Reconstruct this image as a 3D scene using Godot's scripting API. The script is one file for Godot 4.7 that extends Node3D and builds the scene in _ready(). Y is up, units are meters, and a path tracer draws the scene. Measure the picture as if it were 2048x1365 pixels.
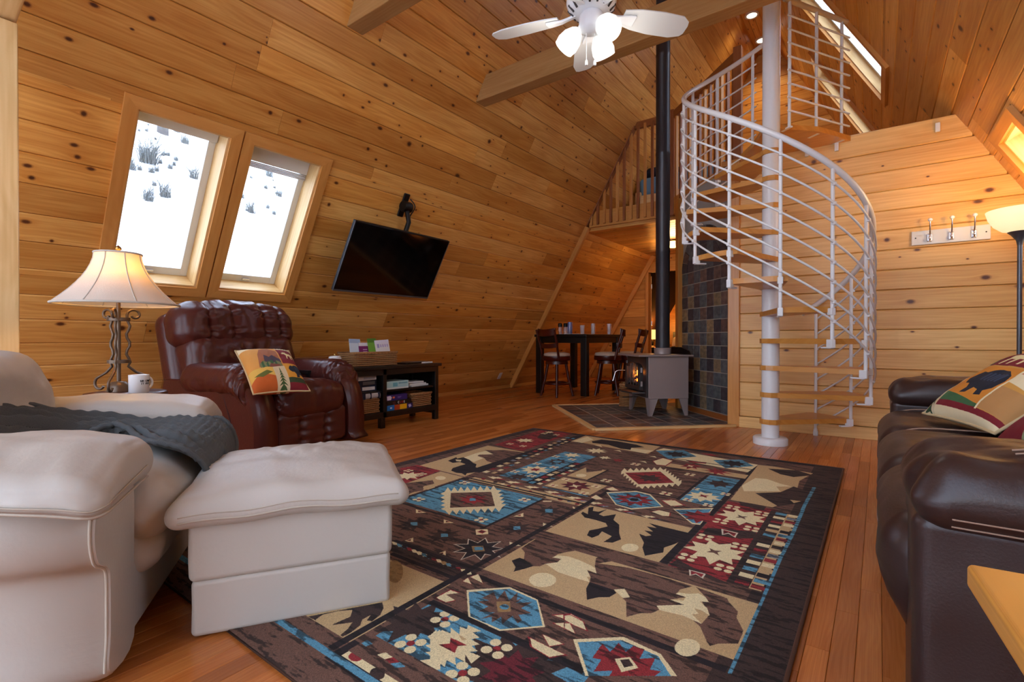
extends Node3D
# An A-frame cabin living room. Metres, y up; the house's long axis runs along -z (W() takes depth as a positive number).
const XL := -5.12      # foot of the left slope
const XR := 1.95       # foot of the right slope
const S60 := 0.8660254
const ZF := -1.6       # front gable, behind the camera
const ZB := 9.7        # back partition and loft gable
const CAM_H := 0.845
var M := {}
var used := {}
var rng := RandomNumberGenerator.new()

func _ready():
	rng.seed = 20240
	# ---- camera
	var cam := Camera3D.new()
	cam.name = "camera"
	add_child(cam)
	cam.position = Vector3(0, CAM_H, 0)
	cam.rotation = Vector3(deg_to_rad(-0.318), atan(734.0 / 990.0), 0)
	cam.fov = rad_to_deg(2.0 * atan(682.5 / 990.0))
	cam.near = 0.05
	cam.far = 300.0
	cam.current = true
	# ---- sky: a bright overcast winter day
	var env := Environment.new()
	env.background_mode = Environment.BG_SKY
	var skm := ProceduralSkyMaterial.new()
	skm.sky_top_color = Color(0.80, 0.88, 1.0)
	skm.sky_horizon_color = Color(0.95, 0.97, 1.0)
	skm.ground_bottom_color = Color(0.80, 0.82, 0.86)
	skm.ground_horizon_color = Color(0.92, 0.94, 0.97)
	skm.sky_energy_multiplier = 1.45
	skm.ground_energy_multiplier = 1.45
	var sky := Sky.new()
	sky.sky_material = skm
	env.sky = sky
	env.ambient_light_source = Environment.AMBIENT_SOURCE_DISABLED
	env.tonemap_mode = Environment.TONE_MAPPER_LINEAR
	env.tonemap_exposure = 3.1
	env.sdfgi_enabled = true
	env.ssao_enabled = true
	env.ssil_enabled = true
	var we := WorldEnvironment.new()
	we.name = "world"
	we.environment = env
	add_child(we)
	materials()
	shell()
	outside()
	loft()
	staircase()
	hearth_and_stove()
	rug()
	cream_chair()
	recliner()
	sofa()
	media_corner()
	lamps_and_table()
	dining()
	ceiling_fan()
	small_things()

# ================================================================ helpers
func W(x, y, z) -> Vector3:
	return Vector3(x, y, -z)

func numbered(n: String) -> String:
	if not used.has(n):
		used[n] = 0
		return n
	used[n] += 1
	return "%s_%03d" % [n, used[n]]

func thing(called: String, label: String, category: String, at := Vector3.ZERO, turn := 0.0, group := "") -> Node3D:
	var o := Node3D.new()
	o.name = numbered(called)
	add_child(o)
	o.position = at
	o.rotation.y = turn
	tag(o, label, category, group)
	return o

func tag(o: Node, label: String, category: String, group := ""):
	o.set_meta("label", label)
	o.set_meta("category", category)
	if group:
		o.set_meta("group", group)
	return o

func struct_node(called: String) -> Node3D:
	var o := Node3D.new()
	o.name = numbered(called)
	add_child(o)
	o.set_meta("kind", "structure")
	return o

func put(called: String, mesh: Mesh, m: Material, parent: Node = null, xf := Transform3D.IDENTITY) -> MeshInstance3D:
	var o := MeshInstance3D.new()
	o.mesh = mesh
	o.material_override = m
	if parent == null:
		o.name = numbered(called)
		add_child(o)
	else:
		o.name = called
		parent.add_child(o, true)
	o.transform = xf
	return o

class MB:
	var v := PackedVector3Array()
	var n := PackedVector3Array()
	var t := PackedVector2Array()
	var i := PackedInt32Array()
	func vert(p: Vector3, nn: Vector3, uv := Vector2.ZERO) -> int:
		v.append(p)
		n.append(nn)
		t.append(uv)
		return v.size() - 1
	func tri(a: int, b: int, c: int):
		# clockwise seen from the side the normals point to
		var g := (v[b] - v[a]).cross(v[c] - v[a])
		if g.dot(n[a] + n[b] + n[c]) > 0.0:
			i.append(a)
			i.append(c)
			i.append(b)
		else:
			i.append(a)
			i.append(b)
			i.append(c)
	func quad(a: Vector3, b: Vector3, c: Vector3, d: Vector3, nn: Vector3, uv = null):
		var k := v.size()
		var u: Array = uv if uv != null else [Vector2(0, 0), Vector2(1, 0), Vector2(1, 1), Vector2(0, 1)]
		vert(a, nn, u[0])
		vert(b, nn, u[1])
		vert(c, nn, u[2])
		vert(d, nn, u[3])
		tri(k, k + 1, k + 2)
		tri(k, k + 2, k + 3)
	func mesh() -> ArrayMesh:
		var a := []
		a.resize(Mesh.ARRAY_MAX)
		a[Mesh.ARRAY_VERTEX] = v
		a[Mesh.ARRAY_NORMAL] = n
		a[Mesh.ARRAY_TEX_UV] = t
		a[Mesh.ARRAY_INDEX] = i
		var m := ArrayMesh.new()
		m.add_surface_from_arrays(Mesh.PRIMITIVE_TRIANGLES, a)
		return m

# a rounded box centred on the origin of xf; fn bends it; flat = subdivisions of the flat parts
func rbox(b: MB, size: Vector3, r: float, k := 2, flat := Vector3i(1, 1, 1), fn = null, xf := Transform3D.IDENTITY, wood := -1, uvo := Vector2.ZERO):
	var h := size * 0.5
	r = minf(r, minf(h.x, minf(h.y, h.z)) * 0.999)
	var ax := []
	for a in 3:
		var s := PackedFloat32Array()
		var inn: float = h[a] - r
		for j in k:
			s.append(-inn - r * tan(PI / 4.0 * (1.0 - float(j) / k)))
		for j in flat[a] + 1:
			s.append(lerpf(-inn, inn, float(j) / flat[a]))
		for j in k:
			s.append(inn + r * tan(PI / 4.0 * float(j + 1) / k))
		ax.append(s)
	for f in 6:
		var c := f / 2
		var a := (c + 1) % 3
		var d := (c + 2) % 3
		var sg := -1.0 if f % 2 else 1.0
		var sa: PackedFloat32Array = ax[a]
		var sd: PackedFloat32Array = ax[d]
		var base := b.v.size()
		for y in sd.size():
			for x in sa.size():
				var p := Vector3.ZERO
				p[a] = sa[x]
				p[d] = sd[y]
				p[c] = sg * h[c]
				var q := Vector3(clampf(p.x, -h.x + r, h.x - r), clampf(p.y, -h.y + r, h.y - r), clampf(p.z, -h.z + r, h.z - r))
				var nn := (p - q).normalized()
				var pos := q + nn * r
				var uv := Vector2(pos.x / size.x + 0.5, 0.5 - pos.y / size.y)
				if wood >= 0:
					var o2 := a if a != wood else d
					if c == wood:
						uv = uvo + Vector2(pos[a] / 2.96, pos[d] / 1.48)
					else:
						uv = uvo + Vector2(pos[wood] / 2.96, pos[o2] / 1.48)
				if fn != null:
					var t1 := nn.cross(Vector3.UP if absf(nn.y) < 0.9 else Vector3.RIGHT).normalized()
					var t2 := nn.cross(t1)
					var e := 0.004
					var p0: Vector3 = fn.call(pos)
					var p1: Vector3 = fn.call(pos + t1 * e)
					var p2: Vector3 = fn.call(pos + t2 * e)
					var m := (p1 - p0).cross(p2 - p0)
					if m.length_squared() > 1e-16:
						m = m.normalized()
						nn = m if m.dot(nn) > -0.2 else -m
					pos = p0
				b.vert(xf * pos, (xf.basis * nn).normalized(), uv)
		var w := sa.size()
		for y in sd.size() - 1:
			for x in w - 1:
				var i0 := base + y * w + x
				b.tri(i0, i0 + 1, i0 + w + 1)
				b.tri(i0, i0 + w + 1, i0 + w)

func box(size: Vector3, r := 0.004, k := 1, xf := Transform3D.IDENTITY, wood := -1) -> ArrayMesh:
	var b := MB.new()
	rbox(b, size, r, k, Vector3i.ONE, null, xf, wood, rnd_uv())
	return b.mesh()

func rnd_uv() -> Vector2:
	return Vector2(rng.randf(), (rng.randi() % 8 + 0.5) / 8.0)

func soft(size: Vector3, r: float, k: int, flat: Vector3i, fn = null) -> ArrayMesh:
	var b := MB.new()
	rbox(b, size, r, k, flat, fn)
	return b.mesh()

func at(p: Vector3, rx := 0.0, ry := 0.0, rz := 0.0) -> Transform3D:
	return Transform3D(Basis.from_euler(Vector3(rx, ry, rz)), p)

# tube along points
func tube(b: MB, pts: Array, r, sides := 8, closed := false, caps := true, squash := 1.0):
	var n := pts.size()
	var base := b.v.size()
	var up := Vector3.UP
	var t0: Vector3 = (pts[1] - pts[0]).normalized()
	if absf(t0.dot(up)) > 0.9:
		up = Vector3.RIGHT
	var side := t0.cross(up).normalized()
	for j in n:
		var a: Vector3 = pts[(j - 1 + n) % n] if closed else pts[maxi(j - 1, 0)]
		var c: Vector3 = pts[(j + 1) % n] if closed else pts[mini(j + 1, n - 1)]
		var t := (c - a).normalized()
		side = (side - t * side.dot(t)).normalized()
		var oth := t.cross(side)
		var rr: float = r[j] if r is Array or r is PackedFloat32Array else r
		for s in sides + 1:
			var an := TAU * s / sides
			var d := side * cos(an) + oth * sin(an) * squash
			b.vert(pts[j] + d * rr, (side * cos(an) * squash + oth * sin(an)).normalized(), Vector2(float(s) / sides, float(j) / (n - 1)))
	var w := sides + 1
	for j in (n if closed else n - 1):
		var j2 := (j + 1) % n
		for s in sides:
			b.tri(base + j * w + s, base + j * w + s + 1, base + j2 * w + s + 1)
			b.tri(base + j * w + s, base + j2 * w + s + 1, base + j2 * w + s)
	if caps and not closed:
		for e in [0, n - 1]:
			var dir: Vector3 = (pts[0] - pts[1]).normalized() if e == 0 else (pts[n - 1] - pts[n - 2]).normalized()
			var cc := b.vert(pts[e], dir)
			var ring := []
			for s in sides:
				ring.append(b.vert(b.v[base + e * w + s], dir))
			for s in sides:
				b.tri(cc, ring[s], ring[(s + 1) % sides])

func tubes(pts: Array, r, sides := 8, closed := false, squash := 1.0) -> ArrayMesh:
	var b := MB.new()
	tube(b, pts, r, sides, closed, true, squash)
	return b.mesh()

# profile: Array of Vector2(radius, y), turned about y; two equal points in a row make a sharp edge
func lathe(b: MB, prof: Array, sides := 24, xf := Transform3D.IDENTITY, fn = null):
	var n := prof.size()
	for j in n - 1:
		var p: Vector2 = prof[j]
		var q: Vector2 = prof[j + 1]
		if p.is_equal_approx(q):
			continue
		var na := _pn(prof, j, j)
		var nb := _pn(prof, j + 1, j)
		var base := b.v.size()
		for s in sides + 1:
			var an := TAU * s / sides
			var c := Vector3(cos(an), 0, sin(an))
			var k := 1.0 if fn == null else float(fn.call(an))
			b.vert(xf * (c * p.x * k + Vector3(0, p.y, 0)), (xf.basis * (c * na.x + Vector3(0, na.y, 0))).normalized(), Vector2(float(s) / sides, float(j) / n))
			b.vert(xf * (c * q.x * k + Vector3(0, q.y, 0)), (xf.basis * (c * nb.x + Vector3(0, nb.y, 0))).normalized(), Vector2(float(s) / sides, float(j + 1) / n))
		for s in sides:
			var i0 := base + s * 2
			b.tri(i0, i0 + 1, i0 + 3)
			b.tri(i0, i0 + 3, i0 + 2)

func _pn(prof: Array, j: int, seg: int) -> Vector2:
	# smooth normal of the profile at j unless a doubled point or a sharp turn cuts it
	var d: Vector2 = prof[seg + 1] - prof[seg]
	var nn := Vector2(d.y, -d.x).normalized()
	var o := -1
	if j == seg and j > 0:
		o = j - 1
	elif j == seg + 1 and j + 1 < prof.size():
		o = j
	if o >= 0:
		var e: Vector2 = prof[o + 1] - prof[o]
		if e.length() > 1e-6:
			var m := Vector2(e.y, -e.x).normalized()
			if m.dot(nn) > 0.5:
				nn = (nn + m).normalized()
	return nn

func lathed(prof: Array, sides := 24, fn = null) -> ArrayMesh:
	var b := MB.new()
	lathe(b, prof, sides, Transform3D.IDENTITY, fn)
	return b.mesh()

# a flat outline (xy) pushed along z by depth, with side walls
func slab(b: MB, poly: PackedVector2Array, depth: float, xf := Transform3D.IDENTITY, uvs := 1.0):
	var idx := Geometry2D.triangulate_polygon(poly)
	for f in 2:
		var z := depth * 0.5 if f == 0 else -depth * 0.5
		var nn := Vector3(0, 0, 1 if f == 0 else -1)
		var base := b.v.size()
		for p in poly:
			b.vert(xf * Vector3(p.x, p.y, z), (xf.basis * nn).normalized(), p * uvs)
		for j in idx.size() / 3:
			b.tri(base + idx[j * 3], base + idx[j * 3 + 1], base + idx[j * 3 + 2])
	var area := 0.0
	for j in poly.size():
		area += poly[j].cross(poly[(j + 1) % poly.size()])
	for j in poly.size():
		var p := poly[j]
		var q := poly[(j + 1) % poly.size()]
		var d := (q - p).normalized()
		var nn := Vector3(d.y, -d.x, 0) * (1.0 if area > 0 else -1.0)
		b.quad(xf * Vector3(p.x, p.y, -depth / 2), xf * Vector3(q.x, q.y, -depth / 2), xf * Vector3(q.x, q.y, depth / 2), xf * Vector3(p.x, p.y, depth / 2), (xf.basis * nn).normalized(), [p * uvs, q * uvs, q * uvs + Vector2(0, depth * uvs), p * uvs + Vector2(0, depth * uvs)])

func slabbed(pts: Array, depth: float, uvs := 1.0) -> ArrayMesh:
	var b := MB.new()
	slab(b, PackedVector2Array(pts), depth, Transform3D.IDENTITY, uvs)
	return b.mesh()

# a copy of a thing with its parts, under a name and label of its own
func dup(o: Node3D, base_name: String, label: String, pos: Vector3, turn: float) -> Node3D:
	var c: Node3D = o.duplicate()
	c.name = numbered(base_name)
	add_child(c)
	c.position = pos
	c.rotation.y = turn
	c.set_meta("label", label)
	return c

func straight_between(a: Vector3, c: Vector3, w: float, h: float, called: String, m: Material, parent: Node, up := Vector3.UP) -> MeshInstance3D:
	# a squared bar from a to c
	var z := (c - a)
	var l := z.length()
	z = z / l
	var x := up.cross(z).normalized()
	var y := z.cross(x)
	return put(called, box(Vector3(w, h, l), minf(w, h) * 0.12, 1, Transform3D.IDENTITY, 2), m, parent, Transform3D(Basis(x, y, z), (a + c) / 2.0))

func omni(pos: Vector3, col: Color, e: float, size := 0.04) -> OmniLight3D:
	var l := OmniLight3D.new()
	l.position = pos
	l.light_color = col
	l.light_energy = e
	l.light_size = size
	l.omni_range = 30.0
	l.omni_attenuation = 2.0
	l.shadow_enabled = true
	add_child(l)
	return l

# ================================================================ materials
func std(name_: String, c: Color, rough := 0.6, metal := 0.0) -> StandardMaterial3D:
	var m := StandardMaterial3D.new()
	m.resource_name = name_
	m.albedo_color = c
	m.roughness = rough
	m.metallic = metal
	M[name_] = m
	return m

func glow(name_: String, c: Color, e: float) -> StandardMaterial3D:
	var m := std(name_, c, 0.5)
	m.emission_enabled = true
	m.emission = c
	m.emission_energy_multiplier = e
	return m

func noise_normal(freq: float, strength: float, size := 256, oct := 3, cell := false) -> NoiseTexture2D:
	var n := FastNoiseLite.new()
	n.seed = 7
	n.frequency = freq
	n.fractal_octaves = oct
	if cell:
		n.noise_type = FastNoiseLite.TYPE_CELLULAR
	var t := NoiseTexture2D.new()
	t.width = size
	t.height = size
	t.seamless = true
	t.as_normal_map = true
	t.bump_strength = strength
	t.noise = n
	return t

# boards of wood side by side in one picture: 8 rows, each its own board
func board_picture(w: int, h: int, rows: int, knots: int, light: Color, dark: Color, knot: Color, seed_: int, fine: float) -> ImageTexture:
	var r := RandomNumberGenerator.new()
	r.seed = seed_
	var n1 := FastNoiseLite.new()
	n1.seed = seed_
	n1.frequency = 1.0
	n1.fractal_octaves = 2
	var rh := h / rows
	var ringf := 30.0 / rh
	var data := PackedByteArray()
	data.resize(w * h * 3)
	for row in rows:
		var ks := []
		for k in knots:
			ks.append([r.randf() * w, (0.10 + r.randf() * 0.80) * rh, rh * (0.022 + r.randf() * r.randf() * 0.085), 0.9 + r.randf() * 1.1])
		var tone := r.randf_range(-0.16, 0.16)
		var heart := r.randf_range(-0.5, 1.5) * rh
		var wob := r.randf() * 100.0
		for y in rh:
			for x in w:
				var vy := float(y)
				var kd := 0.0
				var kh := 0.0
				for k in ks:
					var dx: float = absf(x - k[0])
					if dx > w / 2.0:
						dx = w - dx
					var rk: float = k[2]
					if dx > rk * 9.0:
						continue
					var dy: float = vy - k[1]
					var d := sqrt(dx * dx / (k[3] * k[3]) + dy * dy)
					if d < rk:
						kd = maxf(kd, 1.0 if d < rk * 0.7 else 0.75)
					elif d < rk * 1.7:
						kd = maxf(kd, 0.42 * (1.7 - d / rk) / 0.7)
					var fall := exp(-dx * dx / (rk * rk * 10.0)) * exp(-absf(dy) / (rk * 3.0))
					vy += (1.0 if dy > 0 else -1.0) * rk * -1.4 * fall
					kh = maxf(kh, 0.8 * exp(-dx * dx / (rk * rk * 26.0)) * exp(-dy * dy / (rk * rk * 2.6)))
				var xs := float(x) / w
				var a := TAU * xs
				var cx := cos(a)
				var sx := sin(a)
				var broad := n1.get_noise_3d(cx * 0.55 + row * 7.0, sx * 0.55, vy * 0.012 + wob)
				var streak := n1.get_noise_3d(cx * 0.8 + row * 13.0, sx * 0.8, vy * fine)
				var ring := sin((vy - heart) * ringf + broad * 11.0)
				var g := 0.42 + tone + 0.34 * broad + 0.30 * streak + 0.11 * ring * ring * signf(ring) + 0.05 * (r.randf() - 0.5) + 0.5 * kh
				g = clampf(g, 0.0, 1.0)
				var c := light.lerp(dark, g)
				if kd > 0.0:
					c = c.lerp(knot, kd)
				var o := ((row * rh + y) * w + x) * 3
				data[o] = int(c.r * 255.0)
				data[o + 1] = int(c.g * 255.0)
				data[o + 2] = int(c.b * 255.0)
	return ImageTexture.create_from_image(Image.create_from_data(w, h, false, Image.FORMAT_RGB8, data))

func leather(name_: String, c: Color, rough: float, grain := 0.5) -> StandardMaterial3D:
	var m := std(name_, c, rough)
	m.normal_enabled = true
	m.normal_texture = M_tex["leather"]
	m.normal_scale = grain
	m.uv1_triplanar = true
	m.uv1_scale = Vector3(5, 5, 5)
	return m

func cloth(name_: String, c: Color) -> StandardMaterial3D:
	var m := std(name_, c, 0.9)
	m.normal_enabled = true
	m.normal_texture = M_tex["cloth"]
	m.normal_scale = 0.5
	m.uv1_triplanar = true
	m.uv1_scale = Vector3(9, 9, 9)
	return m

var M_tex := {}

func wood(name_: String, tint: Color, rough := 0.42, tex := "pine") -> StandardMaterial3D:
	var m := std(name_, tint, rough)
	m.albedo_texture = M_tex[tex]
	return m

func materials():
	M_tex["pine"] = board_picture(2048, 1024, 8, 6, Color(0.94, 0.73, 0.42), Color(0.78, 0.51, 0.21), Color(0.33, 0.17, 0.08), 3, 0.10)
	M_tex["oak"] = board_picture(1024, 512, 8, 0, Color(0.86, 0.55, 0.28), Color(0.70, 0.40, 0.18), Color(0.2, 0.1, 0.05), 9, 0.35)
	M_tex["leather"] = noise_normal(0.02, 3.0, 512, 4)
	M_tex["cloth"] = noise_normal(0.12, 6.0, 256, 2)
	for k in 4:
		wood("pine%d" % k, [Color(1, 1, 1), Color(0.90, 0.86, 0.80), Color(1.0, 0.96, 0.88), Color(0.88, 0.82, 0.74)][k], 0.36)
		wood("oak%d" % k, [Color(1, 1, 1), Color(0.93, 0.90, 0.88), Color(1.0, 0.97, 0.94), Color(0.86, 0.82, 0.80)][k], 0.26, "oak")
	wood("pale_pine", Color(1.0, 1.0, 1.0), 0.5)
	var pale := board_picture(1024, 512, 8, 0, Color(0.93, 0.80, 0.58), Color(0.82, 0.65, 0.40), Color(0.5, 0.3, 0.15), 21, 0.16)
	M_tex["pale"] = pale
	M["pale_pine"].albedo_texture = pale
	wood("post_pine", Color(0.96, 0.84, 0.68), 0.45, "pale")
	M_tex["light_pine"] = board_picture(1536, 768, 8, 4, Color(0.96, 0.79, 0.50), Color(0.84, 0.61, 0.32), Color(0.36, 0.19, 0.10), 15, 0.10)
	wood("stair_pine", Color(1.0, 1.0, 1.0), 0.4, "light_pine")
	wood("stair_pine_dark", Color(0.94, 0.90, 0.84), 0.4, "light_pine")
	wood("tread_wood", Color(0.93, 0.78, 0.57), 0.3, "pale")
	wood("rail_brown", Color(0.66, 0.46, 0.33), 0.4, "pale")
	wood("beam_wood", Color(0.76, 0.67, 0.56), 0.75, "pale")
	wood("table_wood", Color(0.98, 0.84, 0.58), 0.3, "pale")
	wood("cherry", Color(0.30, 0.085, 0.05), 0.3, "pale")
	std("groove", Color(0.25, 0.13, 0.05), 0.8)
	std("white_metal", Color(0.90, 0.90, 0.90), 0.25)
	std("white_plastic", Color(0.86, 0.86, 0.85), 0.4)
	std("vinyl", Color(0.88, 0.88, 0.85), 0.35)
	std("black_metal", Color(0.03, 0.03, 0.035), 0.45, 0.3)
	std("stove_pipe", Color(0.22, 0.21, 0.225), 0.38, 0.4)
	std("stove_steel", Color(0.60, 0.55, 0.54), 0.45, 0.2)
	std("stove_dark", Color(0.24, 0.22, 0.22), 0.5, 0.3)
	std("chrome", Color(0.85, 0.85, 0.87), 0.12, 1.0)
	std("wrought", Color(0.42, 0.35, 0.29), 0.42, 0.6)
	std("grey_metal", Color(0.40, 0.41, 0.43), 0.35, 0.6)
	std("black_wood", Color(0.035, 0.028, 0.028), 0.35)
	std("screen", Color(0.008, 0.008, 0.010), 0.08)
	std("snow", Color(0.95, 0.96, 0.98), 0.8)
	std("twig", Color(0.36, 0.37, 0.36), 0.9)
	std("bark", Color(0.30, 0.28, 0.27), 0.9)
	std("grout", Color(0.66, 0.62, 0.56), 0.9)
	std("plaster", Color(0.62, 0.60, 0.57), 0.9)
	std("porcelain", Color(0.92, 0.92, 0.92), 0.15)
	std("dark_blue", Color(0.05, 0.06, 0.14), 0.8)
	std("sheet_blue", Color(0.40, 0.56, 0.66), 0.85)
	std("paper", Color(0.9, 0.9, 0.88), 0.6)
	std("stitch", Color(0.62, 0.50, 0.42), 0.8)
	std("cream_stitch", Color(0.74, 0.69, 0.62), 0.8)
	std("wine_stitch", Color(0.20, 0.07, 0.06), 0.6)
	leather("cream_leather", Color(0.765, 0.735, 0.69), 0.45, 0.35)
	leather("wine_leather", Color(0.31, 0.13, 0.11), 0.30, 0.5)
	leather("brown_leather", Color(0.20, 0.13, 0.115), 0.36, 0.45)
	M.brown_leather.uv1_scale = Vector3(13, 13, 13)
	cloth("seat_fabric", Color(0.78, 0.70, 0.62))
	cloth("plaid", Color(0.75, 0.76, 0.78))
	cloth("plaid_blue", Color(0.10, 0.12, 0.22))
	cloth("knit", Color(0.34, 0.355, 0.36))
	cloth("shade_cloth", Color(0.84, 0.81, 0.76))
	M["shade_cloth"].backlight_enabled = true
	M["shade_cloth"].backlight = Color(0.62, 0.52, 0.38)
	var g := std("glass", Color(0.92, 0.96, 0.96, 0.06), 0.02)
	g.transparency = BaseMaterial3D.TRANSPARENCY_ALPHA
	var dg := std("tumbler_glass", Color(0.85, 0.90, 0.96, 0.22), 0.03)
	dg.transparency = BaseMaterial3D.TRANSPARENCY_ALPHA
	var bg := std("blue_glass", Color(0.45, 0.55, 0.85, 0.45), 0.05)
	bg.transparency = BaseMaterial3D.TRANSPARENCY_ALPHA
	std("rail_cap", Color(0.80, 0.72, 0.62), 0.4)
	std("rug_binding", Color(0.36, 0.24, 0.18), 0.9)
	std("pillow_piping", Color(0.80, 0.70, 0.52), 0.85)
	std("brass", Color(0.72, 0.58, 0.34), 0.25, 1.0)
	std("shade_trim", Color(0.76, 0.72, 0.66), 0.85)
	std("game_red", Color(0.70, 0.08, 0.10), 0.5)
	glow("flame", Color(1.0, 0.42, 0.12), 3.0)
	glow("bulb_glow", Color(1.0, 0.80, 0.50), 4.0)
	glow("bowl_glow", Color(1.0, 0.90, 0.70), 0.30)
	glow("dome_glow", Color(1.0, 0.88, 0.62), 0.9)
	glow("shade_glow", Color(1.0, 0.78, 0.42), 0.7)
	glow("fan_glass", Color(0.97, 0.97, 0.95), 0.20)
	glow("fan_bulb", Color(1.0, 0.96, 0.9), 1.0)
	glow("can_glow", Color(1.0, 0.95, 0.85), 1.2)
	# slate, one tone for each kind of tile
	var sn := FastNoiseLite.new()
	sn.seed = 5
	sn.frequency = 0.012
	sn.fractal_octaves = 5
	var ramp := Gradient.new()
	ramp.set_color(0, Color(0.55, 0.55, 0.58))
	ramp.set_color(1, Color(1.0, 0.98, 0.95))
	var st := NoiseTexture2D.new()
	st.width = 512
	st.height = 512
	st.seamless = true
	st.noise = sn
	st.color_ramp = ramp
	var tones := [Color(0.44, 0.45, 0.46), Color(0.33, 0.30, 0.32), Color(0.47, 0.37, 0.34), Color(0.64, 0.55, 0.42), Color(0.44, 0.46, 0.46), Color(0.54, 0.43, 0.38), Color(0.74, 0.62, 0.46)]
	for k in tones.size():
		var sm := std("slate%d" % k, tones[k], 0.5)
		sm.albedo_texture = st
		sm.uv1_triplanar = true
		sm.uv1_world_triplanar = true
		sm.uv1_scale = Vector3(2.7, 2.7, 2.7)
		sm.normal_enabled = true
		sm.normal_texture = M_tex["leather"]
		sm.normal_scale = 0.7
	# dry seagrass: streaky straw tones
	var gn := FastNoiseLite.new()
	gn.seed = 11
	gn.frequency = 0.05
	var gr := Gradient.new()
	gr.set_color(0, Color(0.45, 0.29, 0.15))
	gr.set_color(1, Color(0.78, 0.58, 0.36))
	var gt := NoiseTexture2D.new()
	gt.width = 256
	gt.height = 256
	gt.seamless = true
	gt.noise = gn
	gt.color_ramp = gr
	var bm := std("wicker", Color(1, 1, 1), 0.75)
	bm.albedo_texture = gt
	bm.uv1_triplanar = true
	bm.uv1_scale = Vector3(6, 24, 6)

# ================================================================ the house
# a board with eased long edges lying in the plane (u, v), its face at height 0 along n
func plank(parent: Node, o: Vector3, u: Vector3, v: Vector3, n: Vector3, u0: float, u1: float, v0: float, v1: float, m: Material, called := "plank", ch := 0.006, th := 0.02, rows := 8, rh := 0.0):
	var b := MB.new()
	plank_into(b, o, u, v, n, u0, u1, v0, v1, ch, th, rows, rh)
	return put(called, b.mesh(), m, parent)

func plank_into(b: MB, o: Vector3, u: Vector3, v: Vector3, n: Vector3, u0: float, u1: float, v0: float, v1: float, ch: float, th: float, rows := 8, rh := 0.0, tl := 2.96):
	var g := 0.0006
	u0 += g
	u1 -= g
	var row := rng.randi() % rows
	var off := rng.randf()
	var wid := (v1 - v0) if rh == 0.0 else rh
	var f := func(a: float, c: float, d: float) -> Vector3: return o + u * a + v * c + n * d
	var uvf := func(a: float, c: float) -> Vector2: return Vector2(off + (a - u0) / tl, (row + 0.04 + 0.92 * clampf((c - v0) / wid, 0, 1)) / rows)
	var gp := minf(0.0013, ch * 0.3)
	var a0 := v0 + gp
	var a1 := v1 - gp
	b.quad(f.call(u0, a0 + ch, 0), f.call(u1, a0 + ch, 0), f.call(u1, a1 - ch, 0), f.call(u0, a1 - ch, 0), n, [uvf.call(u0, a0 + ch), uvf.call(u1, a0 + ch), uvf.call(u1, a1 - ch), uvf.call(u0, a1 - ch)])
	b.quad(f.call(u0, a0, -ch), f.call(u1, a0, -ch), f.call(u1, a0 + ch, 0), f.call(u0, a0 + ch, 0), (n - v).normalized(), [uvf.call(u0, a0), uvf.call(u1, a0), uvf.call(u1, a0 + ch), uvf.call(u0, a0 + ch)])
	b.quad(f.call(u0, a1, -ch), f.call(u1, a1, -ch), f.call(u1, a1 - ch, 0), f.call(u0, a1 - ch, 0), (n + v).normalized(), [uvf.call(u0, a1), uvf.call(u1, a1), uvf.call(u1, a1 - ch), uvf.call(u0, a1 - ch)])
	b.quad(f.call(u0, a0, -th), f.call(u1, a0, -th), f.call(u1, a0, -ch), f.call(u0, a0, -ch), -v, [uvf.call(u0, a0), uvf.call(u1, a0), uvf.call(u1, a0), uvf.call(u0, a0)])
	b.quad(f.call(u0, a1, -th), f.call(u1, a1, -th), f.call(u1, a1, -ch), f.call(u0, a1, -ch), v, [uvf.call(u0, a1), uvf.call(u1, a1), uvf.call(u1, a1), uvf.call(u0, a1)])
	for e in [[u0, -1.0], [u1, 1.0]]:
		b.quad(f.call(e[0], a0, -th), f.call(e[0], a1, -th), f.call(e[0], a1 - ch, 0), f.call(e[0], a0 + ch, 0), u * e[1], [uvf.call(u0, a0), uvf.call(u0, a1), uvf.call(u0, a1), uvf.call(u0, a0)])

# rows of boards over a rectangle with rectangular holes [u0, u1, v0, v1]; lim(v0, v1) gives the row's own ends
func board_field(parent: Node, o: Vector3, u: Vector3, v: Vector3, n: Vector3, ur: Vector2, seams: Array, holes: Array, mats: Array, avg: float, lim = null):
	for r in seams.size() - 1:
		var cuts := [seams[r], seams[r + 1]]
		for h in holes:
			for c in [h[2], h[3]]:
				if c > seams[r] + 0.01 and c < seams[r + 1] - 0.01:
					cuts.append(c)
		cuts.sort()
		for k in cuts.size() - 1:
			var v0: float = cuts[k]
			var v1: float = cuts[k + 1]
			var ends := ur
			if lim != null:
				ends = lim.call(v0, v1)
			var spans := [ends]
			for h in holes:
				if v0 >= h[3] - 0.01 or v1 <= h[2] + 0.01:
					continue
				var nxt := []
				for s in spans:
					if h[0] > s.x and h[0] < s.y:
						nxt.append(Vector2(s.x, h[0]))
					if h[1] < s.y and h[1] > s.x:
						nxt.append(Vector2(h[1], s.y))
					if h[1] <= s.x or h[0] >= s.y:
						nxt.append(s)
				spans = nxt
			for s in spans:
				var a: float = s.x
				while a < s.y - 0.01:
					var l := avg * rng.randf_range(0.45, 1.6)
					var e: float = a + l
					if s.y - e < 0.4:
						e = s.y
					plank(parent, o, u, v, n, a, e, v0, v1, mats[rng.randi() % mats.size()])
					a = e

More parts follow.
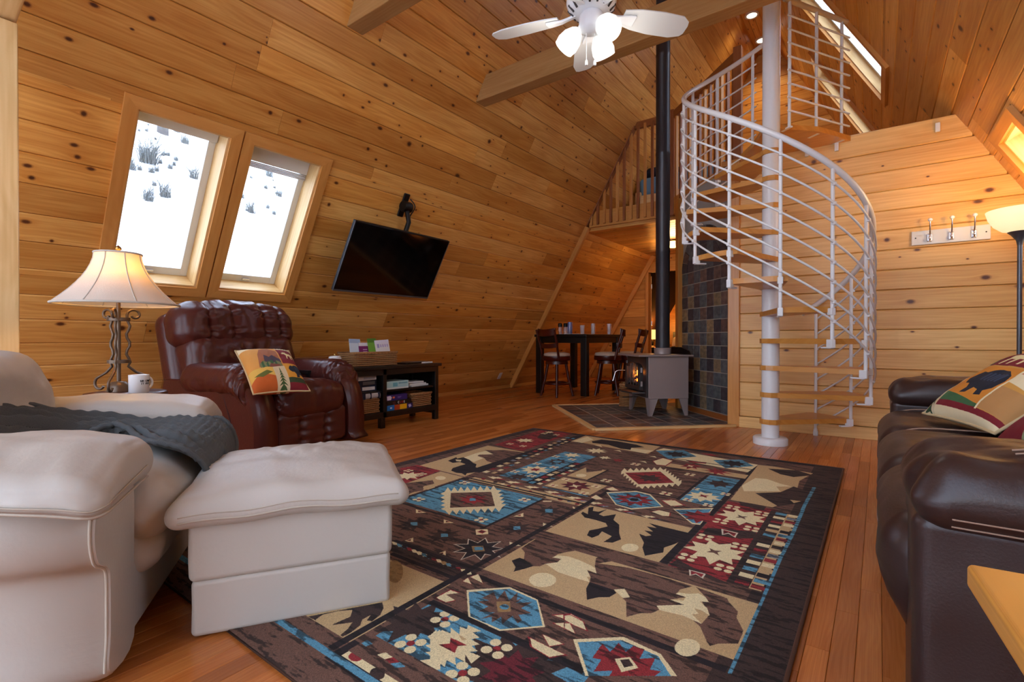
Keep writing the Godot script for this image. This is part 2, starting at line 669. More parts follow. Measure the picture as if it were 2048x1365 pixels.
func holed_slab(b: MB, o: Vector3, u: Vector3, v: Vector3, n: Vector3, ur: Vector2, vr: Vector2, holes: Array, d0: float, d1: float):
	# solid boxes that leave the holes open
	var vs := [vr.x, vr.y]
	for h in holes:
		vs.append(h[2])
		vs.append(h[3])
	vs.sort()
	for k in vs.size() - 1:
		if vs[k + 1] - vs[k] < 0.001:
			continue
		var us := [ur.x]
		var hs := []
		for h in holes:
			if vs[k] >= h[2] - 0.001 and vs[k + 1] <= h[3] + 0.001:
				hs.append(h)
		hs.sort_custom(func(p, q): return p[0] < q[0])
		for h in hs:
			us.append(h[0])
			us.append(h[1])
		us.append(ur.y)
		for j in us.size() / 2:
			var a: float = us[j * 2]
			var e: float = us[j * 2 + 1]
			if e - a < 0.001:
				continue
			var c: Vector3 = o + u * (a + e) / 2 + v * (vs[k] + vs[k + 1]) / 2 + n * (d0 + d1) / 2
			var xf := Transform3D(Basis(u, v, n), c)
			var hx := (e - a) / 2
			var hy: float = (vs[k + 1] - vs[k]) / 2
			var hz := absf(d1 - d0) / 2
			for ax in 3:
				for sg in [-1.0, 1.0]:
					var nn := Vector3.ZERO
					nn[ax] = sg
					var t := Vector3.ZERO
					t[(ax + 1) % 3] = 1
					var w2 := Vector3.ZERO
					w2[(ax + 2) % 3] = 1
					var hh := Vector3(hx, hy, hz)
					b.quad(xf * (nn * hh - t * hh - w2 * hh), xf * (nn * hh + t * hh - w2 * hh), xf * (nn * hh + t * hh + w2 * hh), xf * (nn * hh - t * hh + w2 * hh), xf.basis * nn)

# a window set in a slope: casing, reveal, sash and glass; hole = [u0, u1, v0, v1]
func slope_window(idx: int, o: Vector3, u: Vector3, v: Vector3, n: Vector3, hole: Array, deep: float, casing: float, sides_only := false, sash := 0.05, proud := 0.022):
	var w := struct_node("window_%d" % idx)
	var u0: float = hole[0]
	var u1: float = hole[1]
	var v0: float = hole[2]
	var v1: float = hole[3]
	var bas := Basis(u, v, n)
	var f := func(a: float, c: float, d: float) -> Vector3: return o + u * a + v * c + n * d
	var bar := func(called: String, a0: float, a1: float, c0: float, c1: float, d0: float, d1: float, m: Material, wd: int, par: Node):
		return put(called, box(Vector3(a1 - a0, c1 - c0, d1 - d0), 0.002, 1, Transform3D.IDENTITY, wd), m, par, Transform3D(bas, f.call((a0 + a1) / 2, (c0 + c1) / 2, (d0 + d1) / 2)))
	# reveal boards
	var t := 0.018
	bar.call("reveal_board", u0, u0 + t, v0, v1, -deep, 0.0, M.pale_pine, 1, w)
	bar.call("reveal_board", u1 - t, u1, v0, v1, -deep, 0.0, M.pale_pine, 1, w)
	bar.call("reveal_board", u0 + t, u1 - t, v0, v0 + t, -deep, 0.0, M.pale_pine, 0, w)
	bar.call("reveal_board", u0 + t, u1 - t, v1 - t, v1, -deep, 0.0, M.pale_pine, 0, w)
	# casing with mitred corners
	if casing > 0.0:
		var c := casing
		var outer := [Vector2(u0 - c, v0 - c), Vector2(u1 + c, v0 - c), Vector2(u1 + c, v1 + c), Vector2(u0 - c, v1 + c)]
		var inner := [Vector2(u0 + 0.004, v0 + 0.004), Vector2(u1 - 0.004, v0 + 0.004), Vector2(u1 - 0.004, v1 - 0.004), Vector2(u0 + 0.004, v1 - 0.004)]
		for k in 4:
			var k2 := (k + 1) % 4
			var b := MB.new()
			slab(b, PackedVector2Array([outer[k], outer[k2], inner[k2], inner[k]]), proud, Transform3D(bas, o + n * proud / 2.0), 0.34)
			if k % 2 == 1:
				for q in b.t.size():
					b.t[q] = Vector2(b.t[q].y, b.t[q].x)
			put("casing", b.mesh(), M["trim_pine"], w)
	# sash
	var s := sash
	var d0 := -deep + 0.004
	var i0 := u0 + t
	var i1 := u1 - t
	var j0 := v0 + t
	var j1 := v1 - t
	for q in [[i0, i0 + s, j0, j1], [i1 - s, i1, j0, j1], [i0 + s, i1 - s, j0, j0 + s * 1.2], [i0 + s, i1 - s, j1 - s * 1.2, j1]]:
		bar.call("sash", q[0], q[1], q[2], q[3], d0, d0 + 0.045, M.vinyl, -1, w)
	var gl = bar.call("pane", i0 + s, i1 - s, j0 + s, j1 - s, d0 + 0.016, d0 + 0.022, M.glass, -1, w)
	gl.set_meta("label", "clear window pane")
	if idx <= 2:
		var hgt: float = [0.05, 0.10][idx - 1]
		bar.call("shade_cassette", i0 + 0.004, i1 - 0.004, j1 - 0.03 - hgt, j1 - 0.02, d0 + 0.046, d0 + 0.075, M.vinyl, -1, w)
		for k in 4 * (idx - 1):
			bar.call("shade_pleat", i0 + 0.006, i1 - 0.006, j1 - 0.045 - hgt - 0.012 * k, j1 - 0.036 - hgt - 0.012 * k, d0 + 0.048, d0 + 0.072, M.white_plastic, -1, w)
		bar.call("latch", (i0 + i1) / 2 - 0.03, (i0 + i1) / 2 + 0.03, j0 + 0.02, j0 + 0.035, d0 + 0.046, d0 + 0.062, M.chrome, -1, w)
	return w

func shell():
	wood("trim_pine", Color(0.92, 0.77, 0.58), 0.4, "pale")
	var u := Vector3(0, 0, -1)
	var pines := [M.pine0, M.pine1, M.pine2, M.pine0, M.pine3]
	# --- left slope
	var ol := Vector3(XL, 0, 0)
	var vl := Vector3(0.5, S60, 0)
	var nl := Vector3(S60, -0.5, 0)
	var hl := [[1.11, 1.68, 1.443, 2.667], [1.835, 2.41, 1.443, 2.667]]
	var wl := struct_node("wall_left")
	var b := MB.new()
	holed_slab(b, ol, u, vl, nl, Vector2(ZF, 12.6), Vector2(-0.15, 7.15), hl, -0.14, -0.0195)
	put("sheathing", b.mesh(), M.groove, wl)
	var seams := []
	for k in 40:
		seams.append(0.01 + 0.185 * k - (0.01 if k == 0 else 0.0))
	seams = seams.filter(func(x): return x < 7.06)
	board_field(wl, ol, u, vl, nl, Vector2(ZF, ZB), seams, hl, pines, 2.9)
	slope_window(1, ol, u, vl, nl, hl[0], 0.22, 0.072)
	slope_window(2, ol, u, vl, nl, hl[1], 0.22, 0.072)
	# --- right slope
	var orr := Vector3(XR, 0, 0)
	var vr := Vector3(-0.5, S60, 0)
	var nr := Vector3(-S60, -0.5, 0)
	var hr := [[5.60, 6.40, 3.83, 5.35], [7.75, 8.45, 3.83, 5.35], [4.30, 4.76, 1.45, 2.54], [1.11, 1.68, 1.443, 2.667], [1.835, 2.41, 1.443, 2.667]]
	var wr := struct_node("wall_right")
	b = MB.new()
	holed_slab(b, orr, u, vr, nr, Vector2(ZF, 12.6), Vector2(-0.15, 7.15), hr, -0.14, -0.0195)
	put("sheathing", b.mesh(), M.groove, wr)
	seams = []
	for k in 42:
		seams.append(maxf(0.0, 0.0565 + 0.1735 * (k - 1)))
	seams = seams.filter(func(x): return x < 7.06)
	board_field(wr, orr, u, vr, nr, Vector2(ZF, ZB), seams, hr, pines, 3.2)
	slope_window(3, orr, u, vr, nr, hr[0], 0.13, 0.06, false, 0.05, 0.03)
	slope_window(4, orr, u, vr, nr, hr[1], 0.13, 0.06, false, 0.05, 0.03)
	slope_window(5, orr, u, vr, nr, hr[2], 0.20, 0.075, false, 0.05, 0.03)
	slope_window(6, orr, u, vr, nr, hr[3], 0.22, 0.072)
	slope_window(7, orr, u, vr, nr, hr[4], 0.22, 0.072)
	# --- flat strip along the ridge
	var ce := struct_node("ceiling")
	var rx := (XL + XR) / 2.0
	var ry := 5.86
	put("backing", box(Vector3(0.7, 0.05, 14.2), 0.002), M.groove, ce, at(Vector3(rx, ry + 0.046, -(ZF + 12.6) / 2)))
	for k in 4:
		var a := -0.17 + 0.085 * k
		for j in 5:
			plank(ce, Vector3(rx, ry, 0), u, Vector3.RIGHT, Vector3.DOWN, ZF + j * 2.26, ZF + (j + 1) * 2.26, a, a + 0.085, pines[rng.randi() % 5])
	for q in [[9.2 * 0.918, 8.40], [9.15, 9.15]]:
		pass
	# --- stair wall with its boards, post and skirting
	var zs := 5.1
	var wb := struct_node("wall_back")
	b = MB.new()
	slab(b, PackedVector2Array([Vector2(-1.08, 0), Vector2(1.93, 0), Vector2(0.45, 2.565), Vector2(-1.08, 2.565)]), 0.06, at(W(0, 0, zs + 0.052)))
	put("core", b.mesh(), M.groove, wb)
	seams = [0.1006]
	for k in 14:
		seams.append(0.1006 + 0.163 * (k + 1))
	seams.append(2.574)
	var stair_pines := [M.stair_pine, M.stair_pine, M.stair_pine_dark]
	board_field(wb, W(0, 0, zs), Vector3.RIGHT, Vector3.UP, Vector3(0, 0, 1), Vector2.ZERO, seams, [], stair_pines, 7.0, func(v0, _v1): return Vector2(-1.07, XR - v0 / 1.732 - 0.01))
	var bb := struct_node("baseboard_back")
	put("board", box(Vector3(3.0, 0.1, 0.028), 0.004, 1, Transform3D.IDENTITY, 0), M.stair_pine, bb, at(W(0.42, 0.05, zs - 0.014)))
	var tp := struct_node("trim_1")
	put("post", box(Vector3(0.105, 2.55, 0.105), 0.006, 1, Transform3D.IDENTITY, 1), M.tread_wood, tp, at(W(-1.12, 1.275, 5.12)))
	# --- partition behind the dining corner, with a doorway
	var wp := struct_node("wall_partition")
	var hd := [[-3.76, -2.98, -0.01, 2.17]]
	b = MB.new()
	holed_slab(b, W(0, 0, ZB), Vector3.RIGHT, Vector3.UP, Vector3(0, 0, 1), Vector2(-5.1, -1.8), Vector2(0, 2.56), hd, -0.1, -0.0195)
	put("core", b.mesh(), M.groove, wp)
	seams = []
	for k in 15:
		seams.append(0.183 * k)
	board_field(wp, W(0, 0, ZB), Vector3.RIGHT, Vector3.UP, Vector3(0, 0, 1), Vector2.ZERO, seams, hd, pines, 1.6, func(v0, _v1): return Vector2(XL + v0 / 1.732, -1.86))
	var d1 := struct_node("door_1")
	for q in [[-3.80, -3.74, 0.0, 2.23], [-3.0, -2.94, 0.0, 2.23]]:
		put("jamb", box(Vector3(q[1] - q[0], q[3], 0.15), 0.004, 1, Transform3D.IDENTITY, 1), M.trim_pine, d1, at(W((q[0] + q[1]) / 2, q[3] / 2, ZB + 0.03)))
	put("jamb", box(Vector3(0.86, 0.06, 0.15), 0.004, 1, Transform3D.IDENTITY, 0), M.trim_pine, d1, at(W(-3.37, 2.20, ZB + 0.03)))
	var leaf := put("leaf", box(Vector3(0.035, 2.1, 0.72), 0.003, 1, Transform3D.IDENTITY, 1), M.pine0, d1, at(W(-3.88, 1.06, ZB + 0.44), 0, 0.38))
	for y in [0.35, 1.15, 1.9]:
		put("hinge", box(Vector3(0.02, 0.09, 0.03), 0.003), M.chrome, leaf, at(Vector3(0.02, y - 1.06, 0.36)))
	# --- hall wall and bedroom box
	var wh := struct_node("wall_hall")
	put("panel", box(Vector3(0.08, 2.5, 3.75), 0.002, 1, Transform3D.IDENTITY, 2), M.pine0, wh, at(W(-1.86, 1.25, 7.85)))
	var wz := struct_node("wall_bedroom")
	put("panel", box(Vector3(7.2, 6.4, 0.1), 0.002, 1, Transform3D.IDENTITY, 0), M.pine1, wz, at(W(-1.6, 3.2, 12.6)))
	# --- gable above the loft
	var wg := struct_node("wall_gable")
	seams = []
	for k in 21:
		seams.append(2.5 + 0.17 * k)
	board_field(wg, W(0, 0, ZB - 0.02), Vector3.RIGHT, Vector3.UP, Vector3(0, 0, 1), Vector2.ZERO, seams, [], pines, 2.4, func(v0, _v1): return Vector2(XL + v0 / 1.732, XR - v0 / 1.732))
	b = MB.new()
	slab(b, PackedVector2Array([Vector2(XL + 1.45, 2.5), Vector2(XR - 1.45, 2.5), Vector2(rx, 6.2)]), 0.06, at(W(0, 0, ZB + 0.034)))
	put("core", b.mesh(), M.groove, wg)
	# --- front gable behind the camera: a wall of glass between posts
	var wf := struct_node("wall_front")
	var hf := []
	for q in [[0.0, 0.62, 4.75], [0.70, 1.30, 3.75], [1.38, 1.95, 2.65], [2.03, 2.65, 1.45]]:
		hf.append([rx + q[0] + 0.04, rx + q[1], 0.15, q[2]])
		hf.append([rx - q[1], rx - q[0] - 0.04, 0.15, q[2]])
	b = MB.new()
	holed_slab(b, W(0, 0, ZF), Vector3.RIGHT, Vector3.UP, Vector3(0, 0, -1), Vector2(XL, XR), Vector2(0, 6.1), hf, -0.12, 0.0)
	put("panel", b.mesh(), M.pine0, wf)
	for h in hf:
		put("pane", box(Vector3(h[1] - h[0], h[3] - h[2], 0.008), 0.001), M.glass, wf, at(W((h[0] + h[1]) / 2, (h[2] + h[3]) / 2, ZF - 0.08)))
		for e in [[h[0] + 0.02, 0.04, h[3] - h[2], 1], [h[1] - 0.02, 0.04, h[3] - h[2], 1]]:
			put("stile", box(Vector3(e[1], e[2], 0.06), 0.003), M.white_plastic, wf, at(W(e[0], (h[2] + h[3]) / 2, ZF - 0.07)))
	# --- floor of narrow strips
	var fl := struct_node("floor")
	put("subfloor", box(Vector3(7.6, 0.12, 14.4), 0.002), M.groove, fl, at(W(rx, -0.0795, (ZF + 12.6) / 2)))
	var oaks := [M.oak0, M.oak1, M.oak2, M.oak3]
	var pieces := []
	var sw := 0.057
	var nrow := int((XR - XL) / sw) + 1
	for r in nrow:
		var x0 := XL + r * sw
		var z := ZF - rng.randf() * 0.8
		while z < 12.6:
			var l := rng.randf_range(0.45, 1.5)
			pieces.append([x0, maxf(z, ZF), minf(z + l, 12.6), rng.randi() % 4])
			z += l
	# those that show largest in the photograph: in front of the lens and clear of the rug
	for p in pieces:
		var c := Vector2(p[0], (p[1] + p[2]) / 2)
		var dep := -c.x * 0.5955 + c.y * 0.8033
		var lat := c.x * 0.8033 + c.y * 0.5955
		var seen: bool = dep > 0.9 and absf(lat) < dep * 1.1 and p[0] < 0.15 and p[2] < 7.0
		var under: bool = p[0] > -2.5 and p[0] < -0.25 and p[1] > 0.75 and p[2] < 3.7
		p.append(c.length() if seen and not under else 99.0 + c.length())
	pieces.sort_custom(func(p, q): return p[4] < q[4])
	var rest := []
	for k in 4:
		rest.append(MB.new())
	for k in pieces.size():
		var p: Array = pieces[k]
		var bm: MB = rest[p[3]]
		if k < 300:
			bm = MB.new()
		plank_into(bm, Vector3.ZERO, u, Vector3.RIGHT, Vector3.UP, p[1], p[2], p[0], p[0] + sw, 0.0012, 0.018, 8, 0.0, 1.8)
		if k < 300:
			put("floor_board", bm.mesh(), oaks[p[3]], fl)
	for k in 4:
		var o := put("floor_boards", rest[k].mesh(), oaks[k], fl)
		o.set_meta("kind", "stuff")
	# --- collar beams
	for k in 2:
		var z: float = [3.86, 2.36][k]
		var tb := struct_node("trim_%d" % (k + 2))
		put("beam", box(Vector3(3.62, 0.235, 0.145), 0.008, 1, Transform3D.IDENTITY, 0), M.beam_wood, tb, at(W(-1.585, 3.22 + 0.118, z)))
	# --- boards along the slope at the loft edge and at the partition
	var tr := struct_node("trim_4")
	straight_between(W(XL + 0.03, 0, 6.83), W(-3.645 + 0.03, 2.56, 6.83), 0.09, 0.07, "rafter_board", M.trim_pine, tr, Vector3(0, 0, 1))
	tr = struct_node("trim_5")
	straight_between(W(XL + 0.03, 0, ZB - 0.05), W(-3.645 + 0.02, 2.5, ZB - 0.05), 0.09, 0.05, "rafter_board", M.trim_pine, tr, Vector3(0, 0, 1))
	tr = struct_node("trim_6")
	straight_between(W(-3.79, 2.39, 6.87), W(-3.79, 2.39, ZB), 0.02, 0.20, "ceiling_board", M.pale_pine, tr, Vector3(0.5, S60, 0))
	# --- the near post and brace at the left edge of the picture
	tr = struct_node("trim_7")
	put("post", box(Vector3(0.14, 2.36, 0.20), 0.006, 1, Transform3D.IDENTITY, 1), M.pale_pine, tr, at(W(-3.40, 1.18, 0.405)))
	straight_between(W(-3.47, 2.41, 0.405), W(-2.4, 2.60, 0.405), 0.20, 0.12, "brace", M.pale_pine, tr)
	var bl := struct_node("baseboard_left")
	put("board", box(Vector3(0.02, 0.05, ZB - ZF), 0.003, 1, Transform3D.IDENTITY, 2), M.trim_pine, bl, at(W(XL + 0.035, 0.025, (ZB + ZF) / 2)))

# ================================================================ the snowy hillside seen through the windows
func hill_y(x: float, z: float) -> float:
	var d := -x - 6.3
	if d <= 0.0:
		return -0.7
	return -0.7 + 0.62 * d + 0.10 * sin(z * 0.6 + d * 0.4) + 0.06 * sin(z * 1.7 - d * 0.9)

func outside():
	var b := MB.new()
	var nx := 70
	var nz := 80
	for j in nz + 1:
		for i in nx + 1:
			var x := 30.0 - 90.0 * i / nx
			var z := -30.0 + 70.0 * j / nz
			var y := hill_y(x, z)
			var nn := Vector3(y - hill_y(x + 0.1, z), 0.1, -(y - hill_y(x, z + 0.1))).normalized()
			b.vert(W(x, y, z), nn)
	for j in nz:
		for i in nx:
			var i0 := j * (nx + 1) + i
			b.tri(i0, i0 + 1, i0 + nx + 2)
			b.tri(i0, i0 + nx + 2, i0 + nx + 1)
	var g := put("snowy_hillside", b.mesh(), M.snow)
	tag(g, "steep snow-covered hillside outside the left windows", "hillside")
	# bare brush poking out of the snow; each spot is [along, out, size]
	var r := RandomNumberGenerator.new()
	r.seed = 77
	var proto: Array = []
	for k in 3:
		var m := MB.new()
		for s in 90:
			var a := r.randf() * TAU
			var l := r.randf_range(0.2, 0.55)
			var lean := r.randf_range(0.15, 0.9)
			var p0 := Vector3(r.randf_range(-0.12, 0.12), -0.03, r.randf_range(-0.12, 0.12))
			var p1 := p0 + Vector3(cos(a) * lean * 0.4, 1.0, sin(a) * lean * 0.4).normalized() * l * 0.5
			var p2 := p1 + Vector3(cos(a) * lean, 0.8, sin(a) * lean).normalized() * l * 0.6
			tube(m, [p0, p1, p2], [0.008, 0.006, 0.003], 3, false, false)
		proto.append(m.mesh())
	var spots := [[4.4, 14.2, 0.8], [4.85, 14.5, 0.9], [5.2, 16.8, 1.6], [6.2, 14.0, 0.7], [7.0, 14.6, 0.8]]
	for k in 40:
		var d := 13.4 + 10.5 * pow(r.randf(), 0.75)
		spots.append([d * r.randf_range(0.27, 0.54), d, 0.35 + 1.0 * r.randf() * r.randf()])
	for k in 45:
		var d := 15.5 + 9.0 * r.randf()
		spots.append([d * r.randf_range(0.26, 0.55), d, r.randf_range(0.2, 0.45)])
	for k in spots.size():
		var s: Array = spots[k]
		var x: float = -s[1]
		var o := put("bare_shrub", proto[k % 3], M.twig, null, Transform3D(Basis.from_euler(Vector3(0, k * 1.3, 0)).scaled(Vector3.ONE * s[2]), W(x, hill_y(x, s[0]), s[0])))
		tag(o, "bare grey winter shrub poking out of the snowy hillside", "shrub", "bare shrubs on the snowy hillside")
	for k in 7:
		var q: Array = [[6.95, 21.0, 0.16], [7.75, 22.0, 0.10], [8.6, 22.6, 0.11], [9.9, 23.5, 0.14], [5.9, 22.8, 0.12], [11.2, 23.0, 0.15], [10.6, 24.5, 0.11]][k]
		var x: float = -q[1]
		var m := MB.new()
		var y0 := hill_y(x, q[0])
		tube(m, [Vector3(0, -0.3, 0), Vector3(0.03, 2.5, 0.0), Vector3(-0.02, 6.0, 0.05)], [q[2] * 1.2, q[2], q[2] * 0.8], 8)
		for e in 6:
			var a := e * 2.1
			tube(m, [Vector3(0, 3.0 + e * 0.5, 0), Vector3(cos(a) * 0.9, 2.9 + e * 0.5, sin(a) * 0.9)], [0.03, 0.01], 4)
		var o := put("pine_trunk", m.mesh(), M.bark, null, Transform3D(Basis.IDENTITY, W(x, y0, q[0])))
		tag(o, "dark tree trunk standing at the top of the snowy hillside", "tree", "tree trunks on the hilltop")

# ================================================================ loft
func loft():
	var pines := [M.pine0, M.pine1, M.pine2]
	# deck (wood below too), its outline in (x, depth)
	var deck := struct_node("floor_loft")
	var outline := [Vector2(-3.70, 6.9), Vector2(-2.316, 6.9), Vector2(-1.242, 5.826), Vector2(-1.242, 5.12), Vector2(0.47, 5.12), Vector2(0.47, 9.7), Vector2(-3.70, 9.7)]
	var b := MB.new()
	slab(b, PackedVector2Array(outline), 0.05, Transform3D(Basis(Vector3(1, 0, 0), Vector3(0, 0, -1), Vector3(0, 1, 0)), Vector3(0, 2.545, 0)), 0.3)
	put("deck", b.mesh(), M.pine1, deck)
	var z := 6.9
	while z < ZB - 0.01:
		plank(deck, W(0, 2.5, 0), Vector3.RIGHT, Vector3(0, 0, -1), Vector3.DOWN, -3.68, -1.86 if z > 6.5 else -2.3, z, minf(z + 0.14, ZB), pines[rng.randi() % 3], "ceiling_plank")
		z += 0.14
	# rim boards
	var rim := struct_node("trim_8")
	straight_between(W(-3.60, 2.67, 6.875), W(-2.30, 2.67, 6.875), 0.04, 0.24, "rim_board", M.tread_wood, rim)
	straight_between(W(-2.316, 2.67, 6.875), W(-1.242, 2.67, 5.80), 0.04, 0.24, "rim_board", M.tread_wood, rim)
	# railing
	var rl := thing("loft_railing", "brown wooden baluster railing along the loft edge under the left slope", "railing", W(-2.316, 2.55, 6.887))
	var o := rl.position
	var ry := 3.93
	straight_between(W(-3.67, 2.54, 6.86) - o, W(-2.87, 3.93, 6.86) - o, 0.06, 0.10, "rake_board", M.rail_brown, rl, Vector3(0, 0, 1))
	straight_between(W(-2.93, ry, 6.87) - o, W(-2.30, ry, 6.87) - o, 0.05, 0.10, "top_rail", M.rail_brown, rl)
	straight_between(W(-2.316, ry, 6.87) - o, W(-1.242, ry, 5.796) - o, 0.05, 0.10, "top_rail", M.rail_brown, rl)
	for k in 12:
		var x := -3.55 + 0.1065 * k
		if x > -2.36:
			break
		var top := minf(2.54 + (x + 3.67) * 1.732, ry)
		put("baluster", box(Vector3(0.036, top - 2.58, 0.036), 0.004, 1, Transform3D.IDENTITY, 1), M.rail_brown if k % 2 else M.trim_pine, rl, at(W(x, (top + 2.58) / 2, 6.84) - o))
	for k in 12:
		var t := 0.09 + k * 0.085
		put("baluster", box(Vector3(0.036, 1.32, 0.036), 0.004, 1, Transform3D.IDENTITY, 1), M.rail_brown if k % 3 else M.trim_pine, rl, at(W(-2.316 + t, 3.22, 6.865 - t) - o, 0, PI / 4))
	put("post", box(Vector3(0.085, 1.46, 0.085), 0.005, 1, Transform3D.IDENTITY, 1), M.rail_brown, rl, at(W(-2.316, 3.27, 6.84) - o))
	put("post", box(Vector3(0.085, 1.44, 0.085), 0.005, 1, Transform3D.IDENTITY, 1), M.rail_brown, rl, at(W(-1.235, 3.27, 5.77) - o))
	# bunk with blue bedding
	var bed := thing("loft_bed", "raw timber bed frame with pale blue bedding behind the loft railing", "bed", W(-2.5, 2.57, 8.1))
	var bx := [-0.62, 0.75]
	for x in bx:
		for zz in [-0.45, 1.0]:
			put("leg", box(Vector3(0.09, 0.62 if zz < 0 else 0.95, 0.09), 0.008, 1, Transform3D.IDENTITY, 1), M.pale_pine, bed, at(Vector3(x, 0.31 if zz < 0 else 0.475, -zz)))
	put("side_rail", box(Vector3(1.45, 0.20, 0.05), 0.008, 1, Transform3D.IDENTITY, 0), M.pale_pine, bed, at(Vector3(0.065, 0.46, 0.47)))
	put("side_rail", box(Vector3(1.45, 0.20, 0.05), 0.008, 1, Transform3D.IDENTITY, 0), M.pale_pine, bed, at(Vector3(0.065, 0.46, -1.0)))
	for k in 5:
		put("slat", box(Vector3(1.4, 0.02, 0.10), 0.003), M.pale_pine, bed, at(Vector3(0.065, 0.34, 0.3 - k * 0.28)))
	put("mattress", soft(Vector3(1.38, 0.30, 1.45), 0.07, 3, Vector3i(6, 2, 6)), M.sheet_blue, bed, at(Vector3(0.065, 0.70, -0.27)))
	var wr := func(p: Vector3) -> Vector3: return p + Vector3(0, 0.03 * sin(p.x * 14.0 + p.z * 6.0) + 0.02 * sin(p.z * 20.0), 0)
	put("duvet", soft(Vector3(1.3, 0.22, 0.8), 0.1, 4, Vector3i(14, 3, 10), wr), M.sheet_blue, bed, at(Vector3(0.1, 0.93, -0.45)))
	put("blanket", soft(Vector3(1.46, 0.16, 0.5), 0.07, 3, Vector3i(12, 2, 6), wr), M.dark_blue, bed, at(Vector3(0.065, 1.0, -0.85)))
	put("pillow", soft(Vector3(0.55, 0.16, 0.35), 0.075, 4, Vector3i(4, 1, 3)), M.dark_blue, bed, at(Vector3(-0.35, 0.98, 0.12)))

# ================================================================ spiral staircase
func staircase():
	var cx := -0.698
	var cz := 4.418
	var st := thing("spiral_staircase", "white metal spiral staircase with honey wood treads up to the loft", "staircase", W(cx, 0, cz))
	var P := func(ang: float, rad: float, y: float) -> Vector3: return W(sin(ang) * rad, y, cos(ang) * rad)
	# pole and foot
	put("pole", lathed([Vector2(0.064, 0.0), Vector2(0.064, 4.6), Vector2(0.064, 4.6), Vector2(0.0, 4.6)], 28), M.white_metal, st)
	put("base_plate", lathed([Vector2(0.0, 0.055), Vector2(0.118, 0.055), Vector2(0.126, 0.047), Vector2(0.126, 0.0)], 32), M.white_metal, st)
	var rise := 0.2145
	var step := deg_to_rad(28.6)
	var a0 := deg_to_rad(164.0) - step * 4.0 + deg_to_rad(2)    # angle of the first front corner
	var R := 0.66
	# treads: wedge with a rounded hub end
	for k in 11:
		var y := 0.18 + rise * k
		var lead := a0 + step * k           # leading edge
		var a_s := lead - deg_to_rad(33.0)
		var pts := PackedVector2Array()
		for j in 9:
			var a := lerpf(a_s, lead, j / 8.0)
			pts.append(Vector2(sin(a), cos(a)) * (R - 0.02))
		for j in 7:
			var a := lead + PI * 0.28 + (TAU - PI * 0.56 - (lead - a_s)) * j / 6.0
			pts.append(Vector2(sin(a), cos(a)) * 0.078)
		var b := MB.new()
		slab(b, pts, 0.038, Transform3D(Basis(Vector3(1, 0, 0), Vector3(0, 0, -1), Vector3(0, 1, 0)), Vector3(0, y, 0)), 0.34)
		put("tread", b.mesh(), M.tread_wood, st)
	# balusters, each clamped to two treads
	var bal_top := 1.195
	var bal := func(ang: float, y0: float, y1: float, foot: bool):
		var b := MB.new()
		tube(b, [P.call(ang, R, y0), P.call(ang, R, y1)], 0.0125, 10)
		var o := put("baluster", b.mesh(), M.white_metal, st)
		if foot:
			var br := MB.new()
			var xf := Transform3D(Basis(Vector3.UP, -ang), P.call(ang, R - 0.012, y0 + 0.02))
			rbox(br, Vector3(0.034, 0.06, 0.05), 0.006, 1, Vector3i.ONE, null, xf)
			rbox(br, Vector3(0.028, 0.012, 0.09), 0.003, 1, Vector3i.ONE, null, Transform3D(xf.basis, P.call(ang, R - 0.045, y0 - 0.008)))
			put("bracket", br.mesh(), M.white_metal, o)
			if y0 + rise < 2.5:
				var b2 := MB.new()
				rbox(b2, Vector3(0.034, 0.05, 0.045), 0.006, 1, Vector3i.ONE, null, Transform3D(xf.basis, P.call(ang, R - 0.01, y0 + rise + 0.02)))
				put("bracket", b2.mesh(), M.white_metal, o)
	var angs := []
	for k in 11:
		angs.append([a0 + step * k, 0.145 + rise * k])
	for q in angs:
		bal.call(q[0], q[1], q[1] + bal_top, true)
	# newel from the floor
	var newel := a0 - step
	put("baluster", tubes([P.call(newel, R, 0.0), P.call(newel, R, 1.12)], 0.0125, 10), M.white_metal, st)
	put("newel_foot", lathed([Vector2(0.0, 0.06), Vector2(0.014, 0.06), Vector2(0.02, 0.03), Vector2(0.02, 0.0)], 14), M.white_metal, st, at(P.call(newel, R, 0.0)))
	put("wall_bracket", box(Vector3(0.06, 0.02, 0.06), 0.004), M.white_metal, st, at(W(0.17, 0.56, 5.06 - cz)))
	put("wall_bracket", box(Vector3(0.06, 0.02, 0.06), 0.004), M.white_metal, st, at(W(0.17, 0.32, 5.06 - cz)))
	# rods and handrail as helices
	var hel := func(rad: float, s0: float, s1: float, dy: float, n: int) -> Array:
		var p := []
		for j in n + 1:
			var s := lerpf(s0, s1, float(j) / n)
			p.append(P.call(a0 + step * s, rad, 0.145 + rise * s + dy))
		return p
	for k in 8:
		put("rod", tubes(hel.call(R + 0.018, -1.0, 10.1, 0.168 + 0.131 * k, 90), 0.0078, 7), M.white_metal, st)
		for q in 12:
			if q == 0 and k > 5:
				continue
			var s := q - 1.0
			var cl := MB.new()
			rbox(cl, Vector3(0.024, 0.026, 0.03), 0.008, 2, Vector3i.ONE, null, Transform3D(Basis(Vector3.UP, -(a0 + step * s)), P.call(a0 + step * s, R + 0.012, 0.145 + rise * s + 0.168 + 0.131 * k)))
			put("rod_clip", cl.mesh(), M.white_metal, st)
	put("handrail", tubes(hel.call(R, -1.35, 10.5, bal_top + 0.01, 120), 0.021, 12), M.white_metal, st)
	# landing and its guard rail
	var lp := [Vector2(0.02, 0.02), Vector2(0.30, 0.30), Vector2(0.50, 0.68), Vector2(0.50, 0.90), Vector2(-0.36, 0.90), Vector2(-0.36, 0.60), Vector2(-0.20, 0.35), Vector2(-0.07, 0.05)]
	var lb := MB.new()
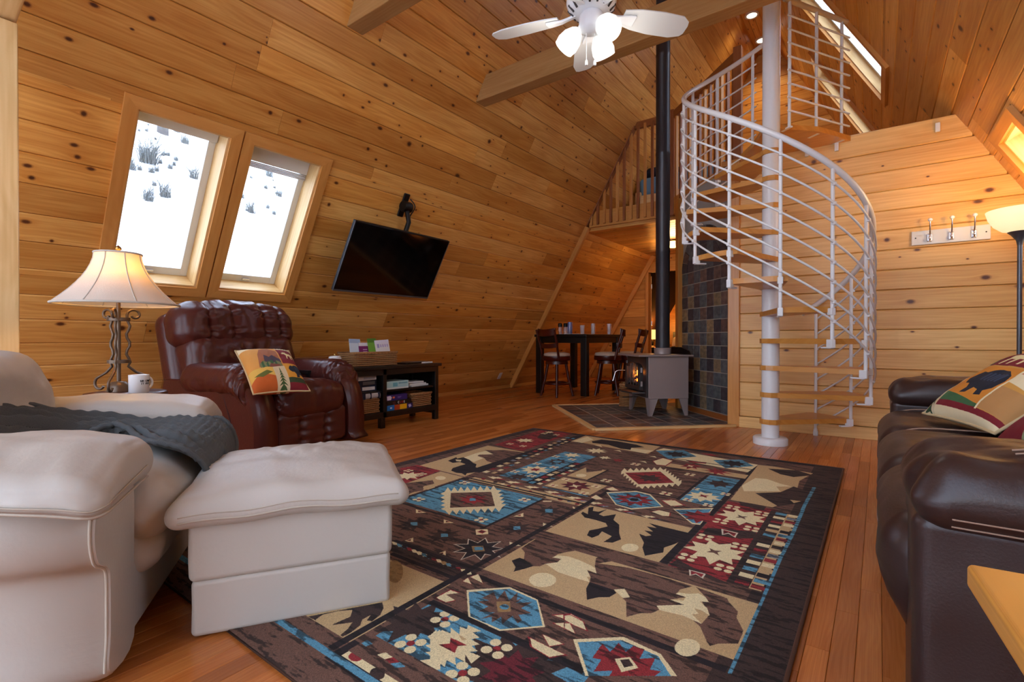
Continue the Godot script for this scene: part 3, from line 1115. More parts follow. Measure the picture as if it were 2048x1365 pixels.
	slab(lb, PackedVector2Array(lp), 0.04, Transform3D(Basis(Vector3(1, 0, 0), Vector3(0, 0, -1), Vector3(0, 1, 0)), Vector3(0, 2.545, 0)), 0.34)
	put("landing", lb.mesh(), M.tread_wood, st)
	var g0 := Vector2(0.115, 0.10)
	var g1 := Vector2(0.435, 0.655)
	for k in 3:
		var q := g0.lerp(g1, k / 2.0)
		var o := put("baluster", tubes([W(q.x, 2.53, q.y), W(q.x, 3.54, q.y)], 0.0125, 10), M.white_metal, st)
		put("bracket", box(Vector3(0.03, 0.014, 0.10), 0.004), M.white_metal, o, at(W(q.x - 0.02, 2.53, q.y + 0.0), 0, 0.9))
	for k in 8:
		var q := g0.lerp(g1, -0.06)
		var q2 := g0.lerp(g1, 1.12)
		put("rod", tubes([W(q.x + 0.014, 2.66 + 0.108 * k, q.y - 0.008), W(q2.x + 0.014, 2.66 + 0.108 * k, q2.y - 0.008)], 0.0078, 7), M.white_metal, st)
	put("guard_rail", tubes([W(g0.x - 0.03, 3.555, g0.y - 0.04), W(g1.x + 0.03, 3.555, g1.y + 0.05)], 0.021, 12), M["rail_cap"], st)
	for q in [Vector2(0.18, 0.665), Vector2(0.40, 0.665), Vector2(1.06, 0.665)]:
		put("wall_clip", box(Vector3(0.03, 0.07, 0.02), 0.003), M.white_metal, st, at(W(q.x, 2.49, q.y)))

# ================================================================ hearth, tiled corner, stove
func hearth_and_stove():
	var s2 := sqrt(0.5)
	# floor pad: rectangle turned 45 degrees; a runs to the left and back, c runs to the right and back
	var A := Vector3(-s2, 0, -s2)
	var C := Vector3(s2, 0, -s2)
	var N := W(-2.085, 0, 4.085)
	var hp := struct_node("floor_hearth")
	var la := 1.62
	var lc := 1.39
	put("mortar_bed", box(Vector3(la, 0.016, 2.2), 0.002), M.grout, hp, Transform3D(Basis(A, Vector3.UP, A.cross(Vector3.UP)), N + A * la / 2 + C * 1.1 + Vector3(0, 0.008, 0)))
	straight_between(N + Vector3(0, 0.011, 0), N + A * la + Vector3(0, 0.011, 0), 0.05, 0.022, "edge_strip", M.pale_pine, hp)
	straight_between(N + Vector3(0, 0.011, 0), N + C * lc + Vector3(0, 0.011, 0), 0.05, 0.022, "edge_strip", M.pale_pine, hp)
	straight_between(N + A * la + Vector3(0, 0.011, 0), N + A * la + C * 1.5 + Vector3(0, 0.011, 0), 0.05, 0.022, "edge_strip", M.pale_pine, hp)
	var ts := 0.196
	var tiles := []
	for v in 3:
		var tb := MB.new()
		var sd := v * 3.1
		rbox(tb, Vector3(ts - 0.014, 0.009, ts - 0.014), 0.003, 1, Vector3i(2, 1, 2), func(p: Vector3) -> Vector3: return p + Vector3(0, 0.0015 * sin(p.x * 40 + sd) * cos(p.z * 33 + sd), 0))
		tiles.append(tb.mesh())
	for i in 8:
		for j in 9:
			var p := N + A * (0.03 + ts * (i + 0.5)) + C * (0.03 + ts * (j + 0.5)) + Vector3(0, 0.0132, 0)
			var wz := -p.z
			if wz > 4.95 and p.x > -1.25:
				continue
			if p.x + wz > 3.98 or wz > 6.2:
				continue
			put("floor_tile", tiles[(i * 3 + j) % 3], M["slate%d" % [0, 2, 4, 0, 5, 1, 4, 2, 0, 4][rng.randi() % 10]], hp, Transform3D(Basis(A, Vector3.UP, A.cross(Vector3.UP)), p))
	# tiled corner panel with an arched top
	var wc := struct_node("wall_corner")
	var o := W(-1.205, 0, 5.235)
	var L := 0.95
	var nn := Vector3(-s2, 0, s2)     # towards the room
	var bs := Basis(-A, Vector3.UP, nn)
	put("core", box(Vector3(L + 0.05, 2.53, 0.3), 0.002), M.plaster, wc, Transform3D(bs, o + A * L / 2 + Vector3(0, 1.265, 0) - nn * 0.165))
	put("base_strip", box(Vector3(L, 0.07, 0.03), 0.004, 1, Transform3D.IDENTITY, 0), M.rail_brown, wc, Transform3D(bs, o + A * L / 2 + Vector3(0, 0.035, 0)))
	put("side_post", box(Vector3(0.07, 2.5, 0.10), 0.005, 1, Transform3D.IDENTITY, 1), M.tread_wood, wc, Transform3D(bs, o + A * (L + 0.03) + Vector3(0, 1.25, 0)))
	var cols := 7
	var tw := L / cols
	var thh := 0.1385
	var y0 := 0.075
	var pat := "0143140 1403410 4053160 0310614 1413041 0130506 2160431 0415016 5324131 0120245 2515024 1251204 0215204"
	var rows := pat.split(" ")
	var tm := []
	for v in 3:
		var tb := MB.new()
		var sd := v * 2.3
		rbox(tb, Vector3(tw - 0.008, thh - 0.008, 0.010), 0.003, 1, Vector3i(2, 2, 1), func(p: Vector3) -> Vector3: return p + Vector3(0, 0, 0.002 * sin(p.x * 50 + sd) * cos(p.y * 41 + sd)))
		tm.append(tb.mesh())
	for r in 11:
		for c in cols:
			put("wall_tile", tm[(r * 2 + c) % 3], M["slate%s" % rows[r][c]], wc, Transform3D(bs, o + A * tw * (c + 0.5) + Vector3(0, y0 + thh * (r + 0.5), 0) - nn * 0.010 + nn * 0.004))
	put("tile_grout", box(Vector3(L, 11 * thh + 0.01, 0.008), 0.001), M.grout, wc, Transform3D(bs, o + A * L / 2 + Vector3(0, y0 + 5.5 * thh, 0) - nn * 0.013))
	# arch: a ring of wedge tiles and cut tiles inside it
	var yc := y0 + 11 * thh
	var ro := L / 2
	var ri := ro - 0.115
	for k in 11:
		var a0 := PI * (k + 0.03) / 11.0
		var a1 := PI * (k + 0.97) / 11.0
		var pts := [Vector2(cos(a0) * ri, sin(a0) * ri), Vector2(cos(a0) * ro, sin(a0) * ro), Vector2(cos((a0 + a1) / 2) * ro, sin((a0 + a1) / 2) * ro), Vector2(cos(a1) * ro, sin(a1) * ro), Vector2(cos(a1) * ri, sin(a1) * ri)]
		put("wall_tile", slabbed(pts, 0.012), M["slate%d" % [0, 1, 4, 2, 1, 0, 4, 1, 0, 2, 1][k]], wc, Transform3D(bs, o + A * L / 2 + Vector3(0, yc, 0) - nn * 0.005))
	for r in 3:
		for c in 5:
			var x0 := (c - 2.5) * tw + 0.003
			var x1 := x0 + tw - 0.006
			var ya := r * thh + 0.003
			var yb := ya + thh - 0.006
			var cell := PackedVector2Array([Vector2(x0, ya), Vector2(x1, ya), Vector2(x1, yb), Vector2(x0, yb)])
			var disc := PackedVector2Array()
			for q in 32:
				disc.append(Vector2(cos(TAU * q / 32), sin(TAU * q / 32)) * (ri - 0.006))
			for piece in Geometry2D.intersect_polygons(cell, disc):
				put("wall_tile", slabbed(Array(piece), 0.012), M["slate%d" % [1, 0, 4, 0, 1, 4][(r * 2 + c) % 6]], wc, Transform3D(bs, o + A * L / 2 + Vector3(0, yc, 0) - nn * 0.005))
	# --- wood stove; local x = its right side as one faces the door... door looks along +z
	var sp := W(-1.98, 0.0185, 5.39)
	var sv := thing("wood_stove", "grey steel wood-burning stove with arched glass door on the slate hearth", "stove", sp, atan2(nn.x, nn.z))
	sv.scale = Vector3(0.98, 0.86, 1.02)
	# the side seen in the photo is +x here (towards right and camera)
	put("firebox", box(Vector3(0.56, 0.52, 0.44), 0.006, 2), M.stove_steel, sv, at(Vector3(0, 0.475, 0)))
	put("top_plate", box(Vector3(0.62, 0.022, 0.60), 0.004, 1), M.stove_steel, sv, at(Vector3(0, 0.746, 0.04)))
	put("rear_shield", slabbed([Vector2(-0.3, 0), Vector2(0.3, 0), Vector2(0.26, 0.05), Vector2(0.1, 0.09), Vector2(-0.1, 0.09), Vector2(-0.26, 0.05)], 0.012), M.black_metal, sv, at(Vector3(0, 0.757, -0.23)))
	for x in [-1, 1]:
		for z in [-1, 1]:
			var lp := [Vector2(0.0, 0.215), Vector2(-0.10, 0.215), Vector2(-0.035, 0.0), Vector2(0.0, 0.0)]
			var lb := MB.new()
			slab(lb, PackedVector2Array(lp), 0.012, Transform3D(Basis(Vector3(0, 0, z), Vector3.UP, Vector3(-z, 0, 0)), Vector3(x * 0.27, 0.002, z * 0.215)))
			slab(lb, PackedVector2Array(lp), 0.012, Transform3D(Basis(Vector3(x, 0, 0), Vector3.UP, Vector3(0, 0, x)), Vector3(x * 0.276, 0.002, z * 0.21)))
			put("leg", lb.mesh(), M.stove_steel, sv)
	# front plate, door with an arched frame
	put("front_plate", box(Vector3(0.54, 0.5, 0.02), 0.003), M.stove_dark, sv, at(Vector3(0, 0.48, 0.23)))
	var arch := func(w: float, h: float, rise: float, y: float) -> Array:
		var q := [Vector2(-w, y), Vector2(w, y)]
		for k in 11:
			var t := lerpf(w, -w, k / 10.0)
			q.append(Vector2(t, y + h + rise * sqrt(maxf(0.0, 1.0 - t * t / (w * w)))))
		return q
	var dn := Node3D.new()
	var outer: Array = arch.call(0.205, 0.27, 0.07, 0.0)
	var inner: Array = arch.call(0.16, 0.235, 0.06, 0.045)
	var fb := MB.new()
	var nO := outer.size()
	for k in nO:
		var k2 := (k + 1) % nO
		slab(fb, PackedVector2Array([outer[k], outer[k2], inner[k2], inner[k]]), 0.045)
	var door := put("door", fb.mesh(), M.stove_dark, sv, at(Vector3(0, 0.315, 0.27)))
	dn.free()
	var gl := put("pane", slabbed(inner, 0.006), M.glass, door, at(Vector3(0, 0, -0.01)))
	gl.set_meta("label", "clear arched stove glass")
	for k in 3:
		var x := -0.08 + 0.08 * k
		put("grille_bar", tubes([Vector3(x, 0.045, 0.006), Vector3(x, 0.19, 0.008), Vector3(x + 0.02, 0.22, 0.008), Vector3(x, 0.25, 0.008), Vector3(x, 0.34 if k == 1 else 0.32, 0.006)], 0.006, 6), M.stove_dark, door)
		put("grille_bar", tubes([Vector3(x, 0.19, 0.008), Vector3(x - 0.02, 0.22, 0.008), Vector3(x, 0.25, 0.008)], 0.005, 6), M.stove_dark, door)
	for y in [0.08, 0.25]:
		put("hinge", lathed([Vector2(0, 0.03), Vector2(0.012, 0.03), Vector2(0.012, -0.03), Vector2(0, -0.03)], 10), M.stove_steel, door, at(Vector3(0.215, y, 0.0)))
	put("handle", tubes([Vector3(-0.20, 0.22, 0.02), Vector3(-0.22, 0.22, 0.10), Vector3(-0.22, 0.20, 0.13), Vector3(-0.22, 0.08, 0.16)], 0.008, 8), M.chrome, door)
	put("ash_lip", slabbed([Vector2(-0.24, 0), Vector2(0.24, 0), Vector2(0.20, -0.13), Vector2(0.0, -0.17), Vector2(-0.20, -0.13)], 0.02), M.stove_dark, sv, at(Vector3(0, 0.285, 0.24), -PI / 2))
	put("air_knob", tubes([Vector3(-0.05, 0.2, 0.2), Vector3(-0.05, 0.2, 0.38)], 0.006, 8), M.chrome, sv)
	put("ember_bed", box(Vector3(0.36, 0.06, 0.05), 0.02, 2), M.black_metal, sv, at(Vector3(0, 0.36, 0.243)))
	# burning logs just behind the glass
	for k in 2:
		put("log", lathed([Vector2(0, 0.13), Vector2(0.028, 0.13), Vector2(0.032, 0.0), Vector2(0.028, -0.13), Vector2(0, -0.13)], 10), M.bark, sv, at(Vector3(0.0, 0.41 + 0.04 * k, 0.246), 0.0, 0.0, PI / 2 + (0.25 if k else -0.15)))
	for k in 4:
		var fx: float = [0.07, 0.02, -0.05, 0.10][k]
		var fh: float = [0.13, 0.10, 0.07, 0.08][k]
		put("flame", slabbed([Vector2(-0.018, 0), Vector2(0.018, 0), Vector2(0.022, fh * 0.35), Vector2(0.006, fh * 0.6), Vector2(0.012, fh), Vector2(-0.012, fh * 0.7), Vector2(-0.02, fh * 0.3)], 0.008), M.flame, sv, at(Vector3(fx, 0.40, 0.262)))
	omni(sp + Basis(Vector3.UP, atan2(nn.x, nn.z)) * Vector3(0.04, 0.45, 0.275), Color(1.0, 0.55, 0.2), 0.02, 0.03)
	# flue
	var fp := thing("stove_pipe", "tall black stove flue pipe rising from the wood stove to the ceiling", "pipe", sp + Vector3(0, 0.757 * 0.86, 0))
	fp.position += Basis(Vector3.UP, atan2(nn.x, nn.z)) * Vector3(0, 0, -0.06)
	put("collar", lathed([Vector2(0.092, 0.0), Vector2(0.092, 0.065), Vector2(0.086, 0.07), Vector2(0.07, 0.07)], 28), M.stove_steel, fp)
	for k in 4:
		var ya := 0.03 + 1.09 * k
		var yb := minf(ya + 1.12, 4.45)
		put("pipe_section", lathed([Vector2(0.0765, ya), Vector2(0.0765, yb - 0.03), Vector2(0.079, yb - 0.025), Vector2(0.079, yb)], 28), M.stove_pipe, fp)
	# log basket behind the stove
	basket("log_basket", "seagrass basket standing on the hearth behind the wood stove", W(-2.33, 0.018, 5.80), 0.35, Vector3(0.50, 0.27, 0.26), "")

# a rectangular woven basket: rows of wavy strands round the four sides
func basket(called: String, label: String, pos: Vector3, turn: float, size: Vector3, group := "") -> Node3D:
	var t := thing(called, label, "basket", pos, turn, group)
	var b := MB.new()
	var rows := int(size.y / 0.017)
	for r in rows:
		var y := 0.009 + (size.y - 0.02) * r / (rows - 1)
		var pts := []
		var per := [Vector2(-1, -1), Vector2(1, -1), Vector2(1, 1), Vector2(-1, 1)]
		for e in 4:
			var p: Vector2 = per[e] * Vector2(size.x, size.z) / 2
			var q: Vector2 = per[(e + 1) % 4] * Vector2(size.x, size.z) / 2
			var n := int(p.distance_to(q) / 0.02)
			var d := (q - p).normalized()
			for k in n:
				var s := p.lerp(q, (k + 0.5) / n)
				var wv := 0.0045 * (1.0 if (k + r) % 2 == 0 else -1.0)
				pts.append(Vector3(s.x + d.y * wv, y, s.y - d.x * wv))
		tube(b, pts, 0.0085, 5, true)
	put("weave", b.mesh(), M.wicker, t)
	put("rim", tubes([Vector3(-size.x / 2, size.y, -size.z / 2), Vector3(size.x / 2, size.y, -size.z / 2), Vector3(size.x / 2, size.y, size.z / 2), Vector3(-size.x / 2, size.y, size.z / 2)], 0.011, 6, true), M.wicker, t)
	put("bottom", box(Vector3(size.x, 0.012, size.z), 0.003), M.wicker, t, at(Vector3(0, 0.008, 0)))
	return t

# ================================================================ rug
func rug():
	var w := 1536
	var h := 2024
	var k := 1536.0 / 2390.0
	var im := Image.create(w, h, false, Image.FORMAT_RGB8)
	var col := {"n": Color("231c20"), "k": Color("40302b"), "b": Color("6f5143"), "t": Color("c4a778"), "c": Color("e6d8a8"), "r": Color("942d31"), "l": Color("5a97b1"), "g": Color("868f98"), "y": Color("a08052"), "o": Color("d8cdb4"), "m": Color("6b222c")}
	im.fill(col.b)
	im.fill_rect(Rect2i(0, 0, w, int(60 * k)), col.n)
	im.fill_rect(Rect2i(0, 0, int(70 * k), h), col.k)
	im.fill_rect(Rect2i(int(2235 * k), 0, w, h), col.k)
	im.fill_rect(Rect2i(0, int(3060 * k), w, h), col.b)
	for s in RUG:
		var kind: String = s[0]
		if kind == "F":
			var c := Vector2(s[1], s[2])
			var r: float = s[3] * 0.68
			for q in [Vector2(-0.55, -0.55), Vector2(0.55, -0.55), Vector2(0.55, 0.55), Vector2(-0.55, 0.55)]:
				var pts := PackedVector2Array()
				for a in 10:
					pts.append((c + q * r + Vector2(cos(a * TAU / 10), sin(a * TAU / 10)) * r * 0.46) * k)
				fill_poly(im, pts, col.c)
			var pc := PackedVector2Array()
			for a in 8:
				pc.append((c + Vector2(cos(a * TAU / 8), sin(a * TAU / 8)) * r * 0.34) * k)
			fill_poly(im, pc, col.r)
		elif kind[0] == "S":
			# serrated diamond
			var c := Vector2(s[1], s[2])
			var r: float = s[3] * 0.84
			var n: int = s[4]
			var pts := PackedVector2Array()
			var inn: float = s[5] / 100.0
			for a in n * 2:
				var an := TAU * a / (n * 2) + PI / 4
				var dia := 1.0 / (absf(cos(an)) + absf(sin(an)))
				dia = lerpf(dia, 1.0, 0.45)
				pts.append((c + Vector2(cos(an), sin(an)) * r * dia * (1.0 if a % 2 == 0 else inn)) * k)
			fill_poly(im, pts, col[kind[1]])
		else:
			var pts := PackedVector2Array()
			for j in (s.size() - 1) / 2:
				pts.append(Vector2(s[1 + j * 2], s[2 + j * 2]) * k)
			fill_poly(im, pts, col[kind])
	# woven streaks of darker yarn (never over the cream) and a pile of uneven threads
	var n := FastNoiseLite.new()
	n.seed = 4
	n.frequency = 1.0
	n.fractal_octaves = 3
	var d := im.get_data()
	var r2 := RandomNumberGenerator.new()
	r2.seed = 12
	for y in h:
		for x in w:
			var o := (y * w + x) * 3
			var cr := d[o]
			var f := r2.randf_range(0.78, 1.18)
			if cr < 150:
				var v := n.get_noise_2d(x * 0.008, y * 0.05) + 0.35 * n.get_noise_2d(x * 0.05 + 90.0, y * 0.12)
				if v > 0.12:
					f *= 0.52 if v > 0.24 else 0.78
			else:
				f = lerpf(f, 1.0, 0.4)
				if cr < 190 and n.get_noise_2d(x * 0.03, y * 0.06) > 0.15:
					f *= 0.88
			d[o] = mini(255, int(cr * f))
			d[o + 1] = mini(255, int(d[o + 1] * f))
			d[o + 2] = mini(255, int(d[o + 2] * f))
	im = Image.create_from_data(w, h, false, Image.FORMAT_RGB8, d)
	var m := std("rug_pile", Color(1, 1, 1), 0.95)
	m.albedo_texture = ImageTexture.create_from_image(im)
	var t := thing("area_rug", "large patterned lodge rug with bears, moose and blue and red diamonds", "rug", W(-1.375, 0, 2.225))
	var b := MB.new()
	var sx := 1.195
	var sz := 1.575
	var nx := 24
	var nz := 32
	for j in nz + 1:
		for i in nx + 1:
			var u := float(i) / nx
			var v := float(j) / nz
			b.vert(Vector3((u - 0.5) * 2 * sx, 0.012, (v - 0.5) * 2 * sz), Vector3.UP, Vector2(u, v))
	for j in nz:
		for i in nx:
			var i0 := j * (nx + 1) + i
			b.tri(i0, i0 + 1, i0 + nx + 2)
			b.tri(i0, i0 + nx + 2, i0 + nx + 1)
	put("pile", b.mesh(), m, t)
	put("backing", box(Vector3(sx * 2, 0.011, sz * 2), 0.002), M.groove, t, at(Vector3(0, 0.006, 0)))
	put("binding", tubes([Vector3(-sx, 0.008, -sz), Vector3(sx, 0.008, -sz), Vector3(sx, 0.008, sz), Vector3(-sx, 0.008, sz)], 0.0075, 8, true), M["rug_binding"], t)

func fill_poly(im: Image, p: PackedVector2Array, c: Color):
	var y0 := 1e9
	var y1 := -1e9
	for q in p:
		y0 = minf(y0, q.y)
		y1 = maxf(y1, q.y)
	var w := im.get_width()
	for y in range(maxi(0, int(floor(y0))), mini(im.get_height(), int(ceil(y1)) + 1)):
		var xs := []
		var yc := y + 0.5
		for i in p.size():
			var a := p[i]
			var e := p[(i + 1) % p.size()]
			if (a.y <= yc) != (e.y <= yc):
				xs.append(a.x + (yc - a.y) / (e.y - a.y) * (e.x - a.x))
		xs.sort()
		for i in xs.size() / 2:
			var a := clampi(int(round(xs[i * 2])), 0, w)
			var e := clampi(int(round(xs[i * 2 + 1])), 0, w)
			if e > a:
				im.fill_rect(Rect2i(a, y, e - a, 1), c)

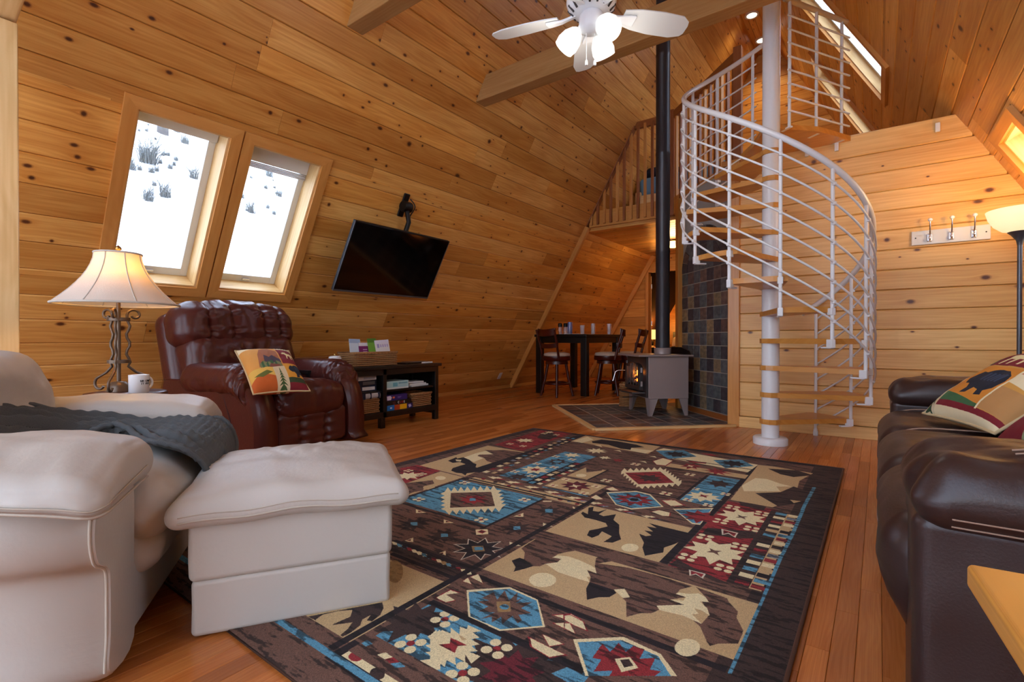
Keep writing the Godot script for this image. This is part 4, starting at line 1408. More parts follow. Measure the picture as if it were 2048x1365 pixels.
const RUG := [
	["t",136,831,159,1560,571,1582,491,839], ["c",245,1234,229,1085,238,976,345,1016,363,1146,383,1281,328,1263], 
	["n",219,1360,211,1321,197,1254,228,1278,237,1225,320,1254,394,1302,435,1314,480,1376,540,1385,573,1386,581,1430,531,1517,556,1558,505,1536,472,1548,411,1531,377,1479,374,1401,377,1357,308,1338,286,1383], 
	["c",235,1303,277,1287,304,1325,272,1334], ["b",209,961,266,937,325,876,489,858,647,998,642,1175,530,1229,440,1211,371,1156,291,1137,276,1100,348,1030,266,989], 
	["r",107,43,155,778,455,822,419,15], ["k",187,35,197,179,276,354,396,353,380,186], ["Sc",254,501,110,9,55], ["Sc",226,83,60,8,55], ["F",235,679,38], ["F",364,681,38], 
	["F",221,161,38], ["F",338,147,38], ["r",106,1680,139,1561,358,1571,390,1860,382,1919], ["Sc",283,1772,120,9,55], ["F",196,1691,38], ["F",323,1695,38], 
	["t",389,1924,390,1860,372,1585,571,1593,572,2010,561,2072], ["b",369,1907,425,1824,469,1748,527,1791,519,1858,570,1919,550,1971,566,2077], 
	["c",499,1669,507,1679,511,1690,512,1700,509,1710,503,1717,493,1721,482,1722,470,1720,459,1715,449,1707,441,1697,437,1686,436,1676,439,1666,446,1659,455,1655,466,1654,478,1656,489,1661], 
	["t",584,1840,592,1850,596,1861,596,1871,593,1881,586,1889,576,1894,564,1895,551,1894,539,1889,529,1881,521,1871,517,1861,517,1850,520,1840,527,1832,537,1827,549,1826,562,1827,574,1832], 
	["l",721,1435,976,1435,976,645,721,645], ["Sc",825,1199,135,9,60], ["Sr",823,1195,55,6,55], ["Sk",832,1388,95,8,55], ["Sk",828,937,110,9,55], ["Sl",828,937,45,4,80], 
	["Sc",817,715,90,8,55], ["F",746,1308,38], ["F",750,1066,38], ["F",885,1326,38], ["F",888,1074,38], ["F",744,817,38], ["F",879,825,38], ["n",495,69,585,69,585,1462,495,1462], 
	["c",588,1397,622,1397,622,1439,588,1439], ["r",580,1316,614,1316,614,1358,580,1358], ["c",571,1235,605,1235,605,1277,571,1277], ["t",563,1154,597,1154,597,1196,563,1196], 
	["g",555,1073,589,1073,589,1115,555,1115], ["c",546,992,580,992,580,1034,546,1034], ["l",538,910,572,910,572,952,538,952], ["b",530,829,564,829,564,871,530,871], 
	["r",521,748,555,748,555,790,521,790], ["c",513,667,547,667,547,709,513,709], ["r",505,586,539,586,539,628,505,628], ["c",496,505,530,505,530,547,496,547], 
	["t",488,424,522,424,522,466,488,466], ["g",480,342,514,342,514,384,480,384], ["c",472,261,506,261,506,303,472,303], ["l",463,180,497,180,497,222,463,222], 
	["t",648,1386,674,1386,674,1426,648,1426], ["c",640,1315,666,1315,666,1355,640,1355], ["r",633,1245,659,1245,659,1285,633,1285], ["l",625,1174,651,1174,651,1214,625,1214], 
	["c",618,1103,644,1103,644,1143,618,1143], ["b",610,1032,636,1032,636,1072,610,1072], ["g",603,961,629,961,629,1001,603,1001], ["t",595,890,621,890,621,930,595,930], 
	["c",588,819,614,819,614,859,588,859], ["r",580,748,606,748,606,788,580,788], ["l",573,677,599,677,599,717,573,717], ["c",565,607,591,607,591,647,565,647], 
	["b",558,536,584,536,584,576,558,576], ["g",550,465,576,465,576,505,550,505], ["t",543,394,569,394,569,434,543,434], ["c",535,323,561,323,561,363,535,363], 
	["r",528,252,554,252,554,292,528,292], ["l",520,181,546,181,546,221,520,221], ["n",931,880,1021,880,1021,1469,931,1469], ["l",946,1413,980,1413,980,1457,946,1457], 
	["c",946,1347,980,1347,980,1391,946,1391], ["r",946,1282,980,1282,980,1326,946,1326], ["c",946,1217,980,1217,980,1261,946,1261], ["t",946,1152,980,1152,980,1196,946,1196], 
	["g",946,1086,980,1086,980,1130,946,1130], ["l",947,1021,981,1021,981,1065,947,1065], ["c",947,956,981,956,981,1000,947,1000], ["r",947,890,981,890,981,934,947,934], 
	["c",999,1413,1027,1413,1027,1447,999,1447], ["r",999,1370,1027,1370,1027,1404,999,1404], ["c",1000,1327,1028,1327,1028,1361,1000,1361], 
	["l",1000,1284,1028,1284,1028,1318,1000,1318], ["b",1001,1241,1029,1241,1029,1275,1001,1275], ["r",1001,1198,1029,1198,1029,1232,1001,1232], 
	["c",1002,1154,1030,1154,1030,1188,1002,1188], ["r",1002,1111,1030,1111,1030,1145,1002,1145], ["c",1003,1068,1031,1068,1031,1102,1003,1102], 
	["l",1003,1025,1031,1025,1031,1059,1003,1059], ["b",1003,982,1031,982,1031,1016,1003,1016], ["t",626,1552,1393,1552,1393,1630,626,1630], 
	["r",702,1541,705,1546,707,1551,707,1556,706,1560,703,1563,699,1565,695,1565,690,1564,685,1561,681,1557,678,1553,676,1548,676,1543,677,1539,680,1536,684,1534,689,1533,694,1535,698,1537], 
	["n",799,1551,802,1555,803,1560,803,1565,802,1569,799,1572,795,1574,791,1574,786,1573,782,1570,778,1566,775,1562,774,1557,774,1552,775,1548,778,1545,782,1543,786,1543,791,1544,795,1547], 
	["c",857,1556,860,1560,861,1565,861,1570,860,1574,857,1577,853,1579,849,1579,844,1578,840,1575,836,1572,834,1567,832,1562,833,1558,834,1554,837,1551,840,1549,845,1548,849,1550,854,1552], 
	["r",905,1562,908,1566,909,1571,909,1575,908,1579,905,1582,901,1584,897,1584,892,1583,888,1581,885,1577,882,1573,881,1568,881,1563,882,1559,885,1556,889,1555,893,1554,898,1555,902,1558], 
	["g",965,1568,967,1572,968,1577,968,1581,967,1585,964,1588,960,1590,956,1590,952,1589,948,1587,944,1583,942,1579,941,1574,941,1569,942,1565,945,1563,949,1561,953,1561,957,1562,961,1564], 
	["r",1058,1576,1061,1580,1062,1584,1061,1589,1060,1593,1057,1596,1054,1597,1050,1597,1045,1596,1042,1594,1038,1590,1036,1586,1035,1582,1036,1577,1037,1573,1040,1570,1043,1569,1047,1569,1051,1570,1055,1572], 
	["n",1155,1581,1157,1585,1158,1590,1158,1594,1156,1598,1153,1601,1150,1602,1146,1603,1142,1602,1139,1599,1136,1596,1134,1592,1133,1587,1133,1583,1135,1579,1138,1576,1141,1575,1145,1574,1149,1576,1152,1578], 
	["c",1208,1583,1210,1587,1211,1592,1210,1596,1209,1599,1206,1602,1203,1604,1199,1604,1195,1603,1192,1601,1189,1597,1187,1593,1186,1589,1187,1585,1188,1581,1191,1578,1194,1577,1198,1576,1202,1577,1205,1580], 
	["r",1256,1591,1257,1595,1258,1600,1257,1604,1256,1607,1253,1610,1250,1612,1246,1612,1243,1611,1239,1609,1237,1605,1235,1601,1234,1597,1235,1593,1236,1589,1239,1586,1242,1585,1246,1585,1250,1586,1253,1588], 
	["r",1262,1594,1264,1598,1265,1603,1264,1608,1263,1612,1260,1615,1256,1617,1252,1617,1248,1615,1244,1613,1241,1609,1239,1605,1239,1600,1239,1595,1241,1591,1244,1588,1247,1586,1251,1586,1255,1587,1259,1590], 
	["g",1314,1590,1316,1595,1316,1600,1316,1604,1314,1608,1311,1611,1308,1613,1304,1613,1300,1612,1296,1609,1293,1606,1292,1601,1291,1596,1292,1592,1293,1588,1296,1585,1300,1583,1303,1583,1307,1584,1311,1587], 
	["r",1364,1604,1366,1608,1367,1613,1366,1618,1364,1621,1362,1624,1358,1626,1354,1626,1350,1625,1347,1622,1344,1619,1343,1615,1342,1610,1343,1605,1344,1601,1347,1598,1351,1597,1354,1597,1358,1598,1362,1600], 
	["n",588,1580,1397,1580,1397,1596,588,1596], ["c",674,1496,701,1491,701,1476,731,1476,735,1466,778,1474,761,1498,746,1494,742,1519,716,1509], 
	["r",737,1507,756,1501,758,1491,778,1488,782,1481,810,1482,796,1499,786,1498,780,1515,764,1511], 
	["c",818,1509,843,1504,844,1490,872,1489,876,1479,916,1488,899,1510,885,1507,880,1531,856,1522], 
	["r",876,1519,894,1513,896,1504,916,1501,919,1495,946,1496,932,1512,923,1511,917,1527,901,1523], 
	["c",964,1521,987,1516,989,1502,1015,1502,1019,1492,1056,1500,1040,1522,1027,1519,1021,1542,999,1533], 
	["r",1018,1530,1035,1525,1037,1516,1056,1513,1060,1506,1085,1507,1071,1523,1062,1522,1056,1537,1041,1534], 
	["c",1105,1530,1127,1525,1129,1512,1154,1512,1158,1502,1193,1510,1176,1531,1164,1528,1158,1550,1138,1542], 
	["r",1156,1539,1172,1534,1174,1525,1192,1522,1196,1516,1219,1517,1205,1532,1197,1531,1191,1546,1177,1543], 
	["c",1250,1542,1271,1537,1273,1524,1296,1524,1301,1515,1333,1522,1316,1543,1305,1540,1299,1561,1280,1553], 
	["r",1297,1550,1312,1545,1315,1537,1331,1534,1335,1528,1357,1529,1343,1544,1336,1543,1329,1557,1317,1554], 
	["c",1104,1531,1126,1526,1127,1514,1151,1513,1155,1505,1187,1512,1172,1532,1160,1529,1155,1550,1135,1542], 
	["r",1160,1543,1175,1538,1177,1530,1194,1528,1198,1521,1220,1523,1208,1538,1200,1537,1194,1551,1181,1548], 
	["g",1188,1547,1202,1544,1203,1536,1218,1535,1221,1529,1240,1532,1230,1544,1223,1543,1218,1556,1207,1552], 
	["c",1252,1542,1272,1538,1274,1526,1296,1526,1300,1517,1330,1524,1315,1543,1304,1541,1298,1561,1280,1553], 
	["r",1303,1554,1317,1549,1320,1541,1336,1539,1339,1533,1360,1535,1348,1549,1341,1548,1335,1562,1323,1559], 
	["g",1330,1558,1342,1555,1344,1547,1358,1546,1361,1541,1379,1543,1368,1555,1362,1554,1357,1566,1346,1563], 
	["c",1383,1550,1402,1546,1404,1535,1425,1534,1429,1526,1457,1532,1441,1551,1432,1548,1425,1568,1409,1561], 
	["r",1430,1561,1444,1557,1446,1549,1461,1547,1465,1541,1485,1543,1473,1557,1466,1556,1460,1569,1448,1566], 
	["g",1455,1565,1467,1562,1469,1555,1482,1554,1485,1549,1502,1551,1491,1562,1486,1561,1481,1573,1471,1570], 
	["c",1532,1559,1550,1555,1553,1544,1572,1544,1576,1536,1602,1542,1587,1560,1578,1557,1571,1576,1556,1569], 
	["r",1576,1570,1589,1566,1592,1558,1606,1556,1609,1551,1628,1552,1616,1566,1609,1565,1603,1578,1593,1574], 
	["g",1599,1574,1610,1570,1612,1564,1624,1562,1627,1558,1643,1560,1633,1571,1627,1570,1622,1581,1613,1578], 
	["c",1673,1573,1690,1569,1693,1558,1711,1558,1715,1550,1739,1556,1724,1573,1716,1571,1708,1589,1695,1582], 
	["r",1713,1583,1726,1579,1728,1572,1741,1570,1745,1564,1762,1566,1750,1579,1744,1578,1738,1590,1729,1587], 
	["g",1734,1586,1745,1583,1747,1577,1758,1576,1761,1571,1776,1573,1766,1584,1761,1583,1756,1593,1748,1590], ["l",594,2101,1173,2101,1173,1644,594,1644], 
	["n",582,1595,598,1595,598,2101,582,2101], ["n",594,2118,1183,2118,1183,2134,594,2134], ["n",1170,1644,1186,1644,1186,2152,1170,2152], ["n",586,1611,1173,1611,1173,1627,586,1627], 
	["c",681,1865,636,1794,707,1841,662,1769,733,1817,689,1744,758,1792,715,1719,784,1768,742,1694,810,1744,768,1669,836,1719,795,1643,862,1695,822,1618,888,1670,891,1878], 
	["c",888,1670,914,1660,930,1714,956,1704,971,1757,996,1747,1010,1797,1034,1788,1047,1836,1071,1826,1082,1874,891,1878], 
	["c",1082,1874,1110,1935,1058,1899,1087,1960,1034,1925,1063,1985,1010,1950,1040,2009,986,1975,1016,2034,962,2000,993,2058,938,2025,970,2082,915,2050,947,2106,891,2075,891,1878], 
	["c",891,2075,856,2071,853,2037,817,2033,813,1997,776,1992,771,1955,732,1950,727,1911,687,1905,681,1865,891,1878], ["c",681,1865,888,1670,1082,1874,891,2075], 
	["b",722,1859,884,1715,1043,1882,880,2031], ["Sr",888,1868,110,9,60], ["l",862,1865,883,1845,913,1876,889,1897], ["F",655,1675,40], ["F",663,2035,40], ["F",1105,1715,40], 
	["F",1107,2064,40], ["Sk",898,2282,115,9,50], ["l",870,2278,893,2257,924,2285,902,2305], ["Sk",1097,2293,110,9,50], ["l",1073,2289,1095,2270,1121,2295,1099,2315], 
	["Sk",1297,2047,110,9,50], ["l",1273,2040,1296,2020,1320,2051,1297,2072], ["Sk",1294,1780,110,9,50], ["l",1266,1770,1293,1745,1321,1788,1295,1813], ["So",1300,2307,150,9,55], 
	["Sn",1300,2307,135,9,55], ["y",1262,2308,1297,2277,1335,2311,1302,2344], ["l",1276,2307,1302,2285,1322,2307,1299,2329], ["c",760,2145,838,2150,801,2182], 
	["r",784,2152,816,2152,800,2167], ["c",964,2162,1034,2167,999,2197], ["r",985,2169,1014,2169,999,2183], ["c",1211,1875,1200,1944,1241,1918], ["r",1213,1897,1206,1925,1225,1914], 
	["c",1011,2389,1004,2443,1043,2418], ["r",1014,2405,1010,2428,1027,2417], ["c",1209,2400,1199,2454,1238,2429], ["r",1211,2416,1205,2438,1223,2428], 
	["c",1358,2182,1420,2186,1384,2217], ["r",1376,2188,1402,2188,1387,2202], ["c",1211,1880,1200,1944,1239,1920], ["r",1213,1900,1206,1927,1224,1916], 
	["c",1355,1926,1416,1935,1381,1966], ["r",1373,1934,1399,1936,1383,1950], ["c",1359,2183,1418,2187,1384,2216], ["r",1376,2189,1401,2189,1386,2202], 
	["c",1162,2168,1202,2133,1239,2173,1203,2210], ["Sr",1200,2169,30,4,55], ["c",1355,1663,1361,1656,1395,1684,1392,1700], ["c",1190,1671,1228,1643,1233,1660,1197,1686], 
	["k",1001,2430,1425,2430,1425,2530,1001,2530], ["c",970,2469,984,2459,1008,2469,1025,2462,1047,2474,1034,2487,1015,2478,998,2484], 
	["l",1002,2470,1015,2460,1039,2470,1055,2463,1077,2475,1064,2488,1045,2479,1028,2485], ["n",1032,2471,1046,2461,1069,2471,1085,2464,1106,2476,1093,2489,1075,2480,1058,2485], 
	["r",1063,2472,1076,2462,1098,2471,1115,2464,1135,2477,1122,2489,1104,2481,1088,2486], ["c",1092,2472,1105,2463,1127,2472,1143,2465,1163,2478,1151,2490,1133,2482,1117,2487], 
	["c",1121,2473,1134,2463,1155,2473,1171,2466,1191,2478,1178,2491,1161,2482,1145,2487], ["l",1150,2474,1163,2464,1183,2474,1199,2467,1218,2479,1206,2491,1189,2483,1173,2488], 
	["n",1178,2475,1191,2465,1211,2475,1226,2468,1244,2480,1232,2492,1216,2484,1200,2489], ["r",1205,2476,1218,2466,1238,2475,1253,2469,1271,2481,1259,2492,1243,2484,1227,2489], 
	["c",1232,2476,1245,2467,1264,2476,1279,2470,1297,2481,1285,2493,1269,2485,1254,2490], ["y",1259,2477,1271,2468,1290,2477,1305,2470,1322,2482,1310,2494,1295,2486,1280,2491], 
	["l",1285,2478,1297,2469,1316,2478,1330,2471,1347,2483,1335,2494,1320,2486,1305,2491], ["n",1310,2479,1323,2469,1341,2478,1355,2472,1371,2483,1360,2495,1345,2487,1331,2492], 
	["r",1335,2479,1348,2470,1365,2479,1380,2473,1395,2484,1384,2495,1369,2488,1355,2492], ["c",1360,2480,1372,2471,1390,2480,1404,2473,1419,2485,1408,2496,1394,2488,1379,2493], 
	["t",648,2581,1408,2581,1408,2978,648,2978], 
	["y",1206,2613,1226,2632,1241,2650,1251,2667,1254,2680,1250,2688,1239,2691,1223,2688,1202,2679,1180,2666,1158,2649,1138,2630,1123,2612,1113,2595,1110,2582,1114,2574,1125,2571,1141,2574,1162,2583,1184,2596], 
	["k",1201,2977,1243,2907,1315,2793,1344,2812,1367,2842,1375,2879,1359,2885,1344,2859,1344,2890,1364,2912,1373,2951,1371,2975,1354,2976,1333,2916,1298,2960,1281,2879,1238,2975], 
	["t",1234,2974,1227,2946,1248,2904,1277,2876,1303,2902,1297,2950,1276,2974], ["t",1317,2970,1325,2946,1333,2916,1351,2945,1360,2977,1325,2975], 
	["l",1441,2688,2000,2688,2000,2921,1441,2921], ["Sk",1475,2805,150,10,60], ["Sk",1833,2807,230,12,60], ["Sm",1835,2810,120,9,60], 
	["c",1562,2825,1557,2793,1572,2812,1572,2787,1602,2785,1583,2764,1625,2773,1601,2745,1626,2742,1614,2725,1665,2724,1650,2744,1681,2751,1667,2771,1701,2774,1687,2793,1716,2799,1700,2815,1735,2811,1735,2848,1698,2830,1718,2852,1683,2853,1707,2875,1675,2876,1690,2898,1658,2893,1676,2920,1658,2918], 
	["c",1620,2917,1643,2890,1605,2885,1627,2868,1584,2865,1601,2842,1560,2835,1566,2790,1688,2912,1677,2920], ["r",1611,2841,1633,2820,1616,2799,1675,2797,1657,2815,1671,2841], 
	["t",1623,2775,1658,2778,1650,2790], ["F",1539,2743,52], ["F",1749,2761,52], ["F",1741,2887,52], ["F",1546,2883,52], ["n",1410,2964,2100,2964,2100,3057,1410,3057], 
	["c",1440,2984,2000,2984,2000,3027,1440,3027], 
	["r",1489,2995,1493,2999,1496,3004,1496,3009,1494,3014,1490,3018,1485,3021,1478,3023,1471,3022,1464,3021,1458,3018,1454,3013,1452,3008,1451,3003,1453,2998,1457,2994,1463,2991,1469,2990,1476,2990,1483,2992], 
	["k",1588,3004,1593,3009,1596,3015,1596,3020,1595,3026,1591,3030,1585,3033,1578,3034,1571,3033,1563,3031,1557,3027,1552,3022,1549,3016,1548,3010,1550,3005,1554,3001,1559,2998,1566,2997,1574,2998,1581,3000], 
	["b",1434,2918,2000,2918,2000,3003,1434,3003], ["l",1437,2963,1438,2944,1465,2945,1460,2964], ["c",1512,2968,1522,2949,1554,2950,1543,2969], 
	["r",1543,2969,1554,2950,1584,2953,1567,2970], ["l",1568,2971,1584,2953,1610,2956,1591,2975], ["n",969,2444,1403,2444,1403,2464,969,2464], 
	["n",1056,2531,1379,2531,1379,2553,1056,2553], ["n",1425,2472,2266,2472,2266,2498,1425,2498], ["n",1433,2685,1980,2685,1980,2713,1433,2713], 
	["n",1377,1266,1403,1266,1403,3026,1377,3026], ["c",1477,2578,1581,2477,1700,2488,1800,2600,1706,2693,1586,2692], ["l",1492,2584,1585,2487,1700,2495,1790,2599,1703,2685,1591,2688], 
	["b",1552,2611,1579,2584,1550,2587,1558,2535,1596,2565,1580,2505,1630,2547,1621,2488,1649,2532,1655,2502,1656,2546,1694,2511,1686,2560,1727,2564,1701,2595,1725,2611,1725,2632,1689,2609,1691,2662,1665,2633,1662,2674,1643,2650,1624,2680,1635,2627,1592,2653,1599,2612], 
	["y",1600,2575,1635,2549,1672,2594,1643,2621], 
	["l",1652,2576,1654,2580,1655,2585,1655,2590,1653,2594,1649,2597,1645,2599,1641,2600,1636,2599,1632,2597,1628,2594,1626,2589,1625,2585,1626,2580,1628,2576,1631,2573,1635,2571,1639,2570,1644,2571,1648,2573], 
	["r",1427,2677,1431,2604,1470,2602,1442,2638,1495,2648,1477,2679], ["c",1431,2672,1435,2609,1469,2608,1444,2639,1490,2647,1475,2674], ["r",1425,2543,1423,2509,1468,2540], 
	["c",1427,2541,1425,2512,1464,2539], ["r",1424,2504,1433,2466,1498,2513], ["c",1428,2503,1436,2470,1492,2511], ["r",1779,2536,1824,2493,1864,2502,1885,2542,1832,2532], 
	["c",1788,2534,1826,2497,1860,2505,1879,2539,1833,2530], ["r",1804,2571,1841,2537,1890,2578], ["c",1810,2569,1842,2540,1884,2576], 
	["r",1783,2665,1864,2671,1917,2672,1885,2710,1816,2701], ["c",1793,2668,1862,2672,1908,2674,1881,2707,1821,2698], ["r",1806,2632,1887,2636,1858,2671], 
	["c",1813,2634,1882,2637,1857,2668], ["r",1809,2514,1821,2499,1877,2509,1909,2545,1868,2546,1823,2537], ["c",1815,2516,1826,2503,1874,2511,1902,2543,1866,2543,1827,2535], 
	["r",1832,2549,1847,2538,1889,2578,1847,2574], ["c",1836,2550,1848,2541,1884,2576,1848,2572], ["c",1893,2603,2001,2509,2111,2521,2173,2581,1991,2715], 
	["l",1910,2607,2004,2526,2108,2534,2161,2590,1998,2710], 
	["r",1973,2643,1967,2572,2000,2593,2001,2542,2033,2568,2039,2532,2069,2528,2073,2573,2105,2545,2110,2598,2135,2588,2129,2613,2039,2680,2037,2657,2000,2688,1995,2635], 
	["c",2021,2612,2050,2581,2085,2609,2057,2650], ["k",2034,2608,2051,2591,2071,2608,2055,2629], ["t",1425,2098,2277,2098,2277,2432,1425,2432], 
	["b",1435,2206,1432,2179,1430,2141,1431,2068,1449,2045,1509,2063,1547,2074,1616,2062,1615,2100,1600,2120,1578,2164,1578,2200,1610,2193,1613,2233,1584,2262,1578,2291,1558,2306,1545,2340,1525,2378,1511,2349,1468,2315,1481,2280,1497,2277,1467,2228], 
	["n",1468,2315,1478,2277,1499,2279,1557,2303,1545,2340,1526,2381,1511,2349], 
	["c",1584,2262,1612,2225,1610,2193,1575,2202,1584,2173,1622,2158,1666,2160,1725,2174,1752,2186,1771,2218,1731,2210,1763,2254,1754,2260,1780,2288,1722,2291,1654,2290], 
	["b",1712,2108,1720,2076,1781,2083,1739,2143,1842,2109,1957,2103,2070,2107,2043,2155,2042,2189,2074,2192,2037,2238,2086,2239,2016,2297,2031,2316,2019,2348,1992,2368,1967,2412,1930,2330,1912,2318,1930,2299,1894,2258,1867,2285,1883,2301,1876,2338,1848,2360,1826,2395,1791,2335,1779,2287,1765,2253,1731,2215,1770,2218,1738,2169], 
	["n",1791,2335,1779,2287,1865,2287,1883,2301,1876,2338,1848,2360,1826,2395], ["c",1867,2285,1892,2260,1930,2299,1914,2317], 
	["b",2081,2106,2173,2118,2228,2183,2244,2359,2232,2366,2205,2409,2194,2394,2158,2332,2127,2307,2159,2316,2165,2257,2142,2179,2125,2154], 
	["b",2099,2169,2181,2119,2263,2281,2264,2352,2221,2384,2194,2396,2157,2317,2163,2250,2120,2184], 
	["c",2016,2297,2034,2316,2101,2304,2159,2316,2119,2280,2135,2267,2115,2242,2138,2242,2165,2257,2147,2218,2117,2192,2142,2179,2125,2154,2100,2143,2074,2166,2047,2176,2041,2190,2074,2192,2074,2218,2039,2237,2084,2241], 
	["c",1679,2342,1686,2356,1688,2372,1686,2388,1679,2401,1669,2412,1656,2419,1641,2421,1627,2417,1614,2409,1603,2398,1597,2383,1594,2367,1597,2352,1603,2338,1613,2327,1627,2320,1641,2319,1655,2322,1669,2330], 
	["c",2186,2430,2188,2443,2188,2457,2184,2470,2178,2481,2170,2490,2161,2494,2151,2494,2143,2490,2135,2482,2130,2471,2128,2458,2129,2445,2132,2432,2138,2420,2146,2412,2156,2408,2165,2407,2174,2411,2181,2419], 
	["t",1416,1588,1926,1588,1926,2001,1416,2001], 
	["n",1435,1717,1431,1693,1466,1708,1426,1625,1441,1600,1464,1654,1492,1648,1509,1593,1507,1678,1538,1688,1573,1629,1595,1704,1641,1743,1680,1830,1715,1889,1701,1940,1668,1955,1672,1901,1670,1881,1613,1858,1621,1906,1611,1946,1582,1935,1565,1881,1586,1843,1608,1792,1585,1761,1528,1753,1474,1755], 
	["n",1752,1787,1785,1796,1801,1773,1756,1740,1792,1730,1747,1689,1789,1681,1741,1645,1800,1650,1944,1654,1909,1802,1886,1862,1899,1908,1853,1978,1817,1913,1804,1864], 
	["c",1805,1922,1808,1934,1809,1947,1806,1960,1801,1970,1793,1979,1783,1983,1773,1984,1764,1980,1756,1973,1749,1963,1746,1951,1746,1938,1748,1925,1754,1914,1762,1906,1771,1902,1781,1901,1791,1904,1799,1912], 
	["r",1951,2006,2176,2006,2176,1113,1951,1113], ["k",1966,1542,2009,1529,2149,1464,2159,1548,2102,1590,2029,1609,1968,1636], 
	["k",1963,1934,2019,1963,2166,2018,2133,2031,2051,2005,1953,1998], ["k",1995,1082,2126,1089,2124,1152,2021,1141], ["Sc",2062,1313,150,9,62], ["Sb",2059,1315,45,4,30], 
	["Sc",2061,1779,160,9,62], ["Sb",2056,1782,48,4,30], ["F",1994,1199,46], ["F",2127,1208,46], ["F",1994,1428,46], ["F",2126,1443,46], ["F",1988,1657,46], ["F",2124,1668,46], 
	["F",1988,1894,46], ["F",2122,1907,46], ["o",2019,1522,2089,1527,2091,1589,2057,1560,2039,1592], ["r",2030,1529,2083,1537,2083,1577,2055,1549,2041,1577], 
	["o",2023,1993,2081,1990,2083,2032,2054,2016,2039,2039], ["r",2032,1998,2076,1997,2076,2025,2052,2008,2041,2029], ["n",1916,222,1946,222,1946,1999,1916,1999], 
	["k",2154,1131,2244,1131,2244,2012,2154,2012], ["l",2177,1145,2223,1145,2223,1179,2177,1179], ["c",2177,1208,2223,1208,2223,1242,2177,1242], 
	["r",2177,1271,2223,1271,2223,1305,2177,1305], ["c",2177,1334,2223,1334,2223,1368,2177,1368], ["t",2177,1397,2223,1397,2223,1431,2177,1431], 
	["l",2177,1460,2223,1460,2223,1494,2177,1494], ["k",2176,1523,2222,1523,2222,1557,2176,1557], ["c",2176,1586,2222,1586,2222,1620,2176,1620], 
	["r",2176,1649,2222,1649,2222,1683,2176,1683], ["l",2176,1712,2222,1712,2222,1746,2176,1746], ["c",2176,1775,2222,1775,2222,1809,2176,1809], 
	["l",2176,1838,2222,1838,2222,1872,2176,1872], ["c",2176,1900,2222,1900,2222,1934,2176,1934], ["r",2175,1963,2221,1963,2221,1997,2175,1997], 
	["t",2223,1143,2263,1143,2263,2009,2223,2009], ["c",2231,1143,2281,1143,2281,1177,2231,1177], ["g",2230,1191,2280,1191,2280,1225,2230,1225], 
	["r",2230,1239,2280,1239,2280,1273,2230,1273], ["c",2230,1288,2280,1288,2280,1322,2230,1322], ["t",2230,1336,2280,1336,2280,1370,2230,1370], 
	["n",2229,1385,2279,1385,2279,1419,2229,1419], ["l",2229,1433,2279,1433,2279,1467,2229,1467], ["r",2229,1482,2279,1482,2279,1516,2229,1516], 
	["c",2229,1530,2279,1530,2279,1564,2229,1564], ["k",2228,1578,2278,1578,2278,1612,2228,1612], ["c",2228,1627,2278,1627,2278,1661,2228,1661], 
	["g",2228,1675,2278,1675,2278,1709,2228,1709], ["r",2227,1724,2277,1724,2277,1758,2227,1758], ["c",2227,1772,2277,1772,2277,1806,2227,1806], 
	["t",2227,1820,2277,1820,2277,1854,2227,1854], ["n",2227,1869,2277,1869,2277,1903,2227,1903], ["l",2226,1917,2276,1917,2276,1951,2226,1951], 
	["r",2226,1966,2276,1966,2276,2000,2226,2000], ["t",558,30,1221,65,1237,361,976,339,688,303,571,308], ["c",583,299,588,55,688,136,677,311], 
	["c",957,298,1068,325,1217,359,1236,236,1071,250], ["n",708,206,740,98,873,84,1050,115,1134,166,1060,240,1084,313,1008,316,873,246,744,262], ["Sc",892,491,120,10,50], 
	["Sc",1038,646,60,8,55], ["Sr",1143,660,60,7,55], ["c",792,325,834,302,875,355,845,340], ["c",1265,415,1302,394,1332,441,1308,427], ["c",1267,597,1303,577,1331,619,1308,607], 
	["c",986,393,1025,371,1061,420,1034,406], ["r",1335,542,1361,400,1452,438,1458,615,1395,629], ["c",1344,540,1367,418,1445,450,1450,603,1396,616], 
	["c",1241,214,1263,108,1935,222,1918,463,1420,394], ["l",1244,222,1407,84,1543,234,1403,416], ["Sn",1401,243,120,9,60], ["l",1662,266,1813,138,1918,275,1783,442], 
	["Sn",1795,283,120,9,60], ["r",1513,385,1564,377,1645,360,1650,399,1560,424], ["r",1527,105,1610,94,1674,143,1605,146], ["t",1458,625,1936,625,1936,529,1458,529], 
	["Sr",1589,519,110,8,50], ["Sr",1759,554,130,9,40], ["Sc",1586,521,40,4,35], ["n",1458,633,1935,633,1935,647,1458,647], ["n",1428,371,1939,371,1939,385,1428,385], 
	["c",1278,906,1263,827,1306,880,1292,800,1335,853,1321,773,1363,827,1350,746,1391,800,1379,719,1420,774,1408,692,1449,747,1437,664,1477,720,1480,934], 
	["c",1477,720,1481,675,1506,754,1510,710,1533,788,1537,745,1560,820,1564,778,1586,851,1591,810,1611,881,1616,841,1636,911,1641,872,1660,940,1480,934], 
	["c",1660,940,1667,1010,1635,970,1643,1039,1610,999,1618,1068,1586,1028,1594,1096,1562,1057,1570,1124,1537,1086,1547,1152,1513,1114,1523,1180,1489,1143,1480,934], 
	["c",1489,1143,1483,1174,1462,1112,1456,1144,1434,1080,1428,1112,1404,1047,1399,1080,1374,1014,1369,1048,1343,979,1338,1014,1311,943,1306,978,1278,906,1480,934], 
	["c",1278,906,1477,720,1660,940,1489,1143], ["r",1311,926,1475,768,1625,956,1472,1107], ["Sk",1475,946,105,8,60], ["F",1280,688,44], ["F",1645,727,44], ["F",1291,1149,44], 
